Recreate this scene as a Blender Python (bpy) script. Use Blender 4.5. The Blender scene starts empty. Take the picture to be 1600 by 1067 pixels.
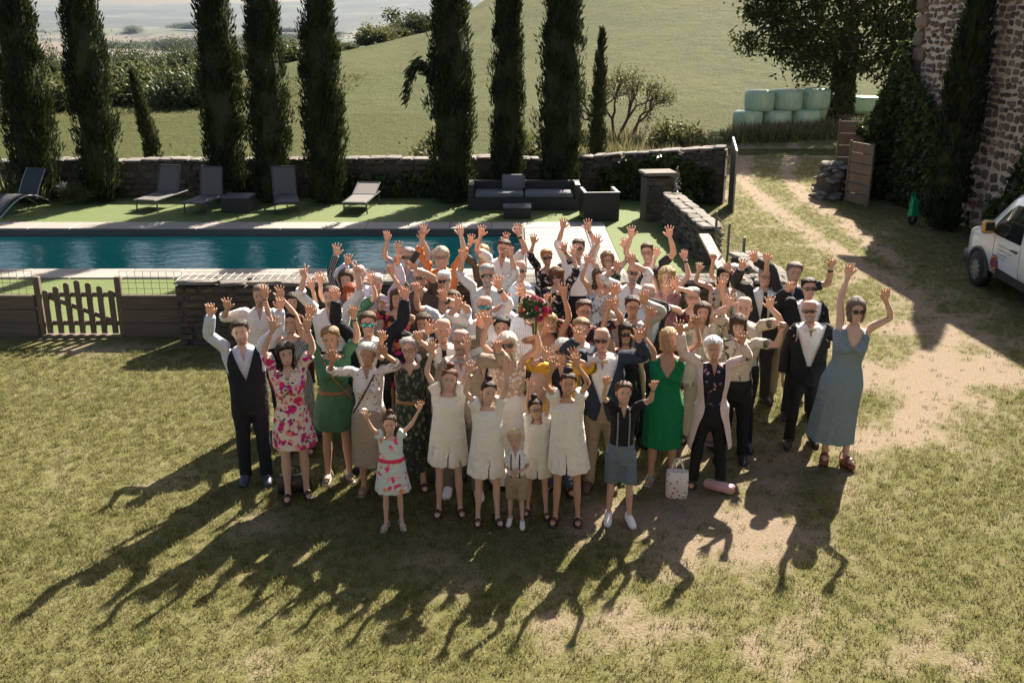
import bpy, bmesh, math, random
import numpy as np
from mathutils import Vector, Matrix, Quaternion
R = math.radians
rng = np.random.default_rng(7)
random.seed(7)
scene = bpy.context.scene
COL = scene.collection

# ------------------------------------------------------------------ camera, sky, sun, exposure
cam_d = bpy.data.cameras.new('camera')
cam = bpy.data.objects.new('camera', cam_d); COL.objects.link(cam)
cam.location = (0, 0, 4.75)
cam.rotation_euler = (R(90 - 17.9), 0, 0)
cam_d.lens = 35; cam_d.sensor_width = 36
cam_d.clip_start = 0.1; cam_d.clip_end = 40000
scene.camera = cam

HAZE = 2.0e-5
SUN_AZ, SUN_EL = 25.0, 38.0
world = bpy.data.worlds.new('World'); scene.world = world; world.use_nodes = True
wn = world.node_tree; wn.nodes.clear()
sky = wn.nodes.new('ShaderNodeTexSky'); sky.sky_type = 'NISHITA'; sky.sun_disc = False
sky.sun_elevation = R(SUN_EL); sky.sun_rotation = R(SUN_AZ)
sky.air_density = 1.0; sky.dust_density = 5.0; sky.ozone_density = 0.6; sky.altitude = 600
bg = wn.nodes.new('ShaderNodeBackground'); bg.inputs['Strength'].default_value = 0.05
wo = wn.nodes.new('ShaderNodeOutputWorld')
wn.links.new(sky.outputs[0], bg.inputs[0]); wn.links.new(bg.outputs[0], wo.inputs[0])
sun_d = bpy.data.lights.new('sun', 'SUN'); sun_d.energy = 5.0; sun_d.angle = R(0.5); sun_d.color = (1.0, 0.90, 0.76)
sun = bpy.data.objects.new('sun', sun_d); COL.objects.link(sun)
sd = Vector((math.sin(R(SUN_AZ)) * math.cos(R(SUN_EL)), math.cos(R(SUN_AZ)) * math.cos(R(SUN_EL)), math.sin(R(SUN_EL))))
sun.rotation_euler = sd.to_track_quat('Z', 'Y').to_euler()
sun.location = (20, 40, 40)
vs = scene.view_settings
vs.view_transform = 'Standard'; vs.look = 'None'; vs.gamma = 1.0; vs.use_curve_mapping = False
vs.exposure = 1.85
scene.cycles.use_denoising = True
scene.cycles.max_bounces = 6; scene.cycles.diffuse_bounces = 3; scene.cycles.transparent_max_bounces = 8
scene.cycles.volume_bounces = 0

# ------------------------------------------------------------------ helpers
def tag(o, label=None, cat=None, group=None, kind=None):
    if label: o['label'] = label
    if cat: o['category'] = cat
    if group: o['group'] = group
    if kind: o['kind'] = kind
    return o

def np_mesh(name, V, F, smooth=False):
    """V (n,3); F list of arrays, each (m,3) or (m,4)."""
    me = bpy.data.meshes.new(name)
    V = np.asarray(V, dtype=np.float32)
    if not isinstance(F, (list, tuple)): F = [F]
    F = [np.asarray(f, dtype=np.int32) for f in F if len(f)]
    me.vertices.add(len(V)); me.vertices.foreach_set('co', V.ravel())
    tot = sum(f.size for f in F); npoly = sum(len(f) for f in F)
    me.loops.add(tot); me.loops.foreach_set('vertex_index', np.concatenate([f.ravel() for f in F]))
    sizes = np.concatenate([np.full(len(f), f.shape[1], np.int32) for f in F])
    starts = np.concatenate([[0], np.cumsum(sizes)[:-1]]).astype(np.int32)
    me.polygons.add(npoly); me.polygons.foreach_set('loop_start', starts)
    try: me.polygons.foreach_set('loop_total', sizes)
    except Exception: pass
    me.update(calc_edges=True)
    me.polygons.foreach_set('use_smooth', np.full(npoly, bool(smooth)))
    return me

def link(name, me, mat=None, parent=None, loc=None, rot=None, scale=None):
    o = bpy.data.objects.new(name, me); COL.objects.link(o)
    if mat is not None and me is not None and len(me.materials) == 0: me.materials.append(mat)
    if parent is not None: o.parent = parent
    if loc is not None: o.location = loc
    if rot is not None: o.rotation_euler = rot
    if scale is not None: o.scale = scale
    return o

def empty(name, loc=(0, 0, 0), rz=0.0):
    o = bpy.data.objects.new(name, None); COL.objects.link(o)
    o.location = loc; o.rotation_euler = (0, 0, rz); o.empty_display_size = 0.2
    return o

class MB:
    """collects shapes into one mesh"""
    def __init__(s): s.V = []; s.Q = []; s.T = []; s.n = 0
    def add(s, V, Q=None, T=None):
        V = np.asarray(V, float)
        s.V.append(V)
        if Q is not None and len(Q): s.Q.append(np.asarray(Q) + s.n)
        if T is not None and len(T): s.T.append(np.asarray(T) + s.n)
        s.n += len(V); return s
    def box(s, c, size, M=None, taper=1.0):
        x, y, z = [d / 2 for d in size]
        V = np.array([[-x, -y, -z], [x, -y, -z], [x, y, -z], [-x, y, -z], [-x * taper, -y * taper, z], [x * taper, -y * taper, z], [x * taper, y * taper, z], [-x * taper, y * taper, z]])
        if M is not None: V = V @ np.array(M).T
        return s.add(V + np.array(c), [[0, 3, 2, 1], [4, 5, 6, 7], [0, 1, 5, 4], [1, 2, 6, 5], [2, 3, 7, 6], [3, 0, 4, 7]])
    def cbox(s, c, size, b=0.01, M=None):
        """box with chamfered edges"""
        h = np.array(size) / 2; b = min(b, h.min() * 0.6)
        V = []; idx = {}
        for sx in (-1, 1):
            for sy in (-1, 1):
                for sz in (-1, 1):
                    for a in range(3):
                        p = np.array([sx, sy, sz]) * (h - b); p[a] = (sx, sy, sz)[a] * h[a]
                        idx[(sx, sy, sz, a)] = len(V); V.append(p)
        Q = []; T = []
        I = lambda sx, sy, sz, a: idx[(sx, sy, sz, a)]
        for a in range(3):
            o = [k for k in range(3) if k != a]
            for sg in (-1, 1):
                q = []
                for (u, v) in ((-1, -1), (1, -1), (1, 1), (-1, 1)):
                    t = [0, 0, 0]; t[a] = sg; t[o[0]] = u; t[o[1]] = v; q.append(I(*t, a))
                if (sg > 0) == (a == 1): q = q[::-1]
                Q.append(q)
            for u in (-1, 1):
                for v in (-1, 1):
                    t0 = [0, 0, 0]; t1 = [0, 0, 0]
                    t0[a] = -1; t1[a] = 1; t0[o[0]] = t1[o[0]] = u; t0[o[1]] = t1[o[1]] = v
                    q = [I(*t0, o[0]), I(*t1, o[0]), I(*t1, o[1]), I(*t0, o[1])]
                    if (u * v > 0) == (a != 1): q = q[::-1]
                    Q.append(q)
        for sx in (-1, 1):
            for sy in (-1, 1):
                for sz in (-1, 1):
                    t = [I(sx, sy, sz, 0), I(sx, sy, sz, 1), I(sx, sy, sz, 2)]
                    if sx * sy * sz < 0: t = t[::-1]
                    T.append(t)
        V = np.array(V)
        if M is not None: V = V @ np.array(M).T
        return s.add(V + np.array(c), Q, T)
    def tube(s, P, r, n=8, cap=True):
        P = np.asarray(P, float); m = len(P); r = np.broadcast_to(np.asarray(r, float), (m,))
        T = np.gradient(P, axis=0); T /= np.linalg.norm(T, axis=1)[:, None] + 1e-9
        ref = np.array([0, 0, 1.0]) if abs(T[0, 2]) < 0.9 else np.array([1.0, 0, 0])
        a = np.linspace(0, 2 * np.pi, n, endpoint=False)
        V = []; u = np.cross(T[0], ref); u /= np.linalg.norm(u)
        for i in range(m):
            u = u - T[i] * np.dot(u, T[i]); u /= np.linalg.norm(u) + 1e-9; v = np.cross(T[i], u)
            V.append(P[i] + r[i] * (np.cos(a)[:, None] * u + np.sin(a)[:, None] * v))
        return s.grid(np.array(V), True, cap)
    def grid(s, G, wrap=True, cap=False):
        """G (rows, cols, 3)"""
        m, n = G.shape[:2]; V = G.reshape(-1, 3); Q = []
        i, j = np.meshgrid(np.arange(m - 1), np.arange(n if wrap else n - 1), indexing='ij')
        j2 = (j + 1) % n
        Q = np.stack([i * n + j, i * n + j2, (i + 1) * n + j2, (i + 1) * n + j], -1).reshape(-1, 4)
        T = []
        if cap:
            V = np.vstack([V, G[0].mean(0), G[-1].mean(0)])
            k = np.arange(n if wrap else n - 1); k2 = (k + 1) % n
            T = np.vstack([np.stack([k2, k, np.full_like(k, m * n)], -1), np.stack([(m - 1) * n + k, (m - 1) * n + k2, np.full_like(k, m * n + 1)], -1)])
        return s.add(V, Q, T)
    def ell(s, c, r, nu=10, nv=7, M=None):
        th = np.linspace(0, np.pi, nv)[:, None]; ph = np.linspace(0, 2 * np.pi, nu, endpoint=False)[None]
        G = np.stack([np.sin(th) * np.cos(ph), np.sin(th) * np.sin(ph), np.cos(th) * np.ones_like(ph)], -1) * np.array(r)
        G[0] = G[0].mean(0) ; G[-1] = G[-1].mean(0)
        if M is not None: G = G @ np.array(M).T
        return s.grid(G + np.array(c), True, False)
    def mesh(s, name, smooth=False):
        F = []
        if s.Q: F.append(np.vstack(s.Q))
        if s.T: F.append(np.vstack(s.T))
        return np_mesh(name, np.vstack(s.V), F, smooth)
    def build(s, name, mat, parent=None, smooth=False, **k):
        return link(name, s.mesh(name, smooth), mat, parent, **k)

def rotz(a): c, s_ = math.cos(a), math.sin(a); return np.array([[c, -s_, 0], [s_, c, 0], [0, 0, 1]])
def rotx(a): c, s_ = math.cos(a), math.sin(a); return np.array([[1, 0, 0], [0, c, -s_], [0, s_, c]])
def roty(a): c, s_ = math.cos(a), math.sin(a); return np.array([[c, 0, s_], [0, 1, 0], [-s_, 0, c]])
def sstep(a, b, x):
    t = np.clip((np.asarray(x, float) - a) / (b - a), 0, 1); return t * t * (3 - 2 * t)

_ptab = rng.random((64, 64))
def vnoise(x, y):
    x = np.asarray(x, float); y = np.asarray(y, float)
    xi = np.floor(x).astype(int); yi = np.floor(y).astype(int); fx = x - xi; fy = y - yi
    fx = fx * fx * (3 - 2 * fx); fy = fy * fy * (3 - 2 * fy)
    g = lambda a, b: _ptab[a % 64, b % 64]
    return (g(xi, yi) * (1 - fx) + g(xi + 1, yi) * fx) * (1 - fy) + (g(xi, yi + 1) * (1 - fx) + g(xi + 1, yi + 1) * fx) * fy
def fbm(x, y, o=4):
    v = 0; a = 0.5
    for k in range(o): v = v + a * vnoise(np.asarray(x) * 2 ** k + 17.3 * k, np.asarray(y) * 2 ** k + 9.1 * k); a *= 0.5
    return v

# ------------------------------------------------------------------ materials
MATS = {}
class N:
    def __init__(s, name):
        s.m = bpy.data.materials.new(name); s.m.use_nodes = True; s.t = s.m.node_tree
        s.b = s.t.nodes['Principled BSDF']; s.out = s.t.nodes['Material Output']
    def n(s, typ, **k):
        x = s.t.nodes.new('ShaderNode' + typ)
        for a, v in k.items():
            if a in x.inputs.keys(): x.inputs[a].default_value = v
            else: setattr(x, a, v)
        return x
    def l(s, a, b): s.t.links.new(a, b)
    def coord(s, kind='Object', scale=None):
        c = s.n('TexCoord').outputs[kind]
        if scale is not None:
            mp = s.n('Mapping'); mp.inputs['Scale'].default_value = scale; s.l(c, mp.inputs[0]); c = mp.outputs[0]
        return c
    def noise(s, scale, detail=4, rough=0.55, vec=None, dim='3D'):
        x = s.n('TexNoise'); x.inputs['Scale'].default_value = scale; x.inputs['Detail'].default_value = detail; x.inputs['Roughness'].default_value = rough
        if vec is not None: s.l(vec, x.inputs['Vector'])
        return x.outputs['Fac']
    def ramp(s, fac, stops, interp='LINEAR'):
        x = s.n('ValToRGB'); e = x.color_ramp; e.interpolation = interp
        while len(e.elements) < len(stops): e.elements.new(0.5)
        for el, (p, c) in zip(e.elements, stops):
            el.position = p; el.color = (*c, 1) if len(c) == 3 else c
        s.l(fac, x.inputs[0]); return x.outputs[0]
    def mix(s, fac, a, b, blend='MIX'):
        x = s.n('Mix', data_type='RGBA', blend_type=blend)
        for i, v in ((0, fac), (6, a), (7, b)):
            if isinstance(v, (int, float)): x.inputs[i].default_value = v
            elif isinstance(v, (tuple, list)): x.inputs[i].default_value = (*v, 1) if len(v) == 3 else v
            else: s.l(v, x.inputs[i])
        return x.outputs[2]
    def math(s, op, a, b=0.0, c=None):
        x = s.n('Math', operation=op)
        for i, v in enumerate((a, b) if c is None else (a, b, c)):
            if isinstance(v, (int, float)): x.inputs[i].default_value = v
            else: s.l(v, x.inputs[i])
        return x.outputs[0]
    def bump(s, h, strength=0.4, dist=0.02):
        x = s.n('Bump'); x.inputs['Strength'].default_value = strength; x.inputs['Distance'].default_value = dist
        s.l(h, x.inputs['Height']); s.l(x.outputs[0], s.b.inputs['Normal'])
    def base(s, c):
        if isinstance(c, (tuple, list)): s.b.inputs['Base Color'].default_value = (*c, 1)
        else: s.l(c, s.b.inputs['Base Color'])
    def rough(s, r): s.b.inputs['Roughness'].default_value = r

def plain(name, col, rough=0.7, var=0.15, scale=8, metal=0, bump=0.0, bscale=60, coat=0, spec=0.5, rnd=0.0):
    if name in MATS: return MATS[name]
    k = N(name)
    c = k.noise(scale, 4, vec=k.coord())
    cc = k.mix(c, tuple(v * (1 - var) for v in col), tuple(min(1, v * (1 + var)) for v in col))
    if rnd:
        oi = k.n('ObjectInfo')
        f = k.math('MULTIPLY_ADD', oi.outputs['Random'], 2 * rnd, 1 - rnd)
        vm = k.n('VectorMath', operation='SCALE'); k.l(cc, vm.inputs[0]); k.l(f, vm.inputs['Scale']); cc = vm.outputs[0]
    k.base(cc); k.rough(rough); k.b.inputs['Metallic'].default_value = metal; k.b.inputs['Coat Weight'].default_value = coat
    k.b.inputs['Specular IOR Level'].default_value = spec
    if bump: k.bump(k.noise(bscale, 3, vec=k.coord()), bump, 0.01)
    MATS[name] = k.m; return k.m

def leafmat(name, col, col2, trans=0.35, rough=0.6):
    if name in MATS: return MATS[name]
    k = N(name)
    f = k.noise(1.6, 3, vec=k.coord())
    g = k.n('NewGeometry')
    w = k.math('ADD', k.math('MULTIPLY', g.outputs['Random Per Island'], 0.55), k.math('MULTIPLY', f, 0.5))
    c = k.ramp(w, [(0.2, col), (0.8, col2)])
    k.base(c); k.rough(rough); k.b.inputs['Specular IOR Level'].default_value = 0.25
    tr = k.n('BsdfTranslucent'); k.l(c, tr.inputs[0])
    mx = k.n('MixShader'); mx.inputs[0].default_value = trans
    k.l(k.b.outputs[0], mx.inputs[1]); k.l(tr.outputs[0], mx.inputs[2]); k.l(mx.outputs[0], k.out.inputs[0])
    MATS[name] = k.m; return k.m

def leaves(P, D, L, W, droop=0.0, seed=0):
    """leaf-like rhombs at points P (n,3), pointing along D (n,3), length L, width W -> V,Q"""
    r = np.random.default_rng(seed); n = len(P)
    D = D / (np.linalg.norm(D, axis=1)[:, None] + 1e-9)
    rv = r.normal(size=(n, 3)); S = np.cross(D, rv); S /= np.linalg.norm(S, axis=1)[:, None] + 1e-9
    L = np.broadcast_to(L, (n,))[:, None]; W = np.broadcast_to(W, (n,))[:, None]
    V = np.stack([P, P + D * L * 0.45 + S * W * 0.5, P + D * L, P + D * L * 0.45 - S * W * 0.5], 1).reshape(-1, 3)
    Q = np.arange(4 * n).reshape(n, 4)
    return V, Q
# ================================================================== TERRAIN
def crest(x):
    xs = np.array([-400, -120, -60, -35, -18, -7.8, -3.2, 4.5, 25, 60, 140, 400])
    ys = np.array([95, 90, 84, 80, 85, 110, 125, 140, 165, 190, 210, 240])
    zs = np.array([-14, -7, -3.0, -0.6, 1.5, 4.1, 7.2, 12.5, 23, 34, 44, 50])
    return np.interp(x, xs, ys), np.interp(x, xs, zs)
def terr(x, y):
    x = np.asarray(x, float); y = np.asarray(y, float)
    cy, cz = crest(x)
    t = np.clip((y - 38) / (cy - 38), 0, 1)
    up = cz * (0.35 * t + 0.65 * t * t * (3 - 2 * t))
    d = np.maximum(y - cy, 0)
    fall = 0.5 * np.minimum(d, 14) ** 2 / 14 * 0.30 + np.maximum(d - 14, 0) * 0.30
    z = np.where(y > cy, np.maximum(cz - fall, -52 + 0 * x), up)
    z = z + np.where(y > 60, (fbm(x * 0.03, y * 0.03) - 0.5) * 1.6 * np.clip((y - 60) / 60, 0, 1), 0)
    # plains roll and far hills
    far = sstep(400, 1500, y)
    z = z + far * (fbm(x / 900 + 3, y / 700) - 0.48) * 40
    hl = sstep(4300, 7600, y + (fbm(x / 1500, 2.2) - .5) * 1500)
    z = z + hl * (120 + 130 * fbm(x / 2200 + 5, y / 2500 + 1, 5)) + hl * (fbm(x / 420, y / 420, 4) - 0.5) * 60
    z = z + 34 * np.exp(-(((x + 1150) / 520) ** 2 + ((y - 3300) / 260) ** 2)) * (0.7 + 0.6 * fbm(x / 90, y / 90))
    return z
def spacing(*segs):
    out = []
    for a, b, st in segs: out.append(np.arange(a, b, st))
    return np.unique(np.round(np.concatenate(out), 3))
POOL = (-14.0, 0.2, 19.3, 23.3)
gx = spacing((-12000, -3000, 600), (-3000, -400, 130), (-400, -80, 12), (-80, 60, 2.0), (60, 300, 10), (300, 3000, 200), (3000, 12001, 900))
gy = spacing((-40, 30, 5), (30, 180, 2.2), (180, 500, 12), (500, 3000, 110), (3000, 9001, 170))
gx = np.unique(np.concatenate([gx[(np.abs(gx - POOL[0]) > .6) & (np.abs(gx - POOL[1]) > .6)], POOL[:2]]))
gy = np.unique(np.concatenate([gy[(np.abs(gy - POOL[2]) > .6) & (np.abs(gy - POOL[3]) > .6)], POOL[2:]]))
X, Y = np.meshgrid(gx, gy)
Z = terr(X, Y)
m_, n_ = X.shape
i, j = np.meshgrid(np.arange(m_ - 1), np.arange(n_ - 1), indexing='ij')
Q = np.stack([i * n_ + j, i * n_ + j + 1, (i + 1) * n_ + j + 1, (i + 1) * n_ + j], -1).reshape(-1, 4)
cxm = (X[:-1, :-1] + X[1:, 1:]).ravel() / 2; cym = (Y[:-1, :-1] + Y[1:, 1:]).ravel() / 2
hole = (cxm > POOL[0]) & (cxm < POOL[1]) & (cym > POOL[2]) & (cym < POOL[3])
Q = Q[~hole]; cxm = cxm[~hole]; cym = cym[~hole]
ground_me = np_mesh('ground', np.stack([X, Y, Z], -1).reshape(-1, 3), Q, True)

k = N('field_grass')
co = k.coord()
big = k.noise(0.05, 3, vec=co); mid = k.noise(0.9, 5, 0.7, vec=co); fine = k.noise(7, 4, 0.75, vec=co)
c1 = k.ramp(mid, [(0.3, (0.05871, 0.07761, 0.01716)), (0.55, (0.09341, 0.1149, 0.02971)), (0.75, (0.1268, 0.1436, 0.04622))])
c2 = k.ramp(fine, [(0.3, (0.05004, 0.06596, 0.01453)), (0.7, (0.1201, 0.1359, 0.04291))])
rgh = k.noise(0.22, 6, 0.75, vec=co); cc = k.mix(k.ramp(rgh, [(0.42, (1, 1, 1)), (0.62, (0, 0, 0))]), k.mix(0.5, c1, c2), k.mix(0.55, c1, (0.055, 0.065, 0.018))); cc = k.mix(k.ramp(big, [(0.4, (0, 0, 0)), (0.65, (1, 1, 1))]), cc, k.mix(0.6, cc, (0.1334, 0.128, 0.04951)))
# nearer mown strip: fresher green, edge follows world y
sx = k.n('SeparateXYZ'); k.l(co, sx.inputs[0])
edge = k.math('ADD', sx.outputs[1], k.math('MULTIPLY', k.noise(0.25, 3, vec=co), 5.0))
mow = k.ramp(k.math('MULTIPLY_ADD', edge, 0.5, -25.6), [(0.35, (1, 1, 1)), (0.65, (0, 0, 0))])
gm = k.ramp(fine, [(0.3, (0.0465, 0.0589, 0.01116)), (0.7, (0.1054, 0.1116, 0.0279))])
cc = k.mix(mow, cc, gm)
k.base(cc); k.rough(0.9); k.b.inputs['Specular IOR Level'].default_value = 0.1
k.bump(k.math('ADD', fine, k.math('MULTIPLY', mid, 2.0)), 1.0, 0.4)
M_FIELD = k.m
k = N('valley_fields')
co = k.coord()
mp = k.n('Mapping'); mp.inputs['Scale'].default_value = (0.0028, 0.0016, 0.001); mp.inputs['Rotation'].default_value = (0, 0, 0.4); k.l(co, mp.inputs[0])
vo = k.n('TexVoronoi'); vo.inputs['Scale'].default_value = 1.0; k.l(mp.outputs[0], vo.inputs['Vector'])
sp = k.n('SeparateColor'); k.l(vo.outputs['Color'], sp.inputs[0])
cc = k.ramp(sp.outputs[0], [(0.0, (0.0825, 0.05775, 0.0385)), (0.3, (0.0935, 0.06875, 0.044)), (0.5, (0.04125, 0.04675, 0.01925)), (0.65, (0.07425, 0.055, 0.03575)), (0.85, (0.03025, 0.0374, 0.0154)), (1, (0.0935, 0.07425, 0.0495))], 'CONSTANT')
wood = k.ramp(k.noise(0.004, 6, 0.65, vec=co), [(0.55, (0, 0, 0)), (0.6, (1, 1, 1))])
cc = k.mix(wood, cc, (0.0121, 0.0176, 0.00825)); k.base(cc); k.rough(0.95)
M_VALLEY = k.m
k = N('far_hills')
co = k.coord()
cc = k.ramp(k.noise(0.003, 7, 0.7, vec=co), [(0.4, (0.0144, 0.0208, 0.0144)), (0.55, (0.028, 0.0336, 0.02)), (0.68, (0.08, 0.072, 0.048))]); k.base(cc); k.rough(1.0)
M_HILLS = k.m
for m in (M_FIELD, M_VALLEY, M_HILLS): ground_me.materials.append(m)
cyc, _ = crest(cxm)
mi = np.where(cym > 4700, 2, np.where(cym > cyc + 40, 1, 0)).astype(np.int32)
ground_me.polygons.foreach_set('material_index', mi)
ground = link('ground', ground_me); tag(ground, kind='structure')

# ------------------------------------------------------------------ lawn with worn earth and wheel tracks
def seg_d(px, py, pts):
    d = np.full(px.shape, 1e9)
    for (ax, ay), (bx, by) in zip(pts[:-1], pts[1:]):
        t = np.clip(((px - ax) * (bx - ax) + (py - ay) * (by - ay)) / ((bx - ax) ** 2 + (by - ay) ** 2), 0, 1)
        d = np.minimum(d, np.hypot(px - ax - t * (bx - ax), py - ay - t * (by - ay)))
    return d
TR1 = [(10.5, 44), (8.6, 37), (7.6, 33), (7.0, 30), (6.9, 26.7), (6.9, 24), (6.95, 21.5), (7.3, 18.5), (7.2, 15.5), (6.2, 13.6), (5.0, 11.5)]
TR2 = [(12.5, 44), (10.3, 37), (8.95, 32.6), (8.4, 29.4), (8.2, 26.7), (8.15, 24), (8.0, 22), (7.9, 19), (7.6, 16), (6.9, 13)]
def dirt_f(px, py):
    n1 = fbm(px * 0.9, py * 0.9, 4); n2 = fbm(px * 3.1 + 8, py * 3.1, 3); n3 = fbm(px * 0.35 + 4, py * 0.35, 3)
    tr = np.maximum(1 - sstep(0.14, 0.42, seg_d(px, py, TR1) + (n1 - .5) * 0.4), 1 - sstep(0.12, 0.40, seg_d(px, py, TR2) + (n1 - .5) * 0.5))
    tr = tr * np.where(py < 17, 0.6, 1.0) * (1 - .75 * sstep(7.25, 7.7, px) * (1 - sstep(19.2, 20.5, py)))  # pale ruts thinned inside the house shadow so the shade looks darker
    blobs = [(5.4, 12.9, 1.6, 1.3, .75), (6.3, 13.2, 1.1, 2.4, .6), (1.4, 8.6, 1.5, 1.3, .8), (0.6, 7.0, 1.2, 1.0, .75), (2.3, 10.3, .9, 1.0, .6), (0.2, 6.3, 1.0, .6, .7), (-1.6, 6.3, 1.2, .4, .3), (4.8, 10.4, 1.0, 1.0, .4), (-6.8, 14.3, .8, .35, .9)]
    b = np.zeros_like(px)
    for (cx, cy, rx, ry, a) in blobs:
        b = np.maximum(b, a * np.exp(-(((px - cx) / rx) ** 2 + ((py - cy) / ry) ** 2)))
    right = sstep(1.0, 5.5, px) * 0.22
    g = tr * 0.95 + b * (0.45 + 1.1 * n1) + right + (n1 - 0.44) * 1.5 + (n2 - .5) * 1.5 + (n3 - 0.5) * 0.8 + (fbm(px * 7.3, py * 7.3 + 3, 2) - .37) * .9
    return np.clip(g, 0, 1)
st = 0.16
lx = np.arange(-16, 19.01, st); ly = np.arange(1.0, 46.01, st)
X, Y = np.meshgrid(lx, ly); m_, n_ = X.shape
i, j = np.meshgrid(np.arange(m_ - 1), np.arange(n_ - 1), indexing='ij')
Q = np.stack([i * n_ + j, i * n_ + j + 1, (i + 1) * n_ + j + 1, (i + 1) * n_ + j], -1).reshape(-1, 4)
cx_ = (X[:-1, :-1] + st / 2).ravel(); cy_ = (Y[:-1, :-1] + st / 2).ravel()
keep = ~((cx_ < 4.0) & (cy_ > 14.9)) & ~((cx_ < 6.0) & (cy_ > 27)) & ~((cy_ > 30) & (cx_ < 6 + (cy_ - 30) * 0.25)) & ~((cy_ > 28) & (cx_ > 11.5 + (cy_ - 28) * .4))
Zl = 0.006 + terr(X, Y) + 0.012 * (fbm(X * 1.3, Y * 1.3) - .5) * (Y < 30)
lawn_me = np_mesh('lawn', np.stack([X, Y, np.maximum(Zl, terr(X, Y) + 0.004)], -1).reshape(-1, 3), Q[keep], True)
dv = dirt_f(X, Y).ravel()
at = lawn_me.attributes.new('dirt', 'FLOAT', 'POINT'); at.data.foreach_set('value', dv.astype(np.float32))
k = N('lawn_grass')
co = k.coord()
a = k.n('Attribute'); a.attribute_name = 'dirt'
f1 = k.noise(2.2, 5, 0.7, vec=co); f2 = k.noise(38, 4, 0.8, vec=co); f3 = k.noise(0.5, 3, vec=co)
gr = k.ramp(f2, [(0.28, (0.0407, 0.04733, 0.01302)), (0.5, (0.1017, 0.102, 0.03126)), (0.72, (0.2035, 0.1836, 0.07814))])
gr = k.mix(k.ramp(f1, [(0.4, (0, 0, 0)), (0.7, (1, 1, 1))]), gr, k.mix(0.55, gr, (0.2198, 0.1877, 0.09985)))
di = k.ramp(f2, [(0.25, (0.1384, 0.1061, 0.06946)), (0.75, (0.3256, 0.253, 0.1823))])
dm = k.math('ADD', a.outputs['Fac'], k.math('MULTIPLY', k.math('SUBTRACT', f2, 0.5), 0.9))
cc = k.mix(k.ramp(dm, [(0.32, (0, 0, 0)), (0.95, (1, 1, 1))]), gr, di)
k.base(cc); k.rough(0.95); k.b.inputs['Specular IOR Level'].default_value = 0.1
k.bump(f2, 0.8, 0.03)
lawn = link('lawn', lawn_me, k.m); tag(lawn, kind='structure')

# grass blades over the lawn near the crowd: tufts scattered with geometry nodes
def tuft(seed, n=9, h=0.035, spread=0.03):
    r = np.random.default_rng(seed); mb = MB()
    P = np.c_[r.normal(0, spread, (n, 2)), np.zeros(n)]; D = np.c_[r.normal(0, 0.55, (n, 2)), np.ones(n)]
    V, Qd = leaves(P, D, r.uniform(0.6, 1.2, n) * h, 0.006, seed=seed)
    mb.add(V, Qd); return mb.mesh('tuft')
def grassmat(name, a, b):
    k = N(name)
    oi = k.n('ObjectInfo'); f = k.noise(0.8, 3, vec=k.coord('Object'))
    g = k.n('NewGeometry')
    w = k.math('ADD', k.math('MULTIPLY', g.outputs['Random Per Island'], 0.5), k.math('MULTIPLY', oi.outputs['Random'], 0.5))
    c = k.ramp(w, [(0.15, a), (0.85, b)])
    k.base(c); k.rough(0.7); k.b.inputs['Specular IOR Level'].default_value = 0.2
    tr = k.n('BsdfTranslucent'); k.l(c, tr.inputs[0]); mx = k.n('MixShader'); mx.inputs[0].default_value = 0.4
    k.l(k.b.outputs[0], mx.inputs[1]); k.l(tr.outputs[0], mx.inputs[2]); k.l(mx.outputs[0], k.out.inputs[0]); return k.m
def scatter(name, base_me, tuft_me, density, attr, seed, smin, smax):
    o = link(name, base_me); o['kind'] = 'stuff'
    ng = bpy.data.node_groups.new(name, 'GeometryNodeTree')
    ng.interface.new_socket('Geometry', in_out='INPUT', socket_type='NodeSocketGeometry')
    ng.interface.new_socket('Geometry', in_out='OUTPUT', socket_type='NodeSocketGeometry')
    nd = lambda t: ng.nodes.new(t)
    gi = nd('NodeGroupInput'); go = nd('NodeGroupOutput')
    ds = nd('GeometryNodeDistributePointsOnFaces'); ds.inputs['Seed'].default_value = seed
    na = nd('GeometryNodeInputNamedAttribute'); na.data_type = 'FLOAT'; na.inputs['Name'].default_value = attr
    mul = nd('ShaderNodeMath'); mul.operation = 'MULTIPLY'; mul.inputs[1].default_value = density
    ng.links.new(na.outputs[0], mul.inputs[0]); ng.links.new(mul.outputs[0], ds.inputs['Density'])
    ng.links.new(gi.outputs[0], ds.inputs['Mesh'])
    tob = bpy.data.objects.new(name + '_blade', tuft_me)
    ob = nd('GeometryNodeObjectInfo'); ob.inputs['Object'].default_value = tob
    ip = nd('GeometryNodeInstanceOnPoints')
    ng.links.new(ds.outputs['Points'], ip.inputs['Points']); ng.links.new(ob.outputs['Geometry'], ip.inputs['Instance'])
    rv = nd('FunctionNodeRandomValue'); rv.data_type = 'FLOAT_VECTOR'; rv.inputs[0].default_value = (-.25, -.25, 0); rv.inputs[1].default_value = (.25, .25, 6.28)
    ng.links.new(rv.outputs[0], ip.inputs['Rotation'])
    rs = nd('FunctionNodeRandomValue'); rs.data_type = 'FLOAT'; rs.inputs[2].default_value = smin; rs.inputs[3].default_value = smax
    ng.links.new(rs.outputs[1], ip.inputs['Scale'])
    ng.links.new(ip.outputs[0], go.inputs[0])
    md = o.modifiers.new('scatter', 'NODES'); md.node_group = ng
    return o
st2 = 0.3
lx = np.arange(-8.4, 12.31, st2); ly = np.arange(5.4, 37.01, st2)
X, Y = np.meshgrid(lx, ly); m_, n_ = X.shape
i, j = np.meshgrid(np.arange(m_ - 1), np.arange(n_ - 1), indexing='ij')
Q = np.stack([i * n_ + j, i * n_ + j + 1, (i + 1) * n_ + j + 1, (i + 1) * n_ + j], -1).reshape(-1, 4)
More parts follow.
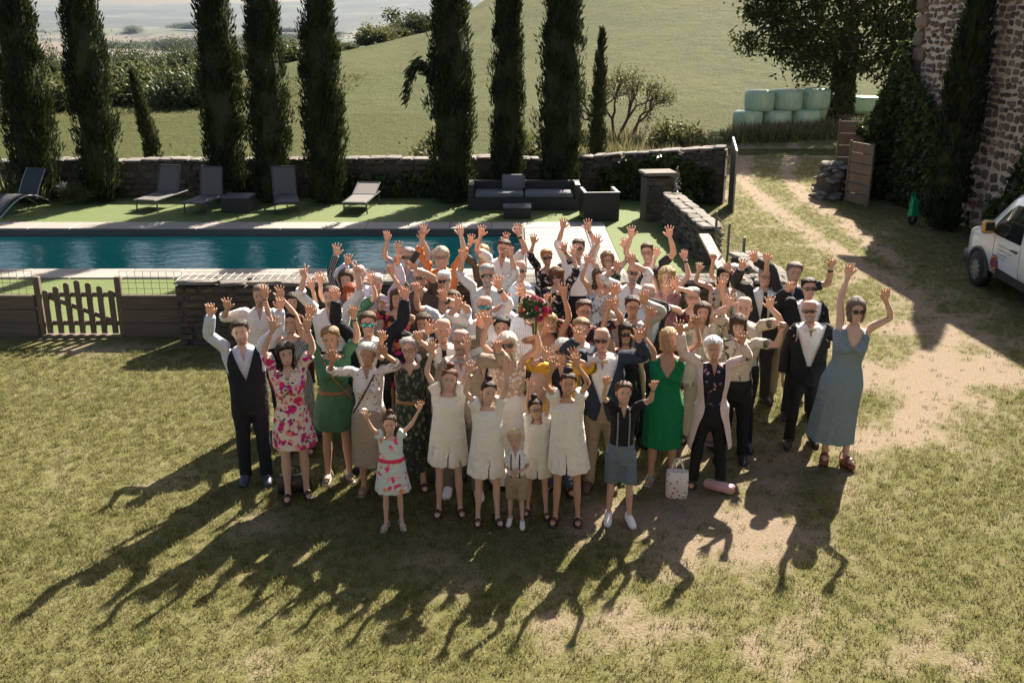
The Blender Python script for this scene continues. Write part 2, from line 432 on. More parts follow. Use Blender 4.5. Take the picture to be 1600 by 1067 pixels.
cx_ = (X[:-1, :-1] + st2 / 2).ravel(); cy_ = (Y[:-1, :-1] + st2 / 2).ravel()
keep = ~((cx_ < 4.35) & (cy_ > 14.4)) & (np.abs(cx_) < 0.56 * cy_ + 0.9) & ((cy_ < 26) | ((cx_ > 5.9 + (cy_ - 26) * .12) & (cx_ < 9.3 + (cy_ - 26) * .3)))
gme = np_mesh('grass', np.stack([X, Y, 0 * X + 0.004], -1).reshape(-1, 3), Q[keep])
dd = dirt_f(X, Y).ravel(); dens = np.clip(1.15 - 1.5 * dd, 0.03, 1) * np.interp(Y.ravel(), [12, 15, 24, 36], [1, .6, .4, .25])
gme.attributes.new('dens', 'FLOAT', 'POINT').data.foreach_set('value', dens.astype(np.float32))
tm = tuft(1, 10, 0.036, 0.03); tm.materials.append(grassmat('grass_blade', (0.06984, 0.0798, 0.018), (0.2711, 0.2437, 0.117)))
grass = scatter('grass', gme, tm, 420, 'dens', 3, 0.6, 1.5)
tag(grass, 'short patchy grass growing over the lawn', 'grass')
tm2 = tuft(2, 18, 0.062, 0.045); tm2.materials.append(grassmat('weed_blade', (0.042, 0.063, 0.014), (0.154, 0.175, 0.049)))
wme = gme.copy(); wd = np.clip(fbm(X * 1.1 + 31, Y * 1.1, 3) - .42, 0, 1).ravel() * 6 * dens; wme.attributes.new('weed', 'FLOAT', 'POINT').data.foreach_set('value', wd.astype(np.float32))
tag(scatter('weeds', wme, tm2, 26, 'weed', 9, 0.5, 1.3), 'darker tufts of weeds and coarse grass in the lawn', 'grass')

# ================================================================== POOL TERRACE
k = N('turf'); co = k.coord()
f = k.noise(55, 3, 0.7, vec=co); g = k.noise(1.5, 3, vec=co)
k.base(k.mix(k.ramp(g, [(0.3, (0, 0, 0)), (0.7, (1, 1, 1))]), k.ramp(f, [(0.3, (0.04554, 0.07484, 0.0099)), (0.7, (0.09412, 0.1319, 0.02227))]), k.ramp(f, [(0.3, (0.05161, 0.07841, 0.01188)), (0.7, (0.1093, 0.139, 0.02722))])))
k.rough(0.9); k.bump(f, 0.6, 0.02); M_TURF = k.m
mb = MB()
def sheet(mb, x0, x1, y0, y1, z): mb.add([[x0, y0, z], [x1, y0, z], [x1, y1, z], [x0, y1, z]], [[0, 1, 2, 3]])
sheet(mb, -16, 4.05, 14.95, 18.56, 0.012); sheet(mb, -16, 4.05, 24.1, 27.8, 0.012); sheet(mb, 2.24, 4.05, 18.56, 24.1, 0.012)
tag(mb.build('pool_lawn', M_TURF), kind='structure')
M_BASIN = plain('pool_tile', (0.12, 0.78, 0.72), 0.4, 0.08, 3)
M_LINER = plain('pool_dark_band', (0.045, 0.05, 0.052), 0.45, 0.2, 3)  # dark tile border, with the shade of the inner pool wall painted in
x0, x1, y0, y1 = POOL
mb = MB()
zb = -1.35
G = lambda pts: mb.add(pts, [[0, 1, 2, 3]])
sheet(mb, x0, x1, y0, y1, zb)
G([[x0, y0, zb], [x0, y0, -.16], [x1, y0, -.16], [x1, y0, zb]]); G([[x0, y1, zb], [x1, y1, zb], [x1, y1, -.16], [x0, y1, -.16]])
G([[x0, y0, zb], [x0, y1, zb], [x0, y1, -.16], [x0, y0, -.16]]); G([[x1, y0, zb], [x1, y0, -.16], [x1, y1, -.16], [x1, y1, zb]])
mb.box(((x0 + x1) / 2, y0 + 0.36, -0.85), (x1 - x0 - .02, 0.68, 0.95))
pool = mb.build('pool', M_BASIN); tag(pool, kind='structure')
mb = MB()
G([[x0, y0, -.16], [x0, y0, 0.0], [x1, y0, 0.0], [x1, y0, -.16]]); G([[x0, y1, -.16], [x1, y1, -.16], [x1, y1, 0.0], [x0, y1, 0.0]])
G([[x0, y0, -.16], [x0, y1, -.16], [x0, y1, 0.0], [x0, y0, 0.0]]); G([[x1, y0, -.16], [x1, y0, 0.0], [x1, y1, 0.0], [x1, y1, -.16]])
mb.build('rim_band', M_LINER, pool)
k = N('pool_water'); co = k.coord()
mp = k.n('Mapping'); mp.inputs['Scale'].default_value = (1.6, 2.6, 1); k.l(co, mp.inputs[0])
h = k.math('ADD', k.noise(1.5, 3, 0.5, vec=mp.outputs[0]), k.math('MULTIPLY', k.noise(5, 3, 0.6, vec=mp.outputs[0]), 0.35))
bp = k.n('Bump'); bp.inputs['Strength'].default_value = 0.4; bp.inputs['Distance'].default_value = 0.07; k.l(h, bp.inputs['Height'])
fr = k.n('Fresnel'); fr.inputs['IOR'].default_value = 1.48; k.l(bp.outputs[0], fr.inputs['Normal'])
gl = k.n('BsdfGlossy'); gl.inputs['Roughness'].default_value = 0.02; k.l(bp.outputs[0], gl.inputs['Normal'])
tp = k.n('BsdfTransparent'); tp.inputs[0].default_value = (0.72, 0.96, 0.96, 1)
mx = k.n('MixShader'); k.l(fr.outputs[0], mx.inputs[0]); k.l(tp.outputs[0], mx.inputs[1]); k.l(gl.outputs[0], mx.inputs[2]); k.l(mx.outputs[0], k.out.inputs[0])
mb = MB(); sheet(mb, x0, x1, y0, y1, -0.14); tag(mb.build('water', k.m), kind='structure')
M_TILE = plain('coping_stone', (0.2232, 0.198, 0.1728), 0.75, 0.12, 2.5, bump=0.15, rnd=0.09)
M_DECK = plain('deck_plank', (0.207, 0.192, 0.174), 0.7, 0.08, 3, bump=0.1, rnd=0.05)
paving = MB(); sheet(paving, -16, 2.24, 18.55, 19.3, 0.004); sheet(paving, -16, 2.24, 23.3, 24.1, 0.004); sheet(paving, 0.2, 2.24, 19.3, 23.3, 0.004)
paving = paving.build('paving', plain('joint', (0.16, 0.14, 0.12), 0.9)); tag(paving, kind='structure')
tm_ = MB().cbox((0, 0, 0.02), (1, 1, 0.04), 0.012).mesh('tile')
tm_.materials.append(M_TILE)
def tile(cx, cy, w, d, name='tile'): link(name, tm_, None, paving, (cx, cy, 0.0), None, (w - 0.012, d - 0.012, 1.0))
xx = -15.5
while xx < 0.1:
    w = 1.0 if xx + 1.0 < 0.2 else 0.2 - xx
    tile(xx + w / 2, 18.93, w, 0.74); tile(xx + w / 2, 23.7, w, 0.8); xx += w
for a in range(2):
    tile(0.2 + 1.02 * (a + .5), 23.7, 1.02, 0.8); tile(0.2 + 1.02 * (a + .5), 18.93, 1.02, 0.74)
for b in range(4): tile(2.0, 19.8 + b * 1.0, 0.44, 1.0)
dk = MB().cbox((0, 0, 0.02), (1, 1, 0.04), 0.01).mesh('plank'); dk.materials.append(M_DECK)
hatch = empty('pool_cover_hatch', (1.0, 21.3, 0.0)); tag(hatch, 'pale slatted hatch with dark rim beside the pool end', 'hatch')
for b in range(10): link('plank', dk, None, hatch, (0, -1.8 + b * 0.4, 0.012), None, (1.42, 0.372, 1.0))
mb = MB()
for sx_ in (-1, 1): mb.box((sx_ * 0.75, 0, 0.03), (0.05, 4.0, 0.05))
for sy_ in (-1, 1): mb.box((0, sy_ * 2.01, 0.03), (1.55, 0.04, 0.05))
mb.build('rim', plain('black_metal', (0.02, 0.02, 0.021), 0.45), hatch)

# ================================================================== STONES
def stone_mesh(seed):
    r = np.random.default_rng(seed); mb = MB().cbox((0, 0, 0), (1, 1, 1), 0.17)
    V = np.vstack(mb.V); V = V + r.normal(0, 0.045, V.shape); mb.V = [V]
    return mb.mesh('stone', False)
def stonemat(name, stops, bump=0.6, dirt=0.35):
    k = N(name); co = k.coord('Object')
    oi = k.n('ObjectInfo'); g = k.n('NewGeometry')
    w = k.math('FRACT', k.math('ADD', oi.outputs['Random'], k.math('MULTIPLY', g.outputs['Random Per Island'], 7.13)))
    c = k.ramp(w, stops)
    geo = k.n('NewGeometry'); f = k.noise(9, 5, 0.7, vec=geo.outputs['Position'])
    c = k.mix(k.ramp(f, [(0.35, (dirt, dirt, dirt)), (0.7, (1, 1, 1))]), k.mix(0.5, c, (0.03, 0.028, 0.024)), c)
    k.base(c); k.rough(0.92); k.b.inputs['Specular IOR Level'].default_value = 0.2
    k.bump(k.noise(30, 4, 0.7, vec=geo.outputs['Position']), bump, 0.02); return k.m
SM_FIELD = stonemat('field_stone', [(0, (0.0936, 0.072, 0.054)), (0.35, (0.1368, 0.1116, 0.0864)), (0.6, (0.072, 0.0612, 0.054)), (0.85, (0.1656, 0.1296, 0.0936)), (1, (0.108, 0.0864, 0.072))])
SM_CAP = stonemat('cap_stone', [(0, (0.1944, 0.1728, 0.1512)), (0.5, (0.2592, 0.2376, 0.2088)), (1, (0.1584, 0.144, 0.1296))], 0.7)
SM_HOUSE = stonemat('house_stone', [(0, (0.0864, 0.0684, 0.05904)), (0.25, (0.1836, 0.133, 0.1066)), (0.5, (0.2916, 0.19, 0.1394)), (0.7, (0.1188, 0.095, 0.082)), (0.9, (0.3456, 0.2375, 0.1722)), (1, (0.216, 0.1615, 0.1271))])
STONES = {}
def stones_of(mat):
    if mat.name not in STONES:
        L = []
        for s_ in range(8): me = stone_mesh(100 + s_); me.materials.append(mat); L.append(me)
        STONES[mat.name] = L
    return STONES[mat.name]
def lay_stones(parent, recs, mat, limit=290, mname='stone'):
    """recs: (loc, size, rot(3x3 or euler)) in parent space, ordered by importance"""
    ms = stones_of(mat)
    for q, (loc, size, rot) in enumerate(recs[:limit]):
        link(mname, ms[q % 8], None, parent, loc, rot, size)
    rest = recs[limit:]
    if rest:
        VS = [np.array([v.co[:] for v in m.vertices]) for m in ms]
        FS = []
        for m in ms:
            FS.append(([list(p.vertices) for p in m.polygons if len(p.vertices) == 4], [list(p.vertices) for p in m.polygons if len(p.vertices) == 3]))
        mb = MB()
        for q, (loc, size, rot) in enumerate(rest):
            Mx = np.array(Matrix.LocRotScale(Vector(loc), rot if isinstance(rot, Quaternion) else __import__('mathutils').Euler(rot).to_quaternion(), Vector(size)))
            V = VS[q % 8] @ Mx[:3, :3].T + Mx[:3, 3]
            mb.add(V, FS[q % 8][0], FS[q % 8][1])
        o = mb.build('rubble', mat, parent); o['kind'] = 'stuff'

def stone_wall(name, A, B, hfun, thick, sw, sh, label, cat='wall', mat=None, cap=True, visible=None, limit=290, capmat=None, seed=1):
    r = random.Random(seed)
    A = Vector((*A, 0)); B = Vector((*B, 0)); L = (B - A).length; ang = math.atan2(B.y - A.y, B.x - A.x)
    t = empty(name, A, ang); tag(t, label, cat)
    # mortar core
    n = max(2, int(L / 0.8)); mb = MB()
    for q in range(n):
        xa, xb = L * q / n, L * (q + 1) / n; h = min(hfun(xa / L), hfun(xb / L)) - 0.05
        mb.box(((xa + xb) / 2, 0, h / 2), (xb - xa + 0.002 * (q % 2), thick - 0.10 - 0.002 * (q % 2), h))
    mb.build('core', plain('mortar_dark', (0.085, 0.072, 0.058), 0.95, 0.3, 5, bump=0.5), t)
    recs = []; z = 0; row = 0
    hmax = max(hfun(q / 20) for q in range(21))
    while z < hmax - 0.03:
        rh = sh * r.uniform(0.75, 1.25); x = -r.uniform(0, sw)
        while x < L:
            w = sw * r.uniform(0.6, 1.5); xc = min(max(x + w / 2, 0), L)
            if z + rh * 0.6 < hfun(xc / L):
                xa = max(x, 0); xb = min(x + w, L)
                if xb - xa > 0.04:
                    recs.append((((xa + xb) / 2, r.uniform(-.012, .012), z + rh / 2), (xb - xa - 0.012, thick + r.uniform(-.03, .03), rh - 0.010), (r.uniform(-.02, .02), r.uniform(-.05, .05), 0)))
            x += w
        z += rh; row += 1
    caps = []
    if cap:
        x = 0
        while x < L - 0.05:
            w = min(sw * r.uniform(0.9, 1.9), L - x); h = hfun(min(1, (x + w / 2) / L))
            for s_ in (-1, 1):
                caps.append(((x + w / 2, s_ * (thick * 0.25 + 0.01), h + r.uniform(0, .02)), (w - 0.012, thick * 0.5 + 0.02, 0.07), (r.uniform(-.06, .06), r.uniform(-.05, .05) - math.atan((hfun(1.0) - hfun(0.0)) / L), r.uniform(-.04, .04))))
            x += w
    if visible: recs.sort(key=lambda q: 0 if visible(q[0][0] / L, q[0][2]) else 1)
    nc = min(len(caps), 110)
    lay_stones(t, caps, capmat or SM_CAP, nc, 'cap_stone') if caps else None
    lay_stones(t, recs, mat or SM_FIELD, max(40, limit - nc))
    return t
fw = stone_wall('stone_wall', (-5.08, 14.72), (4.25, 14.72), lambda t: 0.97, 0.46, 0.34, 0.105, 'low dry stone wall with wire mesh along its top behind the crowd', visible=lambda t, z: t < 0.45 or t > .85)
mb = MB()
for q in range(75): mb.tube([(0.05 + q * 0.125, -0.25, 1.035), (0.05 + q * 0.125, 0.25, 1.035)], 0.003, 4)
for yv in (-.24, 0, .24): mb.tube([(0, yv, 1.04), (9.3, yv, 1.04)], 0.003, 4)
M_WIRE = plain('wire', (0.30, 0.28, 0.26), 0.5, 0.2, 4, metal=0.7)
mb.build('wire_mesh', M_WIRE, fw)
stone_wall('stone_wall', (4.08, 14.95), (4.0, 16.9), lambda t: 0.96 - 0.06 * t, 0.44, 0.34, 0.11, 'short return of dry stone wall running back from the low wall corner', seed=2, limit=200)
stone_wall('stone_wall', (4.04, 19.7), (3.84, 23.9), lambda t: 0.76, 0.42, 0.34, 0.11, 'dry stone wall with slab top beside the turf and wire fence', seed=3, limit=280)
pier = stone_wall('stone_pier', (3.25, 24.55), (3.95, 24.65), lambda t: 1.12, 0.62, 0.3, 0.12, 'square stone pier with flat slab top near the pool sofa', 'pier', seed=4, cap=False)
MB().cbox((0.35, 0, 1.17), (0.82, 0.72, 0.08), 0.02).build('slab', SM_CAP, pier)
# crumpled chicken wire between pier and wall, neat wire fence between the two return walls
mb = MB(); r = random.Random(5)
for q in range(7):
    a = np.linspace(0, 1, 9); P = np.c_[3.98 + 0.06 * np.sin(a * 9 + q) + a * 0.05, 24.4 - a * 0.5 + 0.05 * np.sin(a * 14 + q), 1.1 - q * 0.15 - 0.1 * a + 0.03 * np.cos(a * 17 + q * 2)]
    mb.tube(P, 0.007, 4)
for q in range(4):
    a = np.linspace(0, 1, 12); mb.tube(np.c_[4.0 + 0.05 * np.sin(a * 21 + q), 24.4 - q * 0.15 + 0.03 * np.cos(a * 16), a * 1.35], 0.007, 4)
mb.V = [v - np.array([4.0, 24.2, 0]) for v in mb.V]
o = mb.build('chicken_wire', M_WIRE, loc=(4.0, 24.2, 0)); tag(o, 'crumpled chicken wire hanging off the stone pier', 'wire')
fe = empty('wire_fence', (4.05, 18.3, 0)); tag(fe, 'grey wire mesh fence with thin posts closing the gap between stone walls', 'fence')
for yv in (-1.25, 0.0, 1.2): MB().tube([(0, yv, 0), (0, yv, 1.15)], 0.025, 6).build('post', plain('post_green', (0.10, 0.11, 0.08), 0.6), fe)
mb = MB()
for q in range(9): mb.tube([(0, -1.25, 0.1 + q * 0.12), (0, 0, 0.08 + q * .12), (0, 1.2, 0.1 + q * 0.12)], 0.004, 4)
for q in range(20): mb.tube([(0, -1.25 + q * 0.128, 0.05), (0, -1.25 + q * 0.128, 1.08)], 0.003, 4)
mb.build('mesh_panel', M_WIRE, fe)
o = MB().cbox((0, 0, 0), (0.22, 2.5, 0.06), 0.012, M=rotx(R(7))).build('plank', plain('grey_wood', (0.24, 0.20, 0.16), 0.8, 0.3, 12, bump=0.4), loc=(3.75, 17.9, 0.6))
tag(o, 'weathered grey plank sloping along the wire fence gap', 'plank')

# back wall, two runs
def hA(t): return 0.98 + 0.10 * t + 0.05 * math.sin(t * 40) * 0.5
bw = stone_wall('boundary_wall', (-16, 28.1), (2.3, 28.1), hA, 0.5, 0.30, 0.17, 'long old stone boundary wall behind the cypresses and loungers', seed=6, limit=300)
bw2 = stone_wall('boundary_wall', (2.3, 28.1), (5.75, 26.9), lambda t: 1.12 + 0.40 * t, 0.5, 0.30, 0.17, 'taller end of the old boundary wall with ivy beside the metal gate', seed=7, limit=290)
# ================================================================== WOODEN SLEEPER FENCE + GATE
k = N('sleeper_wood'); co = k.coord(); mp = k.n('Mapping'); mp.inputs['Scale'].default_value = (1.2, 9, 16); k.l(co, mp.inputs[0])
f = k.noise(2.0, 6, 0.7, vec=mp.outputs[0]); oi = k.n('ObjectInfo')
c = k.ramp(f, [(0.25, (0.04125, 0.0315, 0.0225)), (0.5, (0.1125, 0.08625, 0.06)), (0.75, (0.18, 0.1425, 0.1013))])
k.base(k.mix(k.math('MULTIPLY', oi.outputs['Random'], 0.35), c, (0.15, 0.1237, 0.0975))); k.rough(0.85); k.bump(f, 0.5, 0.02); M_SLEEP = k.m
k = N('picket_wood'); co = k.coord(); mp = k.n('Mapping'); mp.inputs['Scale'].default_value = (14, 14, 1.2); k.l(co, mp.inputs[0])
f = k.noise(2.0, 6, 0.7, vec=mp.outputs[0]); oi = k.n('ObjectInfo')
k.base(k.mix(k.math('MULTIPLY', oi.outputs['Random'], 0.3), k.ramp(f, [(0.25, (0.0675, 0.04875, 0.0315)), (0.6, (0.1575, 0.12, 0.0825)), (0.8, (0.21, 0.165, 0.12))]), (0.1275, 0.0975, 0.075))); k.rough(0.8); k.bump(f, 0.4, 0.01); M_PICK = k.m
def sleeper(name, x0, x1, label):
    t = empty(name, ((x0 + x1) / 2, 14.95, 0)); tag(t, label, 'fence'); L = x1 - x0
    for q in range(3): MB().cbox((0, 0.0, 0.115 + q * 0.228), (L - 0.004 * q, 0.11 - 0.004 * (q % 2), 0.224), 0.012).build('board', M_SLEEP, t)
    mb = MB()
    nv = int(L / 0.115)
    for q in range(nv + 1): mb.tube([(-L / 2 + q * L / nv, 0, 0.60), (-L / 2 + q * L / nv, 0, 1.06 + (0.03 if label.startswith('long') else 0))], 0.0035, 4)
    for q in range(5): mb.tube([(-L / 2, 0.004, 0.69 + q * 0.092), (L / 2, 0.004, 0.69 + q * 0.092)], 0.0035, 4)
    mb.build('wire_mesh', plain('rust_wire', (0.16, 0.12, 0.09), 0.7), t); return t
sleeper('sleeper_fence', -10.6, -7.42, 'long fence of three stacked sleepers with wire mesh, left of picket gate hinge post')
sleeper('sleeper_fence', -6.07, -5.10, 'short fence of three stacked sleepers between picket gate and stone wall')
gt = empty('picket_gate', (-6.74, 14.95, 0)); tag(gt, 'weathered wooden picket gate with arched top and diagonal brace', 'gate')
for sx_ in (-1, 1): MB().cbox((sx_ * 0.625, 0.02, 0.48), (0.09, 0.09, 0.98), 0.01).build('post', M_PICK, gt)
hs = [0.76, 0.82, 0.88, 0.92, 0.88, 0.83, 0.76]
for q in range(7):
    x = -0.51 + q * 0.17; h = hs[q]
    prof = [(-.045, 0.06), (.045, 0.06), (.045, h - .03), (.03, h - .008), (0, h), (-.03, h - .008), (-.045, h - .03)]
    V = [(x + a, -0.02, b) for a, b in prof] + [(x + a, 0.004, b) for a, b in prof]; n = 7
    mb = MB(); mb.add(V, [[a, (a + 1) % n, n + (a + 1) % n, n + a] for a in range(n)], [[0, a + 1, a] for a in range(1, n - 1)] + [[n, n + a, n + a + 1] for a in range(1, n - 1)])
    mb.build('picket', M_PICK, gt)
for zz in (0.22, 0.68): MB().cbox((0, 0.028, zz), (1.14, 0.04, 0.075), 0.006).build('rail', M_PICK, gt)
MB().cbox((0, 0.030, 0.45), (1.15, 0.036, 0.075), 0.006, M=roty(R(22))).build('brace', M_PICK, gt)
o = MB().cbox((0, 0, 0.02), (1.3, 0.16, 0.05), 0.01).build('threshold', M_PICK, gt)

# ================================================================== METAL GATE, DOOR LEAVES, STONE HEAP
M_RUST = plain('dark_metal_gate', (0.055, 0.05, 0.045), 0.6, 0.3, 6)
g_ = empty('metal_gate', (5.86, 26.75, 0), R(-97)); tag(g_, 'dark sheet metal gate leaf swung open at the boundary wall end', 'gate')
V = [(0, -.02, 0.05), (1.25, -.02, 0.0), (1.25, -.02, 1.55), (0, -.02, 1.75)]; V += [(a, .02, b) for a, _, b in V]
MB().add(V, [[0, 1, 2, 3], [7, 6, 5, 4], [0, 4, 5, 1], [1, 5, 6, 2], [2, 6, 7, 3], [3, 7, 4, 0]]).build('sheet', M_RUST, g_)
mb = MB(); mb.tube([(0, 0, 1.77), (1.25, 0, 1.57)], 0.03, 6); mb.tube([(0, 0, 0), (0, 0, 1.78)], 0.03, 6); mb.tube([(1.25, 0, 0), (1.25, 0, 1.57)], 0.025, 6)
mb.build('frame', plain('bare_metal', (0.33, 0.31, 0.29), 0.45, metal=0.6), g_)
k = N('rusty_door'); co = k.coord(); f = k.noise(3, 6, 0.7, vec=co)
mp = k.n('Mapping'); mp.inputs['Scale'].default_value = (1, 1, 6); k.l(co, mp.inputs[0])
k.base(k.mix(k.ramp(k.noise(1.7, 5, 0.7, vec=mp.outputs[0]), [(0.45, (0, 0, 0)), (0.6, (1, 1, 1))]), k.ramp(f, [(0.3, (0.136, 0.07586, 0.04038)), (0.7, (0.2465, 0.1517, 0.08075))]), (0.1275, 0.1205, 0.0969))); k.rough(0.8); k.bump(f, 0.3, 0.02); M_RDOOR = k.m
def leaf_door(loc, rz, w, h, label):
    t = empty('gate_leaf', loc, rz); tag(t, label, 'gate')
    nb = 6
    for q in range(nb): MB().cbox((w / 2, 0, 0.03 + (q + .5) * h / nb), (w, 0.04, h / nb - 0.014), 0.006).build('panel', M_RDOOR, t)
    for xv in (0.02, w - 0.02): MB().cbox((xv, -0.012, h / 2 + .03), (0.05, 0.06, h + 0.05), 0.006).build('stile', M_RDOOR, t)
    return t
leaf_door((9.12, 27.1, 0), R(-70), 0.95, 1.62, 'rusty brown panelled gate leaf standing open by the stone heap')
leaf_door((9.2, 28.5, 0.02), R(-8), .9, 2.0, 'second brown gate leaf behind the open one, half buried in ivy')
hp = empty('stone_heap', (8.95, 28.0, 0)); tag(hp, 'loose heap of dry stones beside the rusty gate leaf', 'stone heap')
r = random.Random(9); recs = []
for q in range(110):
    z = r.uniform(0.03, 0.95); a = r.uniform(0, 6.28); rad = 0.62 * (1 - 0.45 * z) * math.sqrt(r.uniform(0.35, 1))
    recs.append(((rad * math.cos(a) * 0.8, rad * math.sin(a) - 0.1, z), (r.uniform(.16, .32), r.uniform(.14, .24), r.uniform(.06, .11)), (r.uniform(-.25, .25), r.uniform(-.25, .25), r.uniform(0, 3))))
lay_stones(hp, recs, SM_CAP, 110)
MB().ell((0, -0.05, 0.35), (0.42, 0.42, 0.58)).build('core', plain('mortar_dark', (0.09, 0.08, 0.065), 0.95), hp)

# ================================================================== STONE HOUSE (right)
hs_ = empty('stone_house', (10.6, 27.4, 0), R(-86)); tag(hs_, 'tall rubble stone house with pink mortar and a framed window', 'house')
# local x runs towards the camera along the facade, local -y faces the yard (world -x)
k = N('pink_mortar'); co = k.coord(); f = k.noise(14, 5, 0.7, vec=co)
k.base(k.ramp(f, [(0.3, (0.52, 0.412, 0.3102)), (0.7, (0.68, 0.5665, 0.4324))])); k.rough(0.95); k.bump(f, 0.6, 0.02); M_PINK = k.m
HL, HH = 19.0, 6.1
win = (6.05, 6.95, 2.55, 3.75)
mb = MB()
def wbox(x0, x1, z0, z1): mb.box(((x0 + x1) / 2, 0.35, (z0 + z1) / 2), (x1 - x0, 0.6, z1 - z0))
wbox(0, win[0], 0, HH); wbox(win[1], HL, 0, HH); wbox(win[0], win[1], 0, win[2]); wbox(win[0], win[1], win[3], HH)
mb.box((0.3, 4.4, HH / 2), (0.6, 7.4, HH)); mb.box((HL - .3, 4.4, HH / 2), (0.6, 7.4, HH)); mb.box((HL / 2, 8.3, HH / 2), (HL, 0.4, HH))
mb.build('wall', M_PINK, hs_)
mb = MB(); V = [(-.4, -.35, HH), (HL + .4, -.35, HH), (HL + .4, 4.2, HH + 1.6), (-.4, 4.2, HH + 1.6), (HL + .4, 8.8, HH), (-.4, 8.8, HH)]
V += [(a, b, c + 0.18) for a, b, c in V]
mb.add(V, [[0, 3, 2, 1], [3, 5, 4, 2], [6, 7, 8, 9], [9, 8, 10, 11], [0, 1, 7, 6], [5, 11, 10, 4], [0, 6, 9, 3], [3, 9, 11, 5], [1, 2, 8, 7], [2, 4, 10, 8]])
mb.build('roof', plain('roof_tile', (0.36, 0.17, 0.10), 0.85, 0.25, 4, bump=0.4), hs_)
w_ = MB()
w_.cbox((win[0] - .12, -0.0, 3.15), (0.26, 0.2, 1.5), 0.02); w_.cbox((win[1] + .12, -0.0, 3.15), (0.26, 0.2, 1.5), 0.02); w_.cbox(((win[0] + win[1]) / 2, -0.01, 4.0), (1.45, 0.22, 0.26), 0.02); w_.cbox(((win[0] + win[1]) / 2, -0.01, 2.42), (1.3, 0.24, 0.2), 0.02)
wf = w_.build('window', plain('window_stone', (0.42, 0.30, 0.23), 0.9, 0.15, 5, bump=0.3), hs_)
MB().box((win[0] + .45, 0.3, 3.15), (0.9, 0.02, 1.2)).build('pane', plain('dark_glass', (0.02, 0.024, 0.026), 0.08), wf)
mb = MB()
for xv in (win[0] + .02, win[0] + .45, win[1] - .02): mb.box((xv, 0.26, 3.15), (0.06, 0.06, 1.2))
mb.build('frame', plain('old_oak', (0.10, 0.07, 0.05), 0.8), wf)
r = random.Random(11); recs = []; z = 0.0
while z < 5.9:
    big = 1.35 if z < 2.0 else 1.0
    rh = r.uniform(0.13, 0.21) * big; x = r.uniform(-.1, .1)
    while x < 10.5:
        w = r.uniform(0.09, 0.32) * big
        hh = rh * r.uniform(0.55, 1.05)
        if not (win[0] - .28 < x + w / 2 < win[1] + .28 and 2.25 < z + rh / 2 < 4.2) and x + w / 2 > 0.06:
            recs.append(((x + w / 2, 0.05, z + rh / 2 + r.uniform(-.035, .035)), (w * 0.74, r.uniform(.08, .13), hh * .86), (r.uniform(-.1, .1), r.uniform(-.32, .32), r.uniform(-.1, .1))))
        x += w + r.uniform(0.0, 0.07)
    z += rh + 0.012
# quoins at the far corner
for q in range(14): recs.insert(0, ((0.22 + 0.08 * (q % 2), 0.06, 0.2 + q * 0.41), (0.46 + 0.16 * (q % 2), 0.24, 0.34), (0, r.uniform(-.04, .04), 0)))
recs[14:] = sorted(recs[14:], key=lambda q: 0 if (q[0][0] < 6.2 and q[0][2] > 1.6) else 1)
vis = recs[14:]; first = [q for q in vis if q[0][0] < 6.2 and q[0][2] > 1.6]; r.shuffle(first); rest = [q for q in vis if not (q[0][0] < 6.2 and q[0][2] > 1.6)]
lay_stones(hs_, recs[:14] + first + rest, SM_HOUSE, 296)
# ================================================================== FARMHOUSE the lawn belongs to (unseen behind the camera, added to bounce sunlight onto the crowd)
fh = empty('farmhouse', (1.0, -1.2, 0)); tag(fh, 'unseen dark stone farmhouse front, added to bounce light onto the crowd', 'house')
k = N('dark_bounce_wall'); co = k.coord(); f = k.noise(3, 5, .6, vec=co); k.base(k.ramp(f, [(.3, (.085, .072, .062)), (.7, (.14, .115, .095))])); k.rough(.95); k.bump(k.noise(25, 3, vec=co), .3, .02)
mb = MB(); ops = [(-8.5, 1.0, 1.1, 1.5), (-3.8, 0.0, 1.1, 2.3), (3.2, 1.0, 1.1, 1.5), (8.0, 1.0, 1.1, 1.5), (-8.5, 4.0, 1.1, 1.6), (-3.8, 4.0, 1.1, 1.6), (3.2, 4.0, 1.1, 1.6), (8.0, 4.0, 1.1, 1.6)]
xs_ = sorted({-13.0, 13.0} | {o_[0] - o_[2] / 2 for o_ in ops} | {o_[0] + o_[2] / 2 for o_ in ops}); zs_ = sorted({0.0, 7.2} | {o_[1] for o_ in ops} | {o_[1] + o_[3] for o_ in ops})
for a_, b_ in zip(xs_[:-1], xs_[1:]):
    for c_, d_ in zip(zs_[:-1], zs_[1:]):
        if not any(abs((a_ + b_) / 2 - o_[0]) < o_[2] / 2 and o_[1] < (c_ + d_) / 2 < o_[1] + o_[3] for o_ in ops): mb.box(((a_ + b_) / 2, -.25, (c_ + d_) / 2), (b_ - a_, .5, d_ - c_))
mb.box((-12.75, -4.5, 3.6), (.5, 8, 7.2)); mb.box((12.75, -4.5, 3.6), (.5, 8, 7.2)); mb.box((0, -8.7, 3.6), (26, .4, 7.2))
mb.build('wall', k.m, fh)
V = [(-13.4, .4, 7.15), (13.4, .4, 7.15), (13.4, -4.4, 9.2), (-13.4, -4.4, 9.2), (13.4, -9.3, 7.15), (-13.4, -9.3, 7.15)]; V += [(a, b, c + .2) for a, b, c in V]
MB().add(V, [[0, 3, 2, 1], [3, 5, 4, 2], [6, 7, 8, 9], [9, 8, 10, 11], [0, 1, 7, 6], [5, 11, 10, 4], [0, 6, 9, 3], [3, 9, 11, 5], [1, 2, 8, 7], [2, 4, 10, 8]]).build('roof', plain('roof_tile', (0.36, 0.17, 0.10), 0.85, 0.25, 4, bump=0.4), fh)
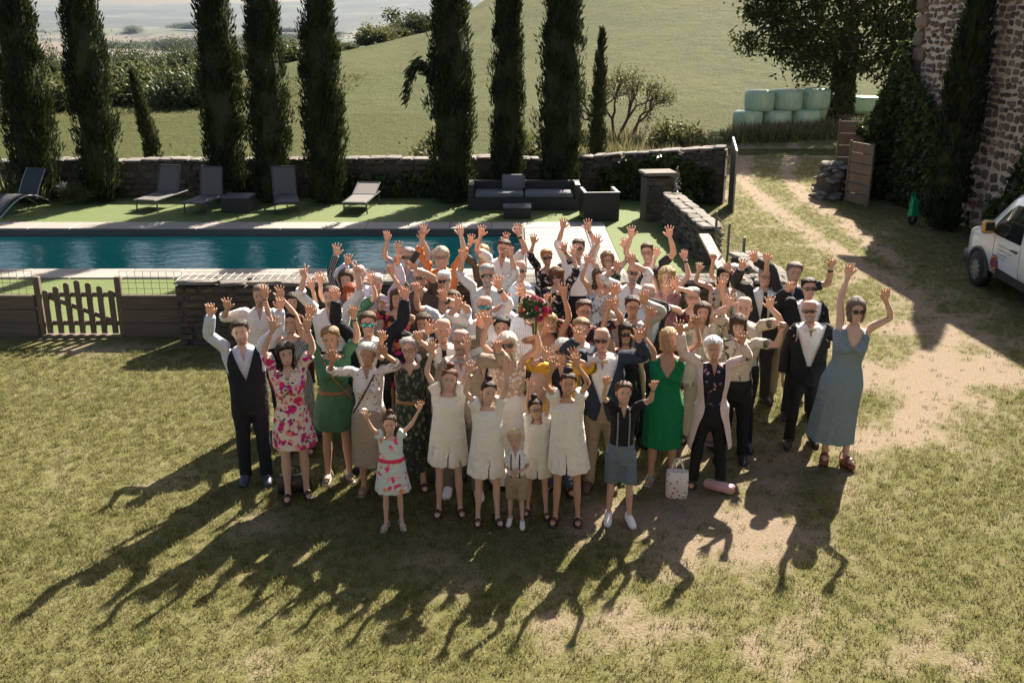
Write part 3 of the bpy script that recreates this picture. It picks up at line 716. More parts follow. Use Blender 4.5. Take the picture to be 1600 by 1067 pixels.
for x_, z_, w_, h_ in ops:
    o_ = MB().box((x_, -.3, z_ + h_ / 2), (w_ + .02, .04, h_ + .02)).build('window' if z_ > 0 else 'door', plain('dark_glass', (0.02, 0.024, 0.026), 0.08) if z_ > 0 else plain('door_paint', (.12, .16, .15), .5), fh)
    if z_ > 0:
        q_ = MB()
        for dx in (-w_ / 2 + .03, 0, w_ / 2 - .03): q_.box((x_ + dx, -.26, z_ + h_ / 2), (.06, .06, h_))
        q_.build('frame', plain('frame_paint', (.55, .55, .52), .5), o_)
        MB().cbox((x_, .03, z_ - .05), (w_ + .2, .2, .09), .01).build('sill', plain('window_stone', (0.42, 0.30, 0.23), 0.9, 0.15, 5, bump=0.3), o_)
# ================================================================== VEGETATION
M_BARK = plain('bark', (0.085, 0.065, 0.05), 0.95, 0.3, 12, bump=0.8, bscale=25)
M_CYP = leafmat('cypress_leaf', (0.008035, 0.01354, 0.00496), (0.03794, 0.04948, 0.01488), 0.25)
M_CYP2 = leafmat('cypress_leaf_young', (0.0186, 0.02604, 0.00992), (0.0682, 0.0744, 0.0279), 0.25)
M_OAK = leafmat('tree_leaf', (0.01364, 0.02108, 0.0062), (0.062, 0.0713, 0.01736), 0.4)
M_BUSH = leafmat('bush_leaf', (0.03627, 0.04675, 0.01612), (0.137, 0.1411, 0.05239), 0.4)
M_BUSHD = leafmat('hedge_leaf', (0.0248, 0.0372, 0.01736), (0.093, 0.1116, 0.04216), 0.3)
M_DRY = leafmat('dry_stalk', (0.124, 0.0992, 0.0465), (0.2604, 0.2108, 0.124), 0.35)
M_IVY = leafmat('ivy_leaf', (0.01934, 0.03546, 0.01451), (0.08866, 0.1209, 0.03546), 0.2, 0.45)

def cypress_mesh(seed, H, Rm, n=9000, leaf=(0.20, 0.055)):
    r = np.random.default_rng(seed)
    prof = lambda t: Rm * (0.62 + 0.42 * np.sin(np.clip(t * 1.25 + 0.18, 0, 1) * np.pi) ** 0.7) * np.clip((1 - t) / 0.22, 0.03, 1) ** 0.7
    nc = 330; ct = r.random(nc) ** 0.95; ca = r.random(nc) * 6.283
    cb = r.uniform(0.80, 1.12, nc); cb[r.random(nc) < 0.07] *= 1.25
    ci = r.integers(0, nc, n)
    t = np.clip(ct[ci] + r.normal(0, 0.018, n), 0.0, 0.995)
    a = ca[ci] + r.normal(0, 0.30, n)
    rad = prof(t) * cb[ci] * r.uniform(0.72, 1.03, n)
    P = np.c_[rad * np.cos(a), rad * np.sin(a), 0.08 + t * H]
    D = np.c_[np.cos(a) * 0.34, np.sin(a) * 0.34, np.full(n, 0.9)] + r.normal(0, 0.22, (n, 3))
    V, Q = leaves(P, D, r.uniform(0.6, 1.5, n) * leaf[0], leaf[1] * r.uniform(.7, 1.4, n), seed=seed)
    mb = MB(); mb.add(V, Q)
    tt = np.linspace(0, 1, 16); aa = np.linspace(0, 6.283, 12, endpoint=False)
    rr = prof(tt)[:, None] * 0.74 * (1 + 0.14 * r.normal(size=(16, 12)))
    mb.grid(np.stack([rr * np.cos(aa), rr * np.sin(aa), np.repeat((0.1 + tt * H * 0.985)[:, None], 12, 1)], -1), True, True)
    return mb.mesh('crown')
def trunk_mesh(H, r0):
    z = np.linspace(0, H, 6); return MB().tube(np.c_[0.02 * np.sin(z), 0.02 * np.cos(z), z - 0.05], np.linspace(r0, r0 * 0.2, 6), 8).mesh('trunk', True)
CYP = [cypress_mesh(20 + q, 8.4, 0.54, 15000, (0.14, 0.036)) for q in range(4)]
for me in CYP: me.materials.append(M_CYP)
CT = trunk_mesh(7.5, 0.17); CT.materials.append(M_BARK)
cyp_spec = [(-12.95, 27.15, 1.0, 1.08, 'behind the curved silver lounger'), (-11.2, 27.2, 1.02, .98, 'between the curved lounger and the first grey lounger'), (-7.75, 27.15, 1.05, .98, 'behind the upright grey lounger and the dark box'), (-6.52, 27.1, 1.0, 0.94, 'behind the grey lounger beside the dark box'),
            (-5.05, 27.0, 1.0, 0.95, 'between two grey loungers, beside the flat one'), (-1.6, 27.15, 1.0, 1.05, 'behind the sofa end, with a drooping side branch'), (-0.17, 27.3, 0.98, 0.8, 'slim one behind the middle of the sofa'), (1.32, 27.25, 1.05, 1.02, 'behind the sofa arm next to the armchair')]
for q, (x, y, sh, sw, where) in enumerate(cyp_spec):
    t = empty('cypress_tree', (x, y, 0), q * 1.3); tag(t, 'tall dark columnar cypress ' + where, 'cypress', 'cypresses along the boundary wall')
    t.rotation_euler = (R(random.uniform(-.8, .8)), R(random.uniform(-.2, 1.0)) , 0)
    link('trunk', CT, None, t, (0, 0, 0), (0, 0, 0)); link('crown', CYP[q % 4], None, t, (0, 0, 0), (0, 0, q * 1.7), (sw, sw, sh))
    if q == 5:
        r = np.random.default_rng(3); n = 500; s_ = r.random(n)
        P = np.c_[-0.45 - 0.75 * s_, r.normal(0, .1, n) - .3, 3.35 + 0.5 * np.sin(s_ * 2.6) - 0.9 * s_ ** 3] + r.normal(0, .06, (n, 3))
        V, Q = leaves(P, np.c_[-0.6 + 0 * s_, 0 * s_, -0.2 - s_] + r.normal(0, .3, (n, 3)), 0.22, 0.05, seed=4); mb = MB(); mb.add(V, Q)
        mb.tube([(-.3, -.2, 3.2), (-.8, -.3, 3.75), (-1.15, -.3, 3.3)], [.03, .02, .01], 5); mb.build('drooping_branch', M_CYP, t)
def young_cyp(x, y, z, H, Rr, lean, label):
    me = cypress_mesh(int(abs(x) * 31) + 5, H, Rr, 1800, (0.16, 0.045)); me.materials.append(M_CYP2)
    t = empty('cypress_tree', (x, y, z)); t.rotation_euler = (0, lean, 0); tag(t, label, 'cypress')
    link('crown', me, None, t); tm = trunk_mesh(H * .9, 0.05); tm.materials.append(M_BARK); link('trunk', tm, None, t)
young_cyp(2.45, 29.6, 0, 4.35, 0.23, R(1.5), 'thin young cypress standing alone behind the wall near the bare bush')
young_cyp(-10.4, 29.6, 0, 3.3, 0.22, R(-9), 'small leaning young cypress behind the wall between two tall ones')
me = cypress_mesh(77, 7.6, 0.45, 12000, (0.14, 0.04)); me.materials.append(M_CYP)
t = empty('cypress_tree', (10.2, 23.3, 0)); tag(t, 'tall cypress against the stone house beside the green wheelbarrow', 'cypress'); t.rotation_euler = (0, R(2.0), 0)
link('crown', me, None, t); link('trunk', CT, None, t)

def leaf_blob(seed, n, rx, ry, rz, leaf, up=0.3, shell=0.55, flat=0.0):
    r = np.random.default_rng(seed); nc = max(10, n // 60)
    d = r.normal(size=(nc, 3)); d /= np.linalg.norm(d, axis=1)[:, None]; d[:, 2] = np.abs(d[:, 2]) * (1 - flat) - 0.12
    C = d * np.array([rx, ry, rz]) * r.uniform(shell, 1.05, (nc, 1))
    ci = r.integers(0, nc, n); sc = r.uniform(0.14, 0.30, nc)
    P = C[ci] + r.normal(size=(n, 3)) * (sc[ci] * min(rx, ry, rz) * 1.0)[:, None]
    P[:, 2] = np.maximum(P[:, 2], -0.25 * rz)
    D = P / np.array([rx, ry, rz]) * 0.6 + r.normal(0, 0.7, (n, 3)) + np.array([0, 0, up])
    V, Q = leaves(P, D, r.uniform(.7, 1.4, n) * leaf, leaf * 0.55, seed=seed + 1)
    return V, Q
def bush_mesh(seed, n, rx, ry, rz, leaf, mat, core=0.55):
    mb = MB(); mb.add(*leaf_blob(seed, n, rx, ry, rz, leaf))
    r = np.random.default_rng(seed)
    th = np.linspace(0.02, np.pi * .62, 8)[:, None]; ph = np.linspace(0, 6.283, 10, endpoint=False)[None]
    G = np.stack([np.sin(th) * np.cos(ph), np.sin(th) * np.sin(ph), np.cos(th) + 0 * ph], -1) * np.array([rx, ry, rz]) * core * r.uniform(.7, 1.15, (8, 10, 1))
    mb.grid(G, True, False); me = mb.mesh('foliage'); me.materials.append(mat); return me
BM = [bush_mesh(40 + q, 2600, 1.0, 1.0, 0.85, 0.17, M_BUSH) for q in range(3)]
BD = [bush_mesh(50 + q, 2600, 1.0, 1.0, 1.0, 0.17, M_BUSHD) for q in range(3)]
BT = [bush_mesh(60 + q, 4200, 1.0, 1.0, 1.0, 0.085, M_BUSHD, .6) for q in range(3)]
STEM = MB().tube([(0, 0, -.4), (0.03, 0, .2), (-.02, .03, .7)], [.07, .05, .02], 6).mesh('stem', True); STEM.materials.append(M_BARK)
def bush(name, x, y, sx_, sy_, sz_, dark, label, cat, group=None, seed=0):
    z = float(terr(x, y)); t = empty(name, (x, y, z)); tag(t, label, cat, group)
    link('foliage', (BD if dark else BM)[seed % 3], None, t, (0, 0, sz_ * 0.25), (0, 0, seed * 1.1), (sx_, sy_, sz_)); link('stem', STEM, None, t, None, None, (sx_ * .6, sx_ * .6, sz_ * .8))
# hedge bushes on the left beyond the wall
r = random.Random(4)
for q in range(15):
    x = -31 + q * 1.12 + r.uniform(-.5, .5); y = 55 + r.uniform(-2, 5)
    bush('hedge_bush', x, y, r.uniform(1.1, 1.8), r.uniform(1.2, 1.9), r.uniform(1.0, 1.65), q % 4 == 1, 'dark green bush among the paler hedge across the mown field' if q % 4 == 1 else 'pale olive bush in the rough hedge across the mown field', 'bush', 'hedge bushes across the field', q)
for q, (x, y, s_) in enumerate([(-38, 58, 1.3), (-34.5, 60, 1.2), (-41, 54, 1.2), (-33, 50, 1.2), (-30.5, 51, 1.0)]):
    bush('hedge_bush', x, y, s_ * 1.2, s_, s_, False, 'leafy bush at the field corner beside the outermost cypress', 'bush', 'bushes at the field corner', q)
# scrub along the ridge of the hill
for q in range(17):
    x = -21 + q * 0.95 + r.uniform(-.3, .3); cy, cz = crest(x); y = float(cy) - 2 + r.uniform(-2, 4); s_ = r.uniform(.7, 1.7)
    bush('ridge_bush', x, y, s_, s_, s_ * r.uniform(.7, 1.0), q % 5 == 2, 'dark scrubby bush on the ridge line of the grassy hill' if q % 5 == 2 else 'pale scrubby bush on the ridge line of the grassy hill', 'bush', 'scrub along the hill ridge', q)
# dark trees down in the valley edge
def far_tree(x, y, s_, hgt, label, group, seed, base=None):
    z = float(terr(x, y)) if base is None else base
    t = empty('tree', (x, y, z)); tag(t, label, 'tree', group)
    link('crown', BT[seed % 3], None, t, (0, 0, hgt * 0.38), (0, 0, seed * .9), (s_, s_, hgt * 0.6)); link('trunk', STEM, None, t, (0, 0, 0), None, (s_ * 1.5, s_ * 1.5, hgt * .5))
for q in range(26):
    x = -58 + q * 1.75 + r.uniform(-.8, .8); y = 93 + r.uniform(-4, 5)
    far_tree(x, y, r.uniform(1.5, 2.6), r.uniform(.6, 2.3) - float(terr(x, y)) + .3, 'dark green tree in the belt of trees below the field', 'tree belt below the field', q)
for q in range(46):
    y = r.uniform(1500, 4300); x = -y * r.uniform(.17, .56); t = empty('copse', (x, y, float(terr(x, y)))); tag(t, 'far clump of trees on the hazy valley floor', 'trees', 'tree clumps in the valley')
    link('crown', BT[q % 3], None, t, (0, 0, 3), (0, 0, q * .9), (r.uniform(30, 95), r.uniform(12, 30), r.uniform(9, 17)))
# leafy weeds by the wall
for q, (x, y, s_, lb) in enumerate([(-10.1, 29.3, .75, 'white flowering leafy shrub around the leaning young cypress'), (-4.0, 29.3, .6, 'feathery weed behind the wall beside the flat lounger'), (3.4, 31, .8, 'scrubby bush behind the wall beside the thin cypress'), (6.2, 38, .9, 'low bush in the rough grass left of the bales'), (-2.4, 33, .9, 'pale scrub seen between two cypresses behind the sofa'), (0.6, 34, 1.0, 'dry scrub seen between the slim cypress and its neighbour')]):
    bush('shrub', x, y, s_, s_, s_, False, lb, 'shrub', None, q)
# tall dry grass: along the wall, round the bales, rough bank
def stalks(name, pts, h, w, mat, label, seed):
    rr = np.random.default_rng(seed); pts = np.asarray(pts); n = len(pts)
    P = np.c_[pts, terr(pts[:, 0], pts[:, 1])]; D = np.c_[rr.normal(0, .28, (n, 2)), np.ones(n)]
    V, Q = leaves(P, D, rr.uniform(.5, 1.2, n) * h, w, seed=seed); mb = MB(); mb.add(V, Q)
    o = mb.build(name, mat); tag(o, label, 'grass', kind='stuff')
rr = np.random.default_rng(12)
P1 = np.c_[rr.uniform(1.5, 13, 5200), rr.uniform(29, 42, 5200)]; P1 = P1[(P1[:, 0] < 5.4 + (P1[:, 1] - 29) * .2)]
P2 = np.c_[rr.uniform(9.0, 17.5, 2600), rr.normal(41.3, .45, 2600) + 0]; P2[:, 1] += (P2[:, 0] - 9) * 0.25
stalks('dry_grass', np.vstack([P1, P2]), 0.55, 0.045, M_DRY, 'tall dry grass on the rough bank behind the wall', 1)
P3 = np.c_[rr.uniform(8.5, 18, 3500), rr.normal(40.2, .5, 3500)]; P3[:, 1] += (P3[:, 0] - 9) * 0.28
stalks('bank_grass', np.vstack([P3, np.c_[rr.uniform(1.0, 5.4, 2500), rr.uniform(29, 40, 2500)]]), 0.45, 0.05, M_BUSH, 'green grass bank in front of the bales', 2)
P4 = np.c_[rr.uniform(-40, -9, 9000), rr.uniform(50, 66, 9000)]
stalks('field_tufts', P4, 0.09, 0.11, leafmat('field_tuft', (0.0682, 0.0744, 0.02108), (0.1302, 0.124, 0.0465), .4), 'rough tufted grass over the hillside', 3)
P5 = np.c_[rr.uniform(-10, 60, 9000), 45 + 95 * rr.random(9000) ** 1.2]

# bare branching bush behind the wall
def branches(mb, p, d, L, rad, depth, rr, tips, spread=.42):
    q = p + d * L; mid = (p + q) / 2 + rr.normal(0, L * 0.07, 3)
    mb.tube([p, mid, q], [rad, rad * .85, rad * .68], 5 if depth < 3 else 7, False)
    if depth == 0: tips.append(q); return
    for _ in range(rr.integers(2, 4)):
        nd = d + rr.normal(0, spread, 3); nd[2] += 0.12; nd /= np.linalg.norm(nd)
        branches(mb, q, nd, L * rr.uniform(.62, .85), rad * .66, depth - 1, rr, tips, spread)
t = empty('bare_tree', (4.25, 41.5, 0)); t.scale = (1.15,) * 3; tag(t, 'small twiggy half bare tree with forked trunks on the bank', 'tree')
mb = MB(); tips = []; rr = np.random.default_rng(8)
[branches(mb, np.array([.1 * q, 0, -.05]), np.array(dv_) / np.linalg.norm(dv_), .86, 0.075, 4, rr, tips, .5) for q, dv_ in enumerate([(-.62, 0, .78), (-.25, .2, .95), (.22, -.1, .95), (.58, .1, .8)])]
mb.build('trunk', M_BARK, t, True)
T = np.array(tips); n = 3800; P = T[rr.integers(0, len(T), n)] + rr.normal(0, .16, (n, 3)); mb = MB(); mb.add(*leaves(P, rr.normal(0, 1, (n, 3)), .09, .05, seed=2)); mb.build('crown', M_BUSH, t)
t = empty('bare_tree', (-12.2, 118, float(terr(-12.2, 118)))); tag(t, 'leaning dead tree silhouetted on the ridge of the hill', 'tree')
mb = MB(); tips = []; branches(mb, np.array([0, 0, -.3]), np.array([-.15, 0, .98]), 2.2, 0.26, 3, rr, tips); branches(mb, np.array([-.3, 0, 1.7]), np.array([-.9, 0, .35]), 1.6, 0.14, 1, rr, tips); mb.build('trunk', M_BARK, t, True)
T = np.array(tips); n = 900; P = T[rr.integers(0, len(T), n)] + rr.normal(0, .35, (n, 3)); mb = MB(); mb.add(*leaves(P, rr.normal(0, 1, (n, 3)), .3, .2, seed=2)); mb.build('crown', M_BUSHD, t)

# the big tree over the bales
t = empty('broadleaf_tree', (14.3, 44.3, 0)); tag(t, 'big dark broadleaf tree with ivy on its trunk beside the wrapped bales', 'tree')
mb = MB(); tips = []; rr = np.random.default_rng(21)
mb.tube([(0, 0, -.1), (.05, 0, 1.2), (0.1, .05, 2.6), (.2, 0, 4.2)], [.5, .36, .32, .28], 10, False)
for q in range(9):
    a = q * 0.75 + rr.normal(0, .2); z0 = 2.4 + 0.32 * q
    branches(mb, np.array([.08, 0, z0]), np.array([math.cos(a) * .85, math.sin(a) * .85, .45 + .06 * q]) / 1.05, 1.75, .15, 3, rr, tips)
mb.build('trunk', M_BARK, t, True)
T = np.array(tips); nc = 900
th = rr.random(nc) * 6.283; cz = rr.uniform(-1, 1, nc); rad = np.sqrt(1 - cz ** 2)
C = np.c_[np.cos(th) * rad, np.sin(th) * rad, cz] * np.array([4.4, 4.0, 4.5]) * rr.uniform(.45, 1.0, (nc, 1)) ** .6 + np.array([0.1, 0, 6.1])
C = np.vstack([C[C[:, 2] > 1.7 + 1.9 * rr.random(len(C))], T, T]); n = 46000; ci = rr.integers(0, len(C), n)
P = C[ci] + rr.normal(0, 1, (n, 3)) * np.array([.30, .30, .20]); D = rr.normal(0, 1, (n, 3)) + np.array([0, 0, -.2])
mb = MB(); mb.add(*leaves(P, D, rr.uniform(.14, .26, n), .11, seed=9)); mb.build('crown', M_OAK, t)
n = 2600; z = rr.uniform(0, 3.2, n); a = rr.random(n) * 6.283; rad = (.52 - .05 * z) * rr.uniform(.75, 1.15, n)
mb = MB(); mb.add(*leaves(np.c_[rad * np.cos(a), rad * np.sin(a), z], np.c_[np.cos(a), np.sin(a), -.3 + 0 * a] + rr.normal(0, .5, (n, 3)), .15, .11, seed=3)); mb.build('ivy', M_IVY, t)

# ivy: on the boundary wall end, on the house corner and by the window
def ivy(name, P, Nrm, label, seed, size=0.12, parent=None):
    rr = np.random.default_rng(seed); n = len(P)
    D = np.array(Nrm) * 0.55 + rr.normal(0, .45, (n, 3)) + np.array([0, 0, -.45])
    mb = MB(); mb.add(*leaves(P, D, rr.uniform(.7, 1.4, n) * size, size * .85, seed=seed)); o = mb.build(name, M_IVY, parent)
    if label: tag(o, label, 'ivy')
    return o
rr = np.random.default_rng(31)
def wall_ivy(c0, c1, zmaxf, n, off, nrm, name, label, seed):
    t_ = rr.random(n * 2); z = rr.random(n * 2) * 2.2; d = np.array(c1) - np.array(c0)
    h = zmaxf(t_); msk = z < h * (0.75 + .3 * fbm(t_ * 9, z * 3)); t_ = t_[msk][:n]; z = z[msk][:n]
    P = np.c_[c0[0] + d[0] * t_, c0[1] + d[1] * t_, z] + np.array(nrm) * (off + rr.uniform(0, .18, len(z))[:, None])
    return ivy(name, P, nrm, label, seed)
wall_ivy((2.5, 28.0), (5.5, 27.0), lambda t: 0.95 + 0.45 * np.sin(t * 3.0), 3600, .24, (-.33, -.94, 0), 'ivy', 'dark ivy spilling down the taller end of the boundary wall', 32)
wall_ivy((-5.0, 28.1), (-2.2, 28.1), lambda t: 0.8 + 0 * t, 1400, .24, (0, -1, 0), 'ivy', 'low dark creeper on the boundary wall behind the flat lounger', 33)
# sloping ivy mass at the house corner (an ivy-grown garden wall stub)
stub = empty('ivy_wall', (9.75, 27.9, 0)); tag(stub, 'garden wall stub smothered in dark ivy sloping down from the house corner', 'wall')
mb = MB(); pts = [(0, 0), (1.0, 0), (1.0, 4.0), (.8, 4.05), (.5, 2.9), (0.2, 2.1), (0, 1.8)]
V = [(a, -.3, b) for a, b in pts] + [(a, .3, b) for a, b in pts]; n = len(pts)
mb.add(V, [[a, (a + 1) % n, n + (a + 1) % n, n + a] for a in range(n)], [[0, a, a + 1] for a in range(1, n - 1)] + [[n, n + a + 1, n + a] for a in range(1, n - 1)]); mb.build('core', plain('mortar_dark', (.09, .08, .06), .95), stub)
n = 9000; x = rr.uniform(-.12, 1.0, n); top = np.interp(x, [p[0] for p in pts[2:][::-1]], [p[1] for p in pts[2:][::-1]]); z = rr.random(n) * (top + .15)
y = np.where(rr.random(n) < .8, -.32 - rr.uniform(0, .22, n), rr.uniform(-.4, .4, n)); z = np.where(y > -.3, top + rr.uniform(-.05, .2, n), z)
ivy('ivy', np.c_[x, y, z], (-.2, -1, 0), None, 36, 0.13, stub)
n = 5200; yy = rr.uniform(0, 2.9, n); zz = rr.random(n) * (4.1 - 0.75 * yy + 0.5 * (fbm(yy * 3, yy) - .5)); P = np.c_[10.52 + .07 * yy - rr.uniform(0, .22, n), 27.4 - yy, np.maximum(zz, .02)]
ivy('ivy', P, (-1, 0, 0), 'dark ivy climbing the far corner of the stone house', 37, .13)
n = 6000; yy = rr.uniform(5.2, 9.5, n); hz = 0.9 + 3.6 * sstep(5.4, 7.6, yy) + .5 * (fbm(yy * 2, yy) - .5); zz = rr.random(n) * hz; P = np.c_[10.52 + .07 * yy - rr.uniform(0, .25, n), 27.4 - yy, zz]
P = P[~((yy > 5.9) & (yy < 6.9) & (zz > 2.7) & (zz < 3.8))]
ivy('ivy', P, (-1, 0, 0), 'ivy curtain on the stone house below and beside its window', 38, .13)
# spiky yucca-like clump by the curved lounger
t = empty('strappy_plant', (-13.6, 26.9, 0)); tag(t, 'clump of strappy spiky leaves by the curved silver lounger', 'plant')
for c_ in range(5):
    n = 60; a = rr.random(n) * 6.283; el = rr.uniform(.5, 1.3, n); D = np.c_[np.cos(a) * np.cos(el), np.sin(a) * np.cos(el), np.sin(el)]
    mb = MB(); mb.add(*leaves(np.zeros((n, 3)) + np.array([-.9 + c_ * .42, rr.normal(0, .15), .02]), D, rr.uniform(.5, .95, n), .06, seed=c_)); mb.build('leaf_rosette', leafmat('strap_leaf', (.05, .07, .02), (.2, .21, .08), .3), t)
t = empty('flowering_shrub', (-11.9, 26.8, 0)); tag(t, 'little white flowering shrub between two cypress trunks', 'shrub')
link('foliage', BM[1], None, t, (0.2, 0, .2), None, (.5, .25, .38)); V, Q = leaf_blob(91, 160, .16, .14, .3, .06)
mb = MB(); mb.add(V + np.array([-.2, -.1, .3]), Q); mb.build('flowers', plain('white_petal', (.7, .68, .62), .7), t)
# ================================================================== POOLSIDE FURNITURE
M_SLING = plain('sling_fabric', (0.1152, 0.1066, 0.09792), 0.75, 0.1, 20, spec=0.3)
M_FRAME = plain('lounger_frame', (0.05184, 0.05184, 0.05184), 0.45)
M_SILVER = plain('silver_frame', (0.3168, 0.3226, 0.3283), 0.3, 0.05, 3, metal=0.8)
def slab(mb, y0, z0, y1, z1, w, th):
    L = math.hypot(y1 - y0, z1 - z0); a = math.atan2(z1 - z0, y1 - y0)
    mb.cbox((0, (y0 + y1) / 2, (z0 + z1) / 2), (w, L, th), th * .3, M=rotx(a))
def lounger(x, y, rz, back, label):
    t = empty('sun_lounger', (x, y, 0), rz); t.scale = (.93, .93, .93); tag(t, label, 'sun lounger', None)
    mb = MB(); slab(mb, -0.85, 0.34, 0.28, 0.36, 0.60, 0.035); mb.build('seat', M_SLING, t)
    yb, zb = 0.28 + 0.78 * math.cos(back), 0.37 + 0.78 * math.sin(back)
    mb = MB(); slab(mb, 0.285, 0.375, yb, zb, 0.60, 0.035); mb.build('backrest', M_SLING, t)
    mb = MB()
    for s_ in (-1, 1):
        mb.tube([(s_ * .32, -0.88, .33), (s_ * .32, 0.95, .36)], .022, 6); mb.tube([(s_ * .32, 0.28, .37), (s_ * .32, yb, zb + .02)], .02, 6)
    mb.tube([(-.32, yb, zb + .02), (.32, yb, zb + .02)], .02, 6); mb.tube([(-.32, -.88, .33), (.32, -.88, .33)], .02, 6); mb.tube([(-.32, .95, .36), (.32, .95, .36)], .02, 6)
    mb.build('frame', M_FRAME, t)
    for s_ in (-1, 1):
        for yy in (-.75, .8): MB().tube([(s_ * .31, yy, .34), (s_ * .33, yy - .02, 0)], .02, 6).build('leg', M_FRAME, t)
    return t
lounger(-9.3, 26.35, R(-14), R(68), 'grey sling sun lounger set apart at the wall, backrest raised')
lounger(-7.98, 25.95, R(-9), R(78), 'grey sling sun lounger with upright backrest touching the dark box')
lounger(-5.95, 26.05, R(14), R(72), 'grey sling sun lounger angled inwards on the other side of the dark box')
lounger(-3.95, 26.0, R(-5), R(16), 'grey sling sun lounger lying nearly flat beside the sofa')
t = empty('sun_lounger', (-12.75, 25.75, 0), R(-20)); tag(t, 'curved sun lounger with bright silver tube frame and black sling', 'sun lounger')
a = np.linspace(0, 1, 12); seat = np.c_[-1.0 + 1.3 * a, 0.12 + 0.33 * np.sin(a * 2.6) ** 1.0]
def sling(prof, w, name, mat):
    mb = MB(); G = np.array([[(s_ * w / 2, p[0], p[1] + e) for s_, e in ((-1, 0), (1, 0), (1, .025), (-1, .025))] for p in prof]); mb.grid(G, True, True); mb.build(name, mat, t)
sling(seat, .58, 'seat', plain('black_sling', (.03, .032, .034), .7)); back_ = np.c_[0.22 + 0.42 * a ** 1.3, 0.30 + 0.72 * a]; sling(back_, .58, 'backrest', MATS['black_sling'])
for s_ in (-1, 1):
    mb = MB(); mb.tube(np.c_[np.full(12, s_ * .32), -1.05 + 1.9 * a, 0.02 + 0.42 * np.sin(a * np.pi)], .022, 6); mb.build('runner', M_SILVER, t)
    mb = MB(); mb.tube(np.c_[np.full(12, s_ * .31), back_[:, 0], back_[:, 1] + .01], .018, 6); mb.build('back_rail', M_SILVER, t)
k = N('rattan'); co = k.coord(); br = k.n('TexWave'); br.inputs['Scale'].default_value = 18; k.l(co, br.inputs['Vector'])
k.base(k.ramp(br.outputs['Fac'], [(0, (.010, .010, .011)), (1, (.028, .027, .027))])); k.rough(.5); k.bump(br.outputs['Fac'], .4, .01); M_RAT = k.m
M_CUSH = plain('grey_cushion', (.13, .135, .145), .9, .08, 6, bump=.1)
o = empty('storage_box', (-7.12, 25.75, 0), R(-3)); tag(o, 'dark rattan storage box between two grey loungers', 'box')
MB().cbox((0, 0, .19), (.72, .66, .37), .012).build('body', M_RAT, o); MB().cbox((0, 0, .4), (.76, .7, .05), .015).build('lid', plain('dark_lid', (.075, .08, .085), .45), o)
so = empty('sofa', (.32, 26.2, 0)); tag(so, 'long black rattan garden sofa with grey seat cushions', 'sofa')
MB().cbox((0, 0, .17), (2.95, .80, .33), .015).build('base', M_RAT, so)
MB().cbox((0, .36, .50), (2.95, .12, .36), .015).build('backrest', M_RAT, so)
for s_ in (-1, 1): MB().cbox((s_ * 1.39, -.06, .5), (.15, .70, .35), .015).build('armrest', M_RAT, so)
for s_ in (-1, 1): MB().cbox((s_ * .655, -.07, .40), (1.28, .66, .15), .05).build('seat_cushion', M_CUSH, so, True)
MB().cbox((-.28, .22, .66), (.62, .14, .40), .05, M=rotx(R(-12))).build('back_cushion', M_CUSH, so, True)
o = empty('coffee_table', (.13, 24.95, 0)); tag(o, 'low black rattan coffee table in front of the sofa', 'table')
MB().cbox((0, 0, .14), (.68, .62, .27), .012).build('base', M_RAT, o); MB().cbox((0, 0, .285), (.72, .66, .025), .008).build('top', plain('table_glass', (.09, .095, .10), .2), o)
o = empty('armchair', (2.18, 24.75, 0), R(4)); tag(o, 'black rattan armchair seen from behind, beside the sofa', 'armchair')
MB().cbox((0, .05, .18), (.78, .72, .34), .015).build('base', M_RAT, o); MB().cbox((0, -.37, .36), (.88, .10, .70), .015).build('backrest', M_RAT, o)
for s_ in (-1, 1): MB().cbox((s_ * .39, .06, .36), (.10, .76, .70), .015).build('armrest', M_RAT, o)
MB().cbox((0, .05, .40), (.66, .64, .12), .04).build('seat_cushion', M_CUSH, o, True)
mb = MB(); mb.box((0, -.39, .722), (.90, .07, .008)); mb.box((-.40, .05, .722), (.07, .78, .008)); mb.box((.40, .05, .722), (.07, .78, .008)); mb.build('edge_trim', plain('pale_trim', (.34, .33, .32), .4), o)
o = MB().ell((0, 0, 0), (.17, .13, .09)).ell((.06, .05, .05), (.1, .1, .06)).build('towel', plain('white_towel', (.7, .7, .68), .9), None, True, loc=(2.36, 24.72, .55)); tag(o, 'crumpled white towel left on the armchair', 'towel')

# ================================================================== WRAPPED BALES
k = N('bale_wrap'); co = k.coord(); mp = k.n('Mapping'); mp.inputs['Scale'].default_value = (3, 3, .5); k.l(co, mp.inputs[0])
f = k.noise(4, 5, .6, vec=mp.outputs[0]); k.base(k.ramp(f, [(.3, (0.2671, 0.4006, 0.2758)), (.7, (0.3858, 0.5225, 0.3754))])); k.rough(.38); k.bump(f, .35, .04); M_BALE = k.m
z_ = [(-.60, .40), (-.585, .52), (-.52, .60), (-.3, .625), (0, .632), (.3, .625), (.50, .605), (.57, .55), (.59, .40), (.60, .0)]
aa = np.linspace(0, 6.283, 24, endpoint=False); rr = np.random.default_rng(5)
BALE = []
for q in range(2):
    G = np.array([[(rad * math.cos(a) * (1 + .012 * rr.normal()), rad * math.sin(a) * (1 + .012 * rr.normal()), z) for a in aa] for z, rad in [(-.60, .01)] + z_]); mb = MB(); mb.grid(G); me = mb.mesh('wrapped_bale', True); me.materials.append(M_BALE); BALE.append(me)
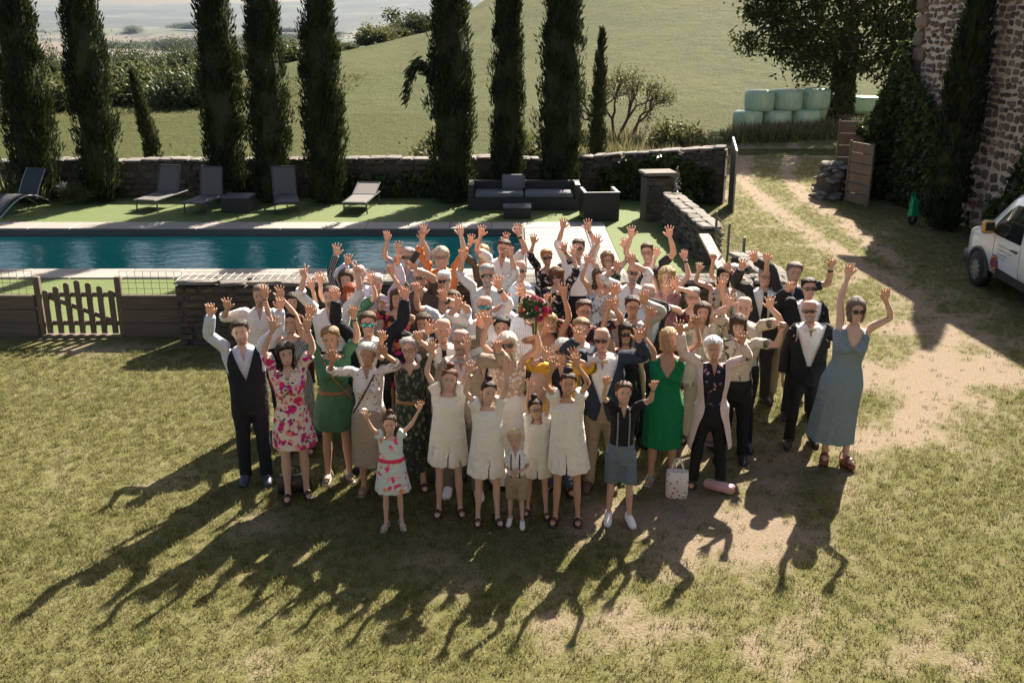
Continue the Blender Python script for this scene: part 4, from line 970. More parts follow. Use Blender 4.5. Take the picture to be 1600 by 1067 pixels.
for q, (x, y, z, lb) in enumerate([(9.95, 42.9, .49, 'pale green wrapped bale at the outer end of the bottom row'), (11.2, 43.0, .49, 'wrapped bale in the bottom row, second from the open end'), (12.45, 43.2, .49, 'wrapped bale in the bottom row partly behind the tree leaves'), (13.7, 44.9, .49, 'wrapped bale in the bottom row hidden by the tree trunk'), (10.45, 43.1, 1.45, 'pale green wrapped bale on top at the open end of the stack'), (11.65, 43.2, 1.46, 'wrapped bale on top in the middle of the stack'), (12.9, 43.5, 1.45, 'wrapped bale on top shaded by the tree foliage'), (16.2, 46.9, .45, 'single sagging wrapped bale past the big tree trunk')]):
    o = link('wrapped_bale', BALE[q % 2], None, None, (x, y, (z if z < 1 else z - .14) - .12 + float(terr(x, y))), (0, 0, q * 1.9), (1, 1, .74 if q < 7 else .66)); tag(o, lb, 'bale', 'wrapped bales stacked by the tree')

# ================================================================== VAN
vn = empty('parked_van', (8.62, 18.2, 0)); tag(vn, 'white delivery van with maroon round emblem and yellow mirror', 'van')
vdir = math.atan2(1.0, .03); vn.rotation_euler = (0, 0, vdir); off = Vector((-1.52, -.90)); c_, s_ = math.cos(vdir), math.sin(vdir)
vn.location = (8.74 + c_ * off.x - s_ * off.y, 18.1 + s_ * off.x + c_ * off.y, 0)   # front-left wheel ends up at (8.75, 18.15)
k = N('van_paint'); k.base((.74, .75, .75)); k.rough(.22); k.b.inputs['Coat Weight'].default_value = .6; M_VAN = k.m
M_BLK = plain('van_plastic', (.022, .023, .024), .55); M_GLASS = plain('van_glass', (.015, .02, .02), .04, .05, 2, spec=.8)
# stations: x, zbottom, zbelt, ztop, halfwidth bottom, belt, top
ST = [(-2.48, .42, 1.05, 1.86, .86, .90, .78), (-2.40, .34, 1.05, 1.92, .91, .95, .81), (-1.5, .32, 1.05, 1.96, .93, .97, .82), (0, .32, 1.05, 1.97, .93, .97, .82), (.45, .32, 1.06, 1.955, .93, .97, .81), (.75, .32, 1.06, 1.86, .93, .97, .80), (1.05, .32, 1.06, 1.66, .93, .965, .79), (1.35, .32, 1.05, 1.43, .93, .96, .80), (1.62, .32, 1.0, 1.22, .93, .95, .80), (1.9, .32, .94, 1.10, .92, .935, .80), (2.15, .31, .86, 1.02, .89, .90, .76), (2.33, .30, .76, .90, .82, .83, .68), (2.43, .32, .62, .72, .70, .70, .58)]
G = []
for x, zb, zm, zt, wb, wm, wt in ST:
    half = [(0, zb), (wb * .8, zb), (wb, zb + .08), (wm, (zb + zm) / 2), (wm, zm), (wm - .03, zm + (zt - zm) * .3), (wt + .02, zt - .12 * min(1, (zt - zm) / .4)), (wt - .08, zt - .02), (wt * .5, zt), (0, zt + .01)]
    ring = [(x, y, z) for y, z in half] + [(x, -y, z) for y, z in half[-2:0:-1]]; G.append(ring)
mb = MB(); mb.grid(np.array(G), True, True); body = mb.build('body', M_VAN, vn, True)
def side_pt(x, z, s_=1, off=.006):
    i_ = max(q for q in range(len(ST)) if ST[q][0] <= x); a, b = ST[i_], ST[min(i_ + 1, len(ST) - 1)]; f = 0 if a is b else (x - a[0]) / (b[0] - a[0])
    zb, zm, zt, wb, wm, wt = [a[q] + (b[q] - a[q]) * f for q in range(1, 7)]
    pr = [(zb + .08, wb), ((zb + zm) / 2, wm), (zm, wm), (zm + (zt - zm) * .3, wm - .03), (zt - .12 * min(1, (zt - zm) / .4), wt + .02), (zt - .02, wt - .08), (zt, wt * .5)]
    return (x, s_ * (np.interp(z, [p[0] for p in pr], [p[1] for p in pr]) + off), z)
def side_panel(name, poly, mat, parent, nsub=6, off=.006, s_=1):
    """polygon on the van side given as lower edge and upper edge polylines with equal counts"""
    lo, hi = poly; G = []
    for f in np.linspace(0, 1, nsub): G.append([side_pt(l[0] + (h[0] - l[0]) * f, l[1] + (h[1] - l[1]) * f, s_, off) for l, h in zip(lo, hi)])
    mb = MB(); mb.grid(np.array(G), False); return mb.build(name, mat, parent, True)
for s_ in (1, -1):
    dr = side_panel('door', ([(-.05, .45), (.4, .45), (.95, .45)], [(-.05, 1.0), (.4, 1.0), (.95, 1.0)]), M_VAN, vn, 4, .003, s_)
    side_panel('window', ([(-.02, 1.10), (.25, 1.10), (.55, 1.10), (.85, 1.10), (1.12, 1.11)], [(-.02, 1.72), (.25, 1.72), (.5, 1.70), (.72, 1.58), (1.0, 1.34)]), M_GLASS, dr, 6, .008, s_)
    for xs in ((-.06, -.05), (.96, .972)): side_panel('seam', ([(xs[0], .42), (xs[1], .42)], [(xs[0], 1.08), (xs[1], 1.08)]), M_BLK, dr, 4, .005, s_)
    mb = MB(); mb.cbox((.12, s_ * 1.0, .96), (.2, .04, .035), .012); mb.build('handle', M_BLK, dr)
    side_panel('sill_trim', ([(-1.1, .36), (0, .36), (.85, .36)], [(-1.1, .52), (0, .52), (.78, .54)]), M_BLK, vn, 3, .012, s_)
    mi_ = MB().cbox((1.02, s_ * 1.09, 1.22), (.13, .22, .24), .04).build('mirror', plain('mirror_yellow', (.62, .36, .09), .35), vn, True)
    MB().cbox((.948, s_ * 1.09, 1.235), (.012, .15, .15), .003).build('glass', plain('mirror_glass', (.03, .032, .034), .05), mi_)
    MB().ell((2.22, s_ * .72, .90), (.16, .14, .10), M=roty(R(25))).build('headlight', plain('lamp_clear', (.65, .55, .36), .12, coat=1), vn, True)
    for xw in (1.52, -1.55):
        w = empty('wheel', (xw, s_ * .90, .33)); w.parent = vn
        mb = MB(); a = np.linspace(0, 6.283, 28, endpoint=False); pr = [(.10, .19), (.10, .30), (.06, .33), (-.08, .33), (-.10, .30), (-.10, .19)]
        mb.grid(np.array([[(rd * math.cos(q), yy, rd * math.sin(q)) for q in a] for yy, rd in pr])); mb.build('tyre', plain('rubber', (.018, .018, .018), .8), w, True)
        mb = MB(); yo = .07 * s_
        mb.grid(np.array([[(rd * math.cos(q), yo + dy, rd * math.sin(q)) for q in a] for rd, dy in ((.205, .02 * s_), (.195, .025 * s_), (.185, .02 * s_))]))
        for q in range(10):
            M_ = roty(q * math.pi / 5); mb.box(np.array(M_) @ np.array([.115, yo + .015 * s_, 0]), (.17, .03, .045), M=M_)
        mb.ell((0, yo, 0), (.05, .03, .05)); mb.build('rim', plain('alloy', (.5, .5, .5), .35, metal=.7), w)
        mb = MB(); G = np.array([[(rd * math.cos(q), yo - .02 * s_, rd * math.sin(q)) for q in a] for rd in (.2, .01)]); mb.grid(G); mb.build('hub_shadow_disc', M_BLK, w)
        mb = MB(); aa_ = np.linspace(-.15, math.pi + .15, 16); mb.grid(np.array([[(xw + rd * math.cos(q), s_ * yy, .33 + rd * math.sin(q)) for q in aa_] for rd, yy in ((.43, .945), (.43, .985), (.36, .985), (.36, .84))]), False); mb.build('wheel_arch', M_BLK, vn, True)
        mb = MB(); mb.grid(np.array([[(xw + rd * math.cos(q), s_ * .978, .33 + rd * math.sin(q)) for q in np.linspace(-.25, math.pi + .25, 18)] for rd in (.37, .02)]), False); mb.build('arch_well', M_BLK, vn)
G = [[(x, y, z) for y in np.linspace(-w_, w_, 6)] for x, z, w_ in ((.62, 1.925, .66), (.9, 1.785, .68), (1.2, 1.57, .70), (1.5, 1.34, .72))]
MB().grid(np.array(G) + np.array([0.0, 0, .012]), False).build('windscreen', M_GLASS, vn, True)
mb = MB()
for x, z0, z1, w_ in ((2.44, .28, .55, .72),): mb.cbox((2.36, 0, .42), (.2, 1.52, .26), .05)
mb.cbox((2.15, .80, .42), (.5, .2, .26), .05); mb.cbox((2.15, -.80, .42), (.5, .2, .26), .05); mb.build('bumper', M_BLK, vn, True)
def text_mesh(s_, size):
    cu = bpy.data.curves.new('txt', 'FONT'); cu.body = s_; cu.size = size; cu.resolution_u = 2
    ob = bpy.data.objects.new('txt', cu); COL.objects.link(ob); dg = bpy.context.evaluated_depsgraph_get()
    me = bpy.data.meshes.new_from_object(ob.evaluated_get(dg)); bpy.data.objects.remove(ob); return me
Mtx = plain('lettering_grey', (.10, .10, .11), .6); Mwh = plain('lettering_white', (.85, .85, .85), .6)
def van_text(s_, size, x, z, mat, name='lettering', off=.012):
    me = text_mesh(s_, size); y = side_pt(x, z, 1, off)[1]; me.materials.append(mat)
    o = bpy.data.objects.new(name, me); COL.objects.link(o); o.parent = vn
    o.matrix_local = Matrix(((-1, 0, 0, x), (0, 0, 1, y), (0, 1, 0, z), (0, 0, 0, 1)))
van_text('Création Gourmande', .062, .80, .93, Mtx); van_text('La Rabhote du Goût', .070, .81, .855, Mtx); van_text('7 Rue de Besserve', .055, .79, .785, Mtx); van_text('63320 Champeix', .055, .83, .72, Mtx)
mb = MB(); a = np.linspace(0, 6.283, 24, endpoint=False); ex, ez = .86, .60
mb.grid(np.array([[(ex + rd * math.cos(q), side_pt(ex, ez)[1] + .012, ez + rd * math.sin(q)) for q in a] for rd in (.15 , .002)])); em = mb.build('emblem', plain('emblem_maroon', (.19, .015, .07), .5), vn)
mb = MB()
for a0, a1 in ((.5, 2.6), (3.7, 5.7)):
    q = np.linspace(a0, a1, 10); mb.grid(np.array([[(ex + rd * math.cos(w), side_pt(ex, ez)[1] + .016, ez + rd * math.sin(w)) for w in q] for rd in (.125, .105)]), False)
mb.build('arc', plain('emblem_gold', (.55, .36, .05), .5), em); van_text('10ANS', .085, ex + .125, ez - .03, Mwh, 'emblem_lettering', .018)
# green wheelbarrow upright against the house
t = empty('wheelbarrow', (9.72, 23.9, 0), R(20)); t.scale = (.72, .72, .78); tag(t, 'green wheelbarrow tipped up on its black wheel by the house cypress', 'wheelbarrow')
mb = MB(); mb.grid(np.array([[(.0 + .17 * math.cos(q) * rd, yy, .19 + .17 * math.sin(q) * rd) for q in np.linspace(0, 6.283, 16, endpoint=False)] for yy, rd in ((-.04, .6), (-.05, .95), (0, 1.08), (.05, .95), (.04, .6))])); mb.build('wheel', MATS['rubber'], t, True)
mb = MB(); V = [(-.16, -.12, .3), (.16, -.12, .3), (.10, -.05, .78), (-.10, -.05, .78), (-.2, .06, .3), (.2, .06, .3), (.06, .06, .9), (-.06, .06, .9)]; mb.add(V, [[0, 1, 2, 3], [5, 4, 7, 6], [0, 4, 5, 1], [1, 5, 6, 2], [2, 6, 7, 3], [3, 7, 4, 0]]); mb.build('tray', plain('wheelbarrow_green', (.01, .28, .09), .4), t)
for s_ in (-1, 1): MB().tube([(s_ * .1, 0, .2), (s_ * .16, .05, .6), (s_ * .05, .1, 1.0)], .014, 6).build('handle', MATS['wheelbarrow_green'], t)
# ================================================================== PEOPLE
# Templates are modelled once in a T pose (facing -y, palms forward), then bent to each pose by blending bone transforms.
SEX = {
 'm': dict(sx=.172, arm=1.0, leg=1.0, tor=[(.80, .10, .09), (.86, .160, .112), (.92, .170, .118), (.99, .166, .114), (1.08, .157, .110), (1.17, .164, .114), (1.26, .180, .122), (1.33, .186, .120), (1.39, .182, .104), (1.435, .145, .084), (1.475, .075, .064), (1.50, .058, .056)]),
 'f': dict(sx=.150, arm=.84, leg=.96, tor=[(.80, .10, .09), (.86, .170, .116), (.92, .178, .120), (.99, .160, .110), (1.08, .132, .098), (1.17, .140, .101), (1.26, .155, .106), (1.33, .158, .104), (1.39, .156, .090), (1.435, .122, .074), (1.475, .062, .056), (1.50, .050, .050)]),
 'c': dict(sx=.128, arm=.78, leg=.82, tor=[(.80, .09, .08), (.86, .132, .104), (.92, .136, .106), (.99, .130, .104), (1.08, .122, .100), (1.17, .122, .098), (1.26, .130, .098), (1.33, .134, .094), (1.39, .132, .082), (1.435, .100, .066), (1.475, .055, .052), (1.50, .046, .046)]),
}
ARM = [(-.035, .060), (.02, .058), (.10, .050), (.20, .044), (.27, .041), (.31, .041), (.38, .039), (.47, .031), (.53, .027), (.56, .027)]
LEG = [(.92, .080), (.82, .086), (.70, .076), (.58, .062), (.50, .055), (.45, .053), (.36, .057), (.26, .047), (.15, .037), (.08, .037)]
AZ = 1.41; LX = .092
def ring(cx, cy, cz, rx, ry, n, ax='z', p=2.3):
    a = np.linspace(0, 2 * np.pi, n, endpoint=False); c, s = np.cos(a), np.sin(a)
    u = np.sign(c) * np.abs(c) ** (2 / p) * rx; v = np.sign(s) * np.abs(s) ** (2 / p) * ry
    if ax == 'z': return np.c_[cx + u, cy + v, np.full(n, cz)]
    return np.c_[np.full(n, cx), cy + u, cz + v]
def torso_rings(mb, tab, off, z0=None, z1=None, n=20, depth=1.0):
    zs = [t[0] for t in tab]; lo = zs[0] if z0 is None else z0; hi = zs[-1] if z1 is None else z1
    zz = sorted(set([lo, hi] + [z for z in zs if lo < z < hi]))
    G = [ring(0, 0.008, z, np.interp(z, zs, [t[1] for t in tab]) + off, (np.interp(z, zs, [t[2] for t in tab]) + off) * depth, n) for z in zz]
    mb.grid(np.array(G), True, True)
def arm_rings(mb, S, off, x1, x0=-.035, n=12, flare=0.0):
    for sg in (-1, 1):
        xs = [a[0] for a in ARM]; xx = sorted(set([x0, x1] + [x for x in xs if x0 < x < x1]))
        G = [ring(sg * (S['sx'] + x), 0.008, AZ, np.interp(x, xs, [a[1] for a in ARM]) * S['arm'] + off + flare * max(0, x) , np.interp(x, xs, [a[1] for a in ARM]) * S['arm'] + off + flare * max(0, x), n, 'x', 2) for x in xx]
        if sg > 0: G = [g[::-1] for g in G]
        mb.grid(np.array(G)[:, ::-1], True, True)
def leg_rings(mb, S, off, z1, n=12, minr=0.0, z0=.92):
    for sg in (-1, 1):
        zs = [l[0] for l in LEG][::-1]; rs = [l[1] for l in LEG][::-1]
        zz = sorted(set([z0, z1] + [z for z in zs if z1 < z < z0]))
        G = [ring(sg * LX, 0.008, z, max(np.interp(z, zs, rs) * S['leg'] + off, minr), max(np.interp(z, zs, rs) * S['leg'] + off, minr) * 1.05, n, 'z', 2) for z in zz]
        mb.grid(np.array(G), True, True)
def bust(mb, off):
    for sg in (-1, 1): mb.ell((sg * .068, -.075, 1.262), (.070 + off * .5, .062 + off, .068 + off * .5), 12, 8)
def unify(mb, voxel, tris, smooth=4, post=None):
    """fuse overlapping volumes to one continuous skin, thin it out, return V,T"""
    me = mb.mesh('tmp'); bm = bmesh.new(); bm.from_mesh(me); bmesh.ops.recalc_face_normals(bm, faces=bm.faces); bm.to_mesh(me); bm.free()
    ob = bpy.data.objects.new('tmp', me); COL.objects.link(ob)
    m = ob.modifiers.new('r', 'REMESH'); m.mode = 'VOXEL'; m.voxel_size = voxel
    if smooth: m = ob.modifiers.new('s', 'SMOOTH'); m.iterations = smooth; m.factor = .5
    dg = bpy.context.evaluated_depsgraph_get(); ev = ob.evaluated_get(dg); n = sum(len(p.vertices) - 2 for p in ev.data.polygons)
    m = ob.modifiers.new('d', 'DECIMATE'); m.ratio = min(1, tris / max(n, 1))
    dg = bpy.context.evaluated_depsgraph_get(); me2 = bpy.data.meshes.new_from_object(ob.evaluated_get(dg))
    bpy.data.objects.remove(ob); bpy.data.meshes.remove(me)
    bm = bmesh.new(); bm.from_mesh(me2); bmesh.ops.triangulate(bm, faces=bm.faces)
    if post: post(bm)
    bmesh.ops.triangulate(bm, faces=bm.faces)
    bm.verts.ensure_lookup_table(); bm.verts.index_update()
    V = np.array([v.co[:] for v in bm.verts]); T = np.array([[v.index for v in f.verts] for f in bm.faces]); bm.free(); bpy.data.meshes.remove(me2)
    return V, T
def cut(bm, planes, kill):
    for co, no in planes:
        bmesh.ops.bisect_plane(bm, geom=bm.verts[:] + bm.edges[:] + bm.faces[:], dist=1e-5, plane_co=co, plane_no=no)
    dl = [f for f in bm.faces if kill(f.calc_center_median())]
    bmesh.ops.delete(bm, geom=dl, context='FACES')
def vneck(zv, slope, top=1.6):
    """open a V at the front: half width = slope*(z-zv)"""
    no = Vector((1, 0, -slope)).normalized(); no2 = Vector((-1, 0, -slope)).normalized()
    return lambda bm: cut(bm, [((0, 0, zv), no), ((0, 0, zv), no2), ((0, .0, 1.3), (0, 1, 0))], lambda c: c.y < 0.0 and c.z > zv and abs(c.x) < slope * (c.z - zv))

# ---------------- hands
def hand_mesh(S, pose):
    mb = MB(); W = S['sx'] + .53; k = 1.02 if S is not SEX['c'] else .95
    for sg in (-1, 1):
        pr = [(-.03, .024, .022), (0, .026, .021), (.03, .036, .018), (.06, .044, .017), (.092, .043, .014), (.103, .036, .010)]
        G = [np.c_[np.full(10, W + x * k), 0.008 + np.cos(a_) * ty * k, AZ + np.sin(a_) * wz * k] for x, wz, ty in pr for a_ in [np.linspace(0, 2 * np.pi, 10, endpoint=False)]]
        H = MB(); H.grid(np.array(G), True, True)
        f = [(.031, 19, .072), (.011, 6, .084), (-.011, -7, .078), (-.030, -22, .062)]
        for q, (z0, ang, L) in enumerate(f):
            curl = {'open': .12, 'relax': .35, 'fist': 1.75, 'v': .08 if q < 2 else 1.75}[pose]
            sp = {'open': 1.0, 'relax': .55, 'fist': .1, 'v': 1.5}[pose]
            p = np.array([W + .088 * k, .006, AZ + z0 * k]); P = [p]; th = R(ang * sp); cu = 0
            for s_ in (.44, .32, .24):
                cu += curl; d = np.array([math.cos(th) * math.cos(cu), -math.sin(cu), math.sin(th) * math.cos(cu)]); p = p + d * L * s_ * k; P.append(p)
            H.tube(P, np.array([.0100, .0092, .0084, .0060]) * k, 6)
        b = np.array([W + .028 * k, .004, AZ + .030 * k]); tl = {'open': (.62, -.25, .75), 'relax': (.75, -.45, .5), 'fist': (.75, -.65, .1), 'v': (.7, -.7, 0)}[pose]
        d = np.array(tl) / np.linalg.norm(tl); H.tube([b - d * .012, b + d * .028 * k, b + d * .050 * k + np.array([.006, 0, 0]), b + d * .068 * k + np.array([.014, 0, 0])], np.array([.014, .0125, .0105, .007]) * k, 6)
        V = np.vstack(H.V); V[:, 0] *= sg
        Q = np.vstack(H.Q); T = np.vstack(H.T)
        if sg < 0: Q = Q[:, ::-1]; T = T[:, ::-1]
        mb.add(V, Q, T)
    return mb
# ---------------- head
HEADP = [(1.40, .056, -.038, .070), (1.46, .053, -.040, .066), (1.505, .051, -.040, .062), (1.524, .045, -.070, .063), (1.538, .050, -.090, .068), (1.555, .057, -.092, .074), (1.575, .062, -.091, .082), (1.595, .066, -.090, .090), (1.615, .069, -.089, .095), (1.638, .072, -.085, .099), (1.656, .074, -.090, .101), (1.685, .075, -.088, .101), (1.710, .072, -.079, .096), (1.732, .061, -.062, .080), (1.746, .040, -.038, .054), (1.754, .012, -.006, .018)]
HZ = np.array([h[0] for h in HEADP])
def head_r(z): return [np.interp(z, HZ, [h[q] for h in HEADP]) for q in (1, 2, 3)]
def head_pt(z, a, off=0.0):
    """a = 0 at the face, pi at the back"""
    w, yf, yb = head_r(z); c, s = np.cos(a), np.sin(a)
    p = np.where(c > 0, 2.25, 2.0)
    x = np.sign(s) * np.abs(s) ** (2 / p) * (w + off); y = np.where(c > 0, -1, 1) * np.abs(c) ** (2 / p) * np.where(c > 0, -yf + off - .01, yb + off - .01) + 0.01
    return x, y
def head_mesh(fem):
    mb = MB(); a = np.linspace(-np.pi, np.pi, 36, endpoint=False); zz = np.concatenate([[1.40, 1.44, 1.48], np.linspace(1.50, 1.74, 25), [1.749, 1.755]])
    G = []
    for z in zz:
        x, y = head_pt(z, a); x = x * (.95 if fem else 1.0)
        nose = np.exp(-(a / .13) ** 2) * np.interp(z, [1.572, 1.582, 1.592, 1.61, 1.645, 1.66], [0, .012, .022, .015, .004, 0])
        sock = np.exp(-((np.abs(a) - .36) / .16) ** 2) * np.exp(-((z - 1.637) / .013) ** 2) * .008
        cheek = np.exp(-((np.abs(a) - .6) / .3) ** 2) * np.exp(-((z - 1.607) / .016) ** 2) * .004
        lip = np.exp(-(a / .22) ** 2) * np.exp(-((z - 1.562) / .010) ** 2) * .004
        G.append(np.c_[x, y - nose + sock - cheek - lip, np.full(36, z)])
    mb.grid(np.array(G), True, True); return mb
def put(col, mb, V, F, c): pass
SKIN = [(.55, .355, .265), (.50, .305, .215), (.59, .395, .305), (.46, .275, .185), (.56, .345, .255)]
HAIRC = dict(nearblack=(.014, .010, .008), darkbrown=(.035, .020, .013), brown=(.075, .042, .024), auburn=(.13, .05, .022), red=(.24, .045, .016), strawberry=(.34, .15, .06), darkblond=(.22, .145, .075), blond=(.40, .28, .14), paleblond=(.55, .42, .24), greyblond=(.42, .36, .27), silverblond=(.62, .56, .46), grey=(.30, .285, .27), greywhite=(.52, .50, .47), white=(.70, .68, .65), greybrown=(.16, .125, .10))

# ---------------- templates
TPL = {}
def body_tpl(sx_):
    if ('body', sx_) in TPL: return TPL[('body', sx_)]
    S = SEX[sx_]; mb = MB(); torso_rings(mb, S['tor'], 0); arm_rings(mb, S, 0, .55); leg_rings(mb, S, 0, .05)
    if sx_ == 'f': bust(mb, 0)
    for sg in (-1, 1): mb.ell((sg * LX, -.055, .034), (.043, .125, .036), 12, 8)
    V, T = unify(mb, .012, 2600); fz = sstep(.58, .74, V[:, 2]) * (1 - sstep(1.12, 1.26, V[:, 2])); V[:, :2] *= 1 - .13 * fz[:, None]
    TPL[('body', sx_)] = (V, T); return TPL[('body', sx_)]
def garment(kind, sx_, **k):
    key = (kind, sx_) + tuple(sorted(k.items()))
    if key in TPL: return TPL[key]
    S = SEX[sx_]; mb = MB(); post = None; tris = 1900
    SL = {'0': None, 'S': .20, 'L3': .36, 'L': .525}[k.get('sleeve', '0')]
    if kind == 'shirt':
        torso_rings(mb, S['tor'], .014, .85, 1.478); arm_rings(mb, S, .012, SL or .02, flare=.02)
        if sx_ == 'f': bust(mb, .012)
        post = vneck(1.36, .28); tris = 2300
    elif kind == 'trousers':
        torso_rings(mb, S['tor'], .022, .765, 1.02); leg_rings(mb, S, .016, k.get('zb', .055), minr=.066 * S['leg'])
    elif kind == 'shorts':
        torso_rings(mb, S['tor'], .024, .765, 1.03); leg_rings(mb, S, .026, .52, minr=.09)
    elif kind in ('jacket', 'cardigan'):
        torso_rings(mb, S['tor'], .030, k.get('hem', .80), 1.470, depth=1.03)
        zs = k.get('hem', .80)
        if zs < .8: mb.grid(np.array([ring(0, .01, z, np.interp(z, [zs, .95], [.225, .20]), np.interp(z, [zs, .95], [.17, .145]), 20) for z in (zs, .7, .85, 1.0)]), True, True)
        arm_rings(mb, S, .022, SL or .5, flare=.012)
        if sx_ == 'f': bust(mb, .022)
        op = k.get('open', .012)
        def post(bm, op=op):
            pl = [((op, 0, 1.0), Vector((1, 0, -.30 if kind == 'jacket' else -.12)).normalized()), ((-op, 0, 1.0), Vector((-1, 0, -.30 if kind == 'jacket' else -.12)).normalized()), ((op, 0, 1.0), Vector((1, 0, .14)).normalized()), ((-op, 0, 1.0), Vector((-1, 0, .14)).normalized()), ((0, 0, 1.0), (0, 0, 1)), ((0, 0, 1.3), (0, 1, 0))]
            sl = .30 if kind == 'jacket' else .12
            cut(bm, pl, lambda c: c.y < 0 and ((c.z > 1.0 and abs(c.x) < op + sl * (c.z - 1.0)) or (c.z <= 1.0 and abs(c.x) < op + .14 * (1.0 - c.z))))
        tris = 2600
    elif kind == 'vest':
        torso_rings(mb, S['tor'], .024, .86, 1.47, depth=1.03)
        def post(bm):
            pl = [((0, 0, 1.16), Vector((1, 0, -.36)).normalized()), ((0, 0, 1.16), Vector((-1, 0, -.36)).normalized()), ((.165, 0, 1.3), (1, 0, 0)), ((-.165, 0, 1.3), (1, 0, 0)), ((0, 0, 1.22), (0, 0, 1)), ((0, 0, 1.3), (0, 1, 0))]
            cut(bm, pl, lambda c: (c.y < 0 and c.z > 1.16 and abs(c.x) < .36 * (c.z - 1.16)) or (abs(c.x) > .165 and c.z > 1.22))
    elif kind == 'dress':
        top = 1.44 if SL else 1.425
        torso_rings(mb, S['tor'], .010, 1.0, top)
        if sx_ == 'f': bust(mb, .010)
        if SL: arm_rings(mb, S, .014, SL, flare=.06 if SL < .3 else .04)
        hem = k['hem']; fl = k['flare']; zz = np.linspace(hem, 1.10, 9); tw = S['tor']
        w = lambda z: np.interp(z, [hem, .90, 1.10], [fl, max(.20, fl * .82), .142]); d_ = lambda z: np.interp(z, [hem, .90, 1.10], [fl * .82, .155, .108])
        mb.grid(np.array([ring(0, .008, z, w(z), d_(z), 24, 'z', 2) for z in zz]), True, True)
        if k.get('v'): post = vneck(1.40 - k['v'] * 1.5, .55)
        else: post = vneck(1.375, .9) if not SL else vneck(1.37, .5)
        tris = 2600
    elif kind == 'kid_dress':
        zz = np.linspace(k['hem'], 1.44, 12)
        w = lambda z: np.interp(z, [k['hem'], 1.15, 1.33, 1.40, 1.44], [k['flare'], .185, .155, .145, .095]); d_ = lambda z: np.interp(z, [k['hem'], 1.15, 1.33, 1.40, 1.44], [k['flare'] * .75, .145, .118, .098, .07])
        mb.grid(np.array([ring(0, .006, z, w(z), d_(z), 24, 'z', 2) for z in zz]), True, True); arm_rings(mb, S, .022, .13, flare=.16); tris = 2200
        if k.get('split', 1):
          def post(bm, hem=k['hem']): cut(bm, [((.012, 0, 0), (1, 0, -.06)), ((-.012, 0, 0), (1, 0, .06)), ((0, 0, hem + .14), (0, 0, 1)), ((0, 0, 0), (0, 1, 0))], lambda c: c.y < 0 and c.z < hem + .14 and abs(c.x) < .028 * (hem + .14 - c.z) / .14 + .003)
    elif kind == 'skirt':
        hem = k['hem']; zz = np.linspace(hem, 1.03, 7); mb.grid(np.array([ring(0, .008, z, np.interp(z, [hem, .9, 1.03], [.23, .205, .17]), np.interp(z, [hem, .9, 1.03], [.19, .15, .12]), 24, 'z', 2) for z in zz]), True, True); tris = 1200
    if kind in ('dress', 'skirt', 'kid_dress'):
        p0 = post
        def post(bm, p0=p0, hem=k['hem'] + .014):
            cut(bm, [((0, 0, hem), (0, 0, 1))], lambda c: c.z < hem)
            if p0: p0(bm)
    V, T = unify(mb, .0125, tris, 3, post)
    if kind in ('dress', 'skirt', 'kid_dress'):       # folds in the skirt
        a = np.arctan2(V[:, 1], V[:, 0]); f = 1 - sstep(k['hem'], 1.02, V[:, 2]); amp = 1 + f * .05 * np.sin(a * 9 + 1.3 * np.sin(a * 3)); V[:, 0] *= amp; V[:, 1] *= amp
    TPL[key] = (V, T); return V, T

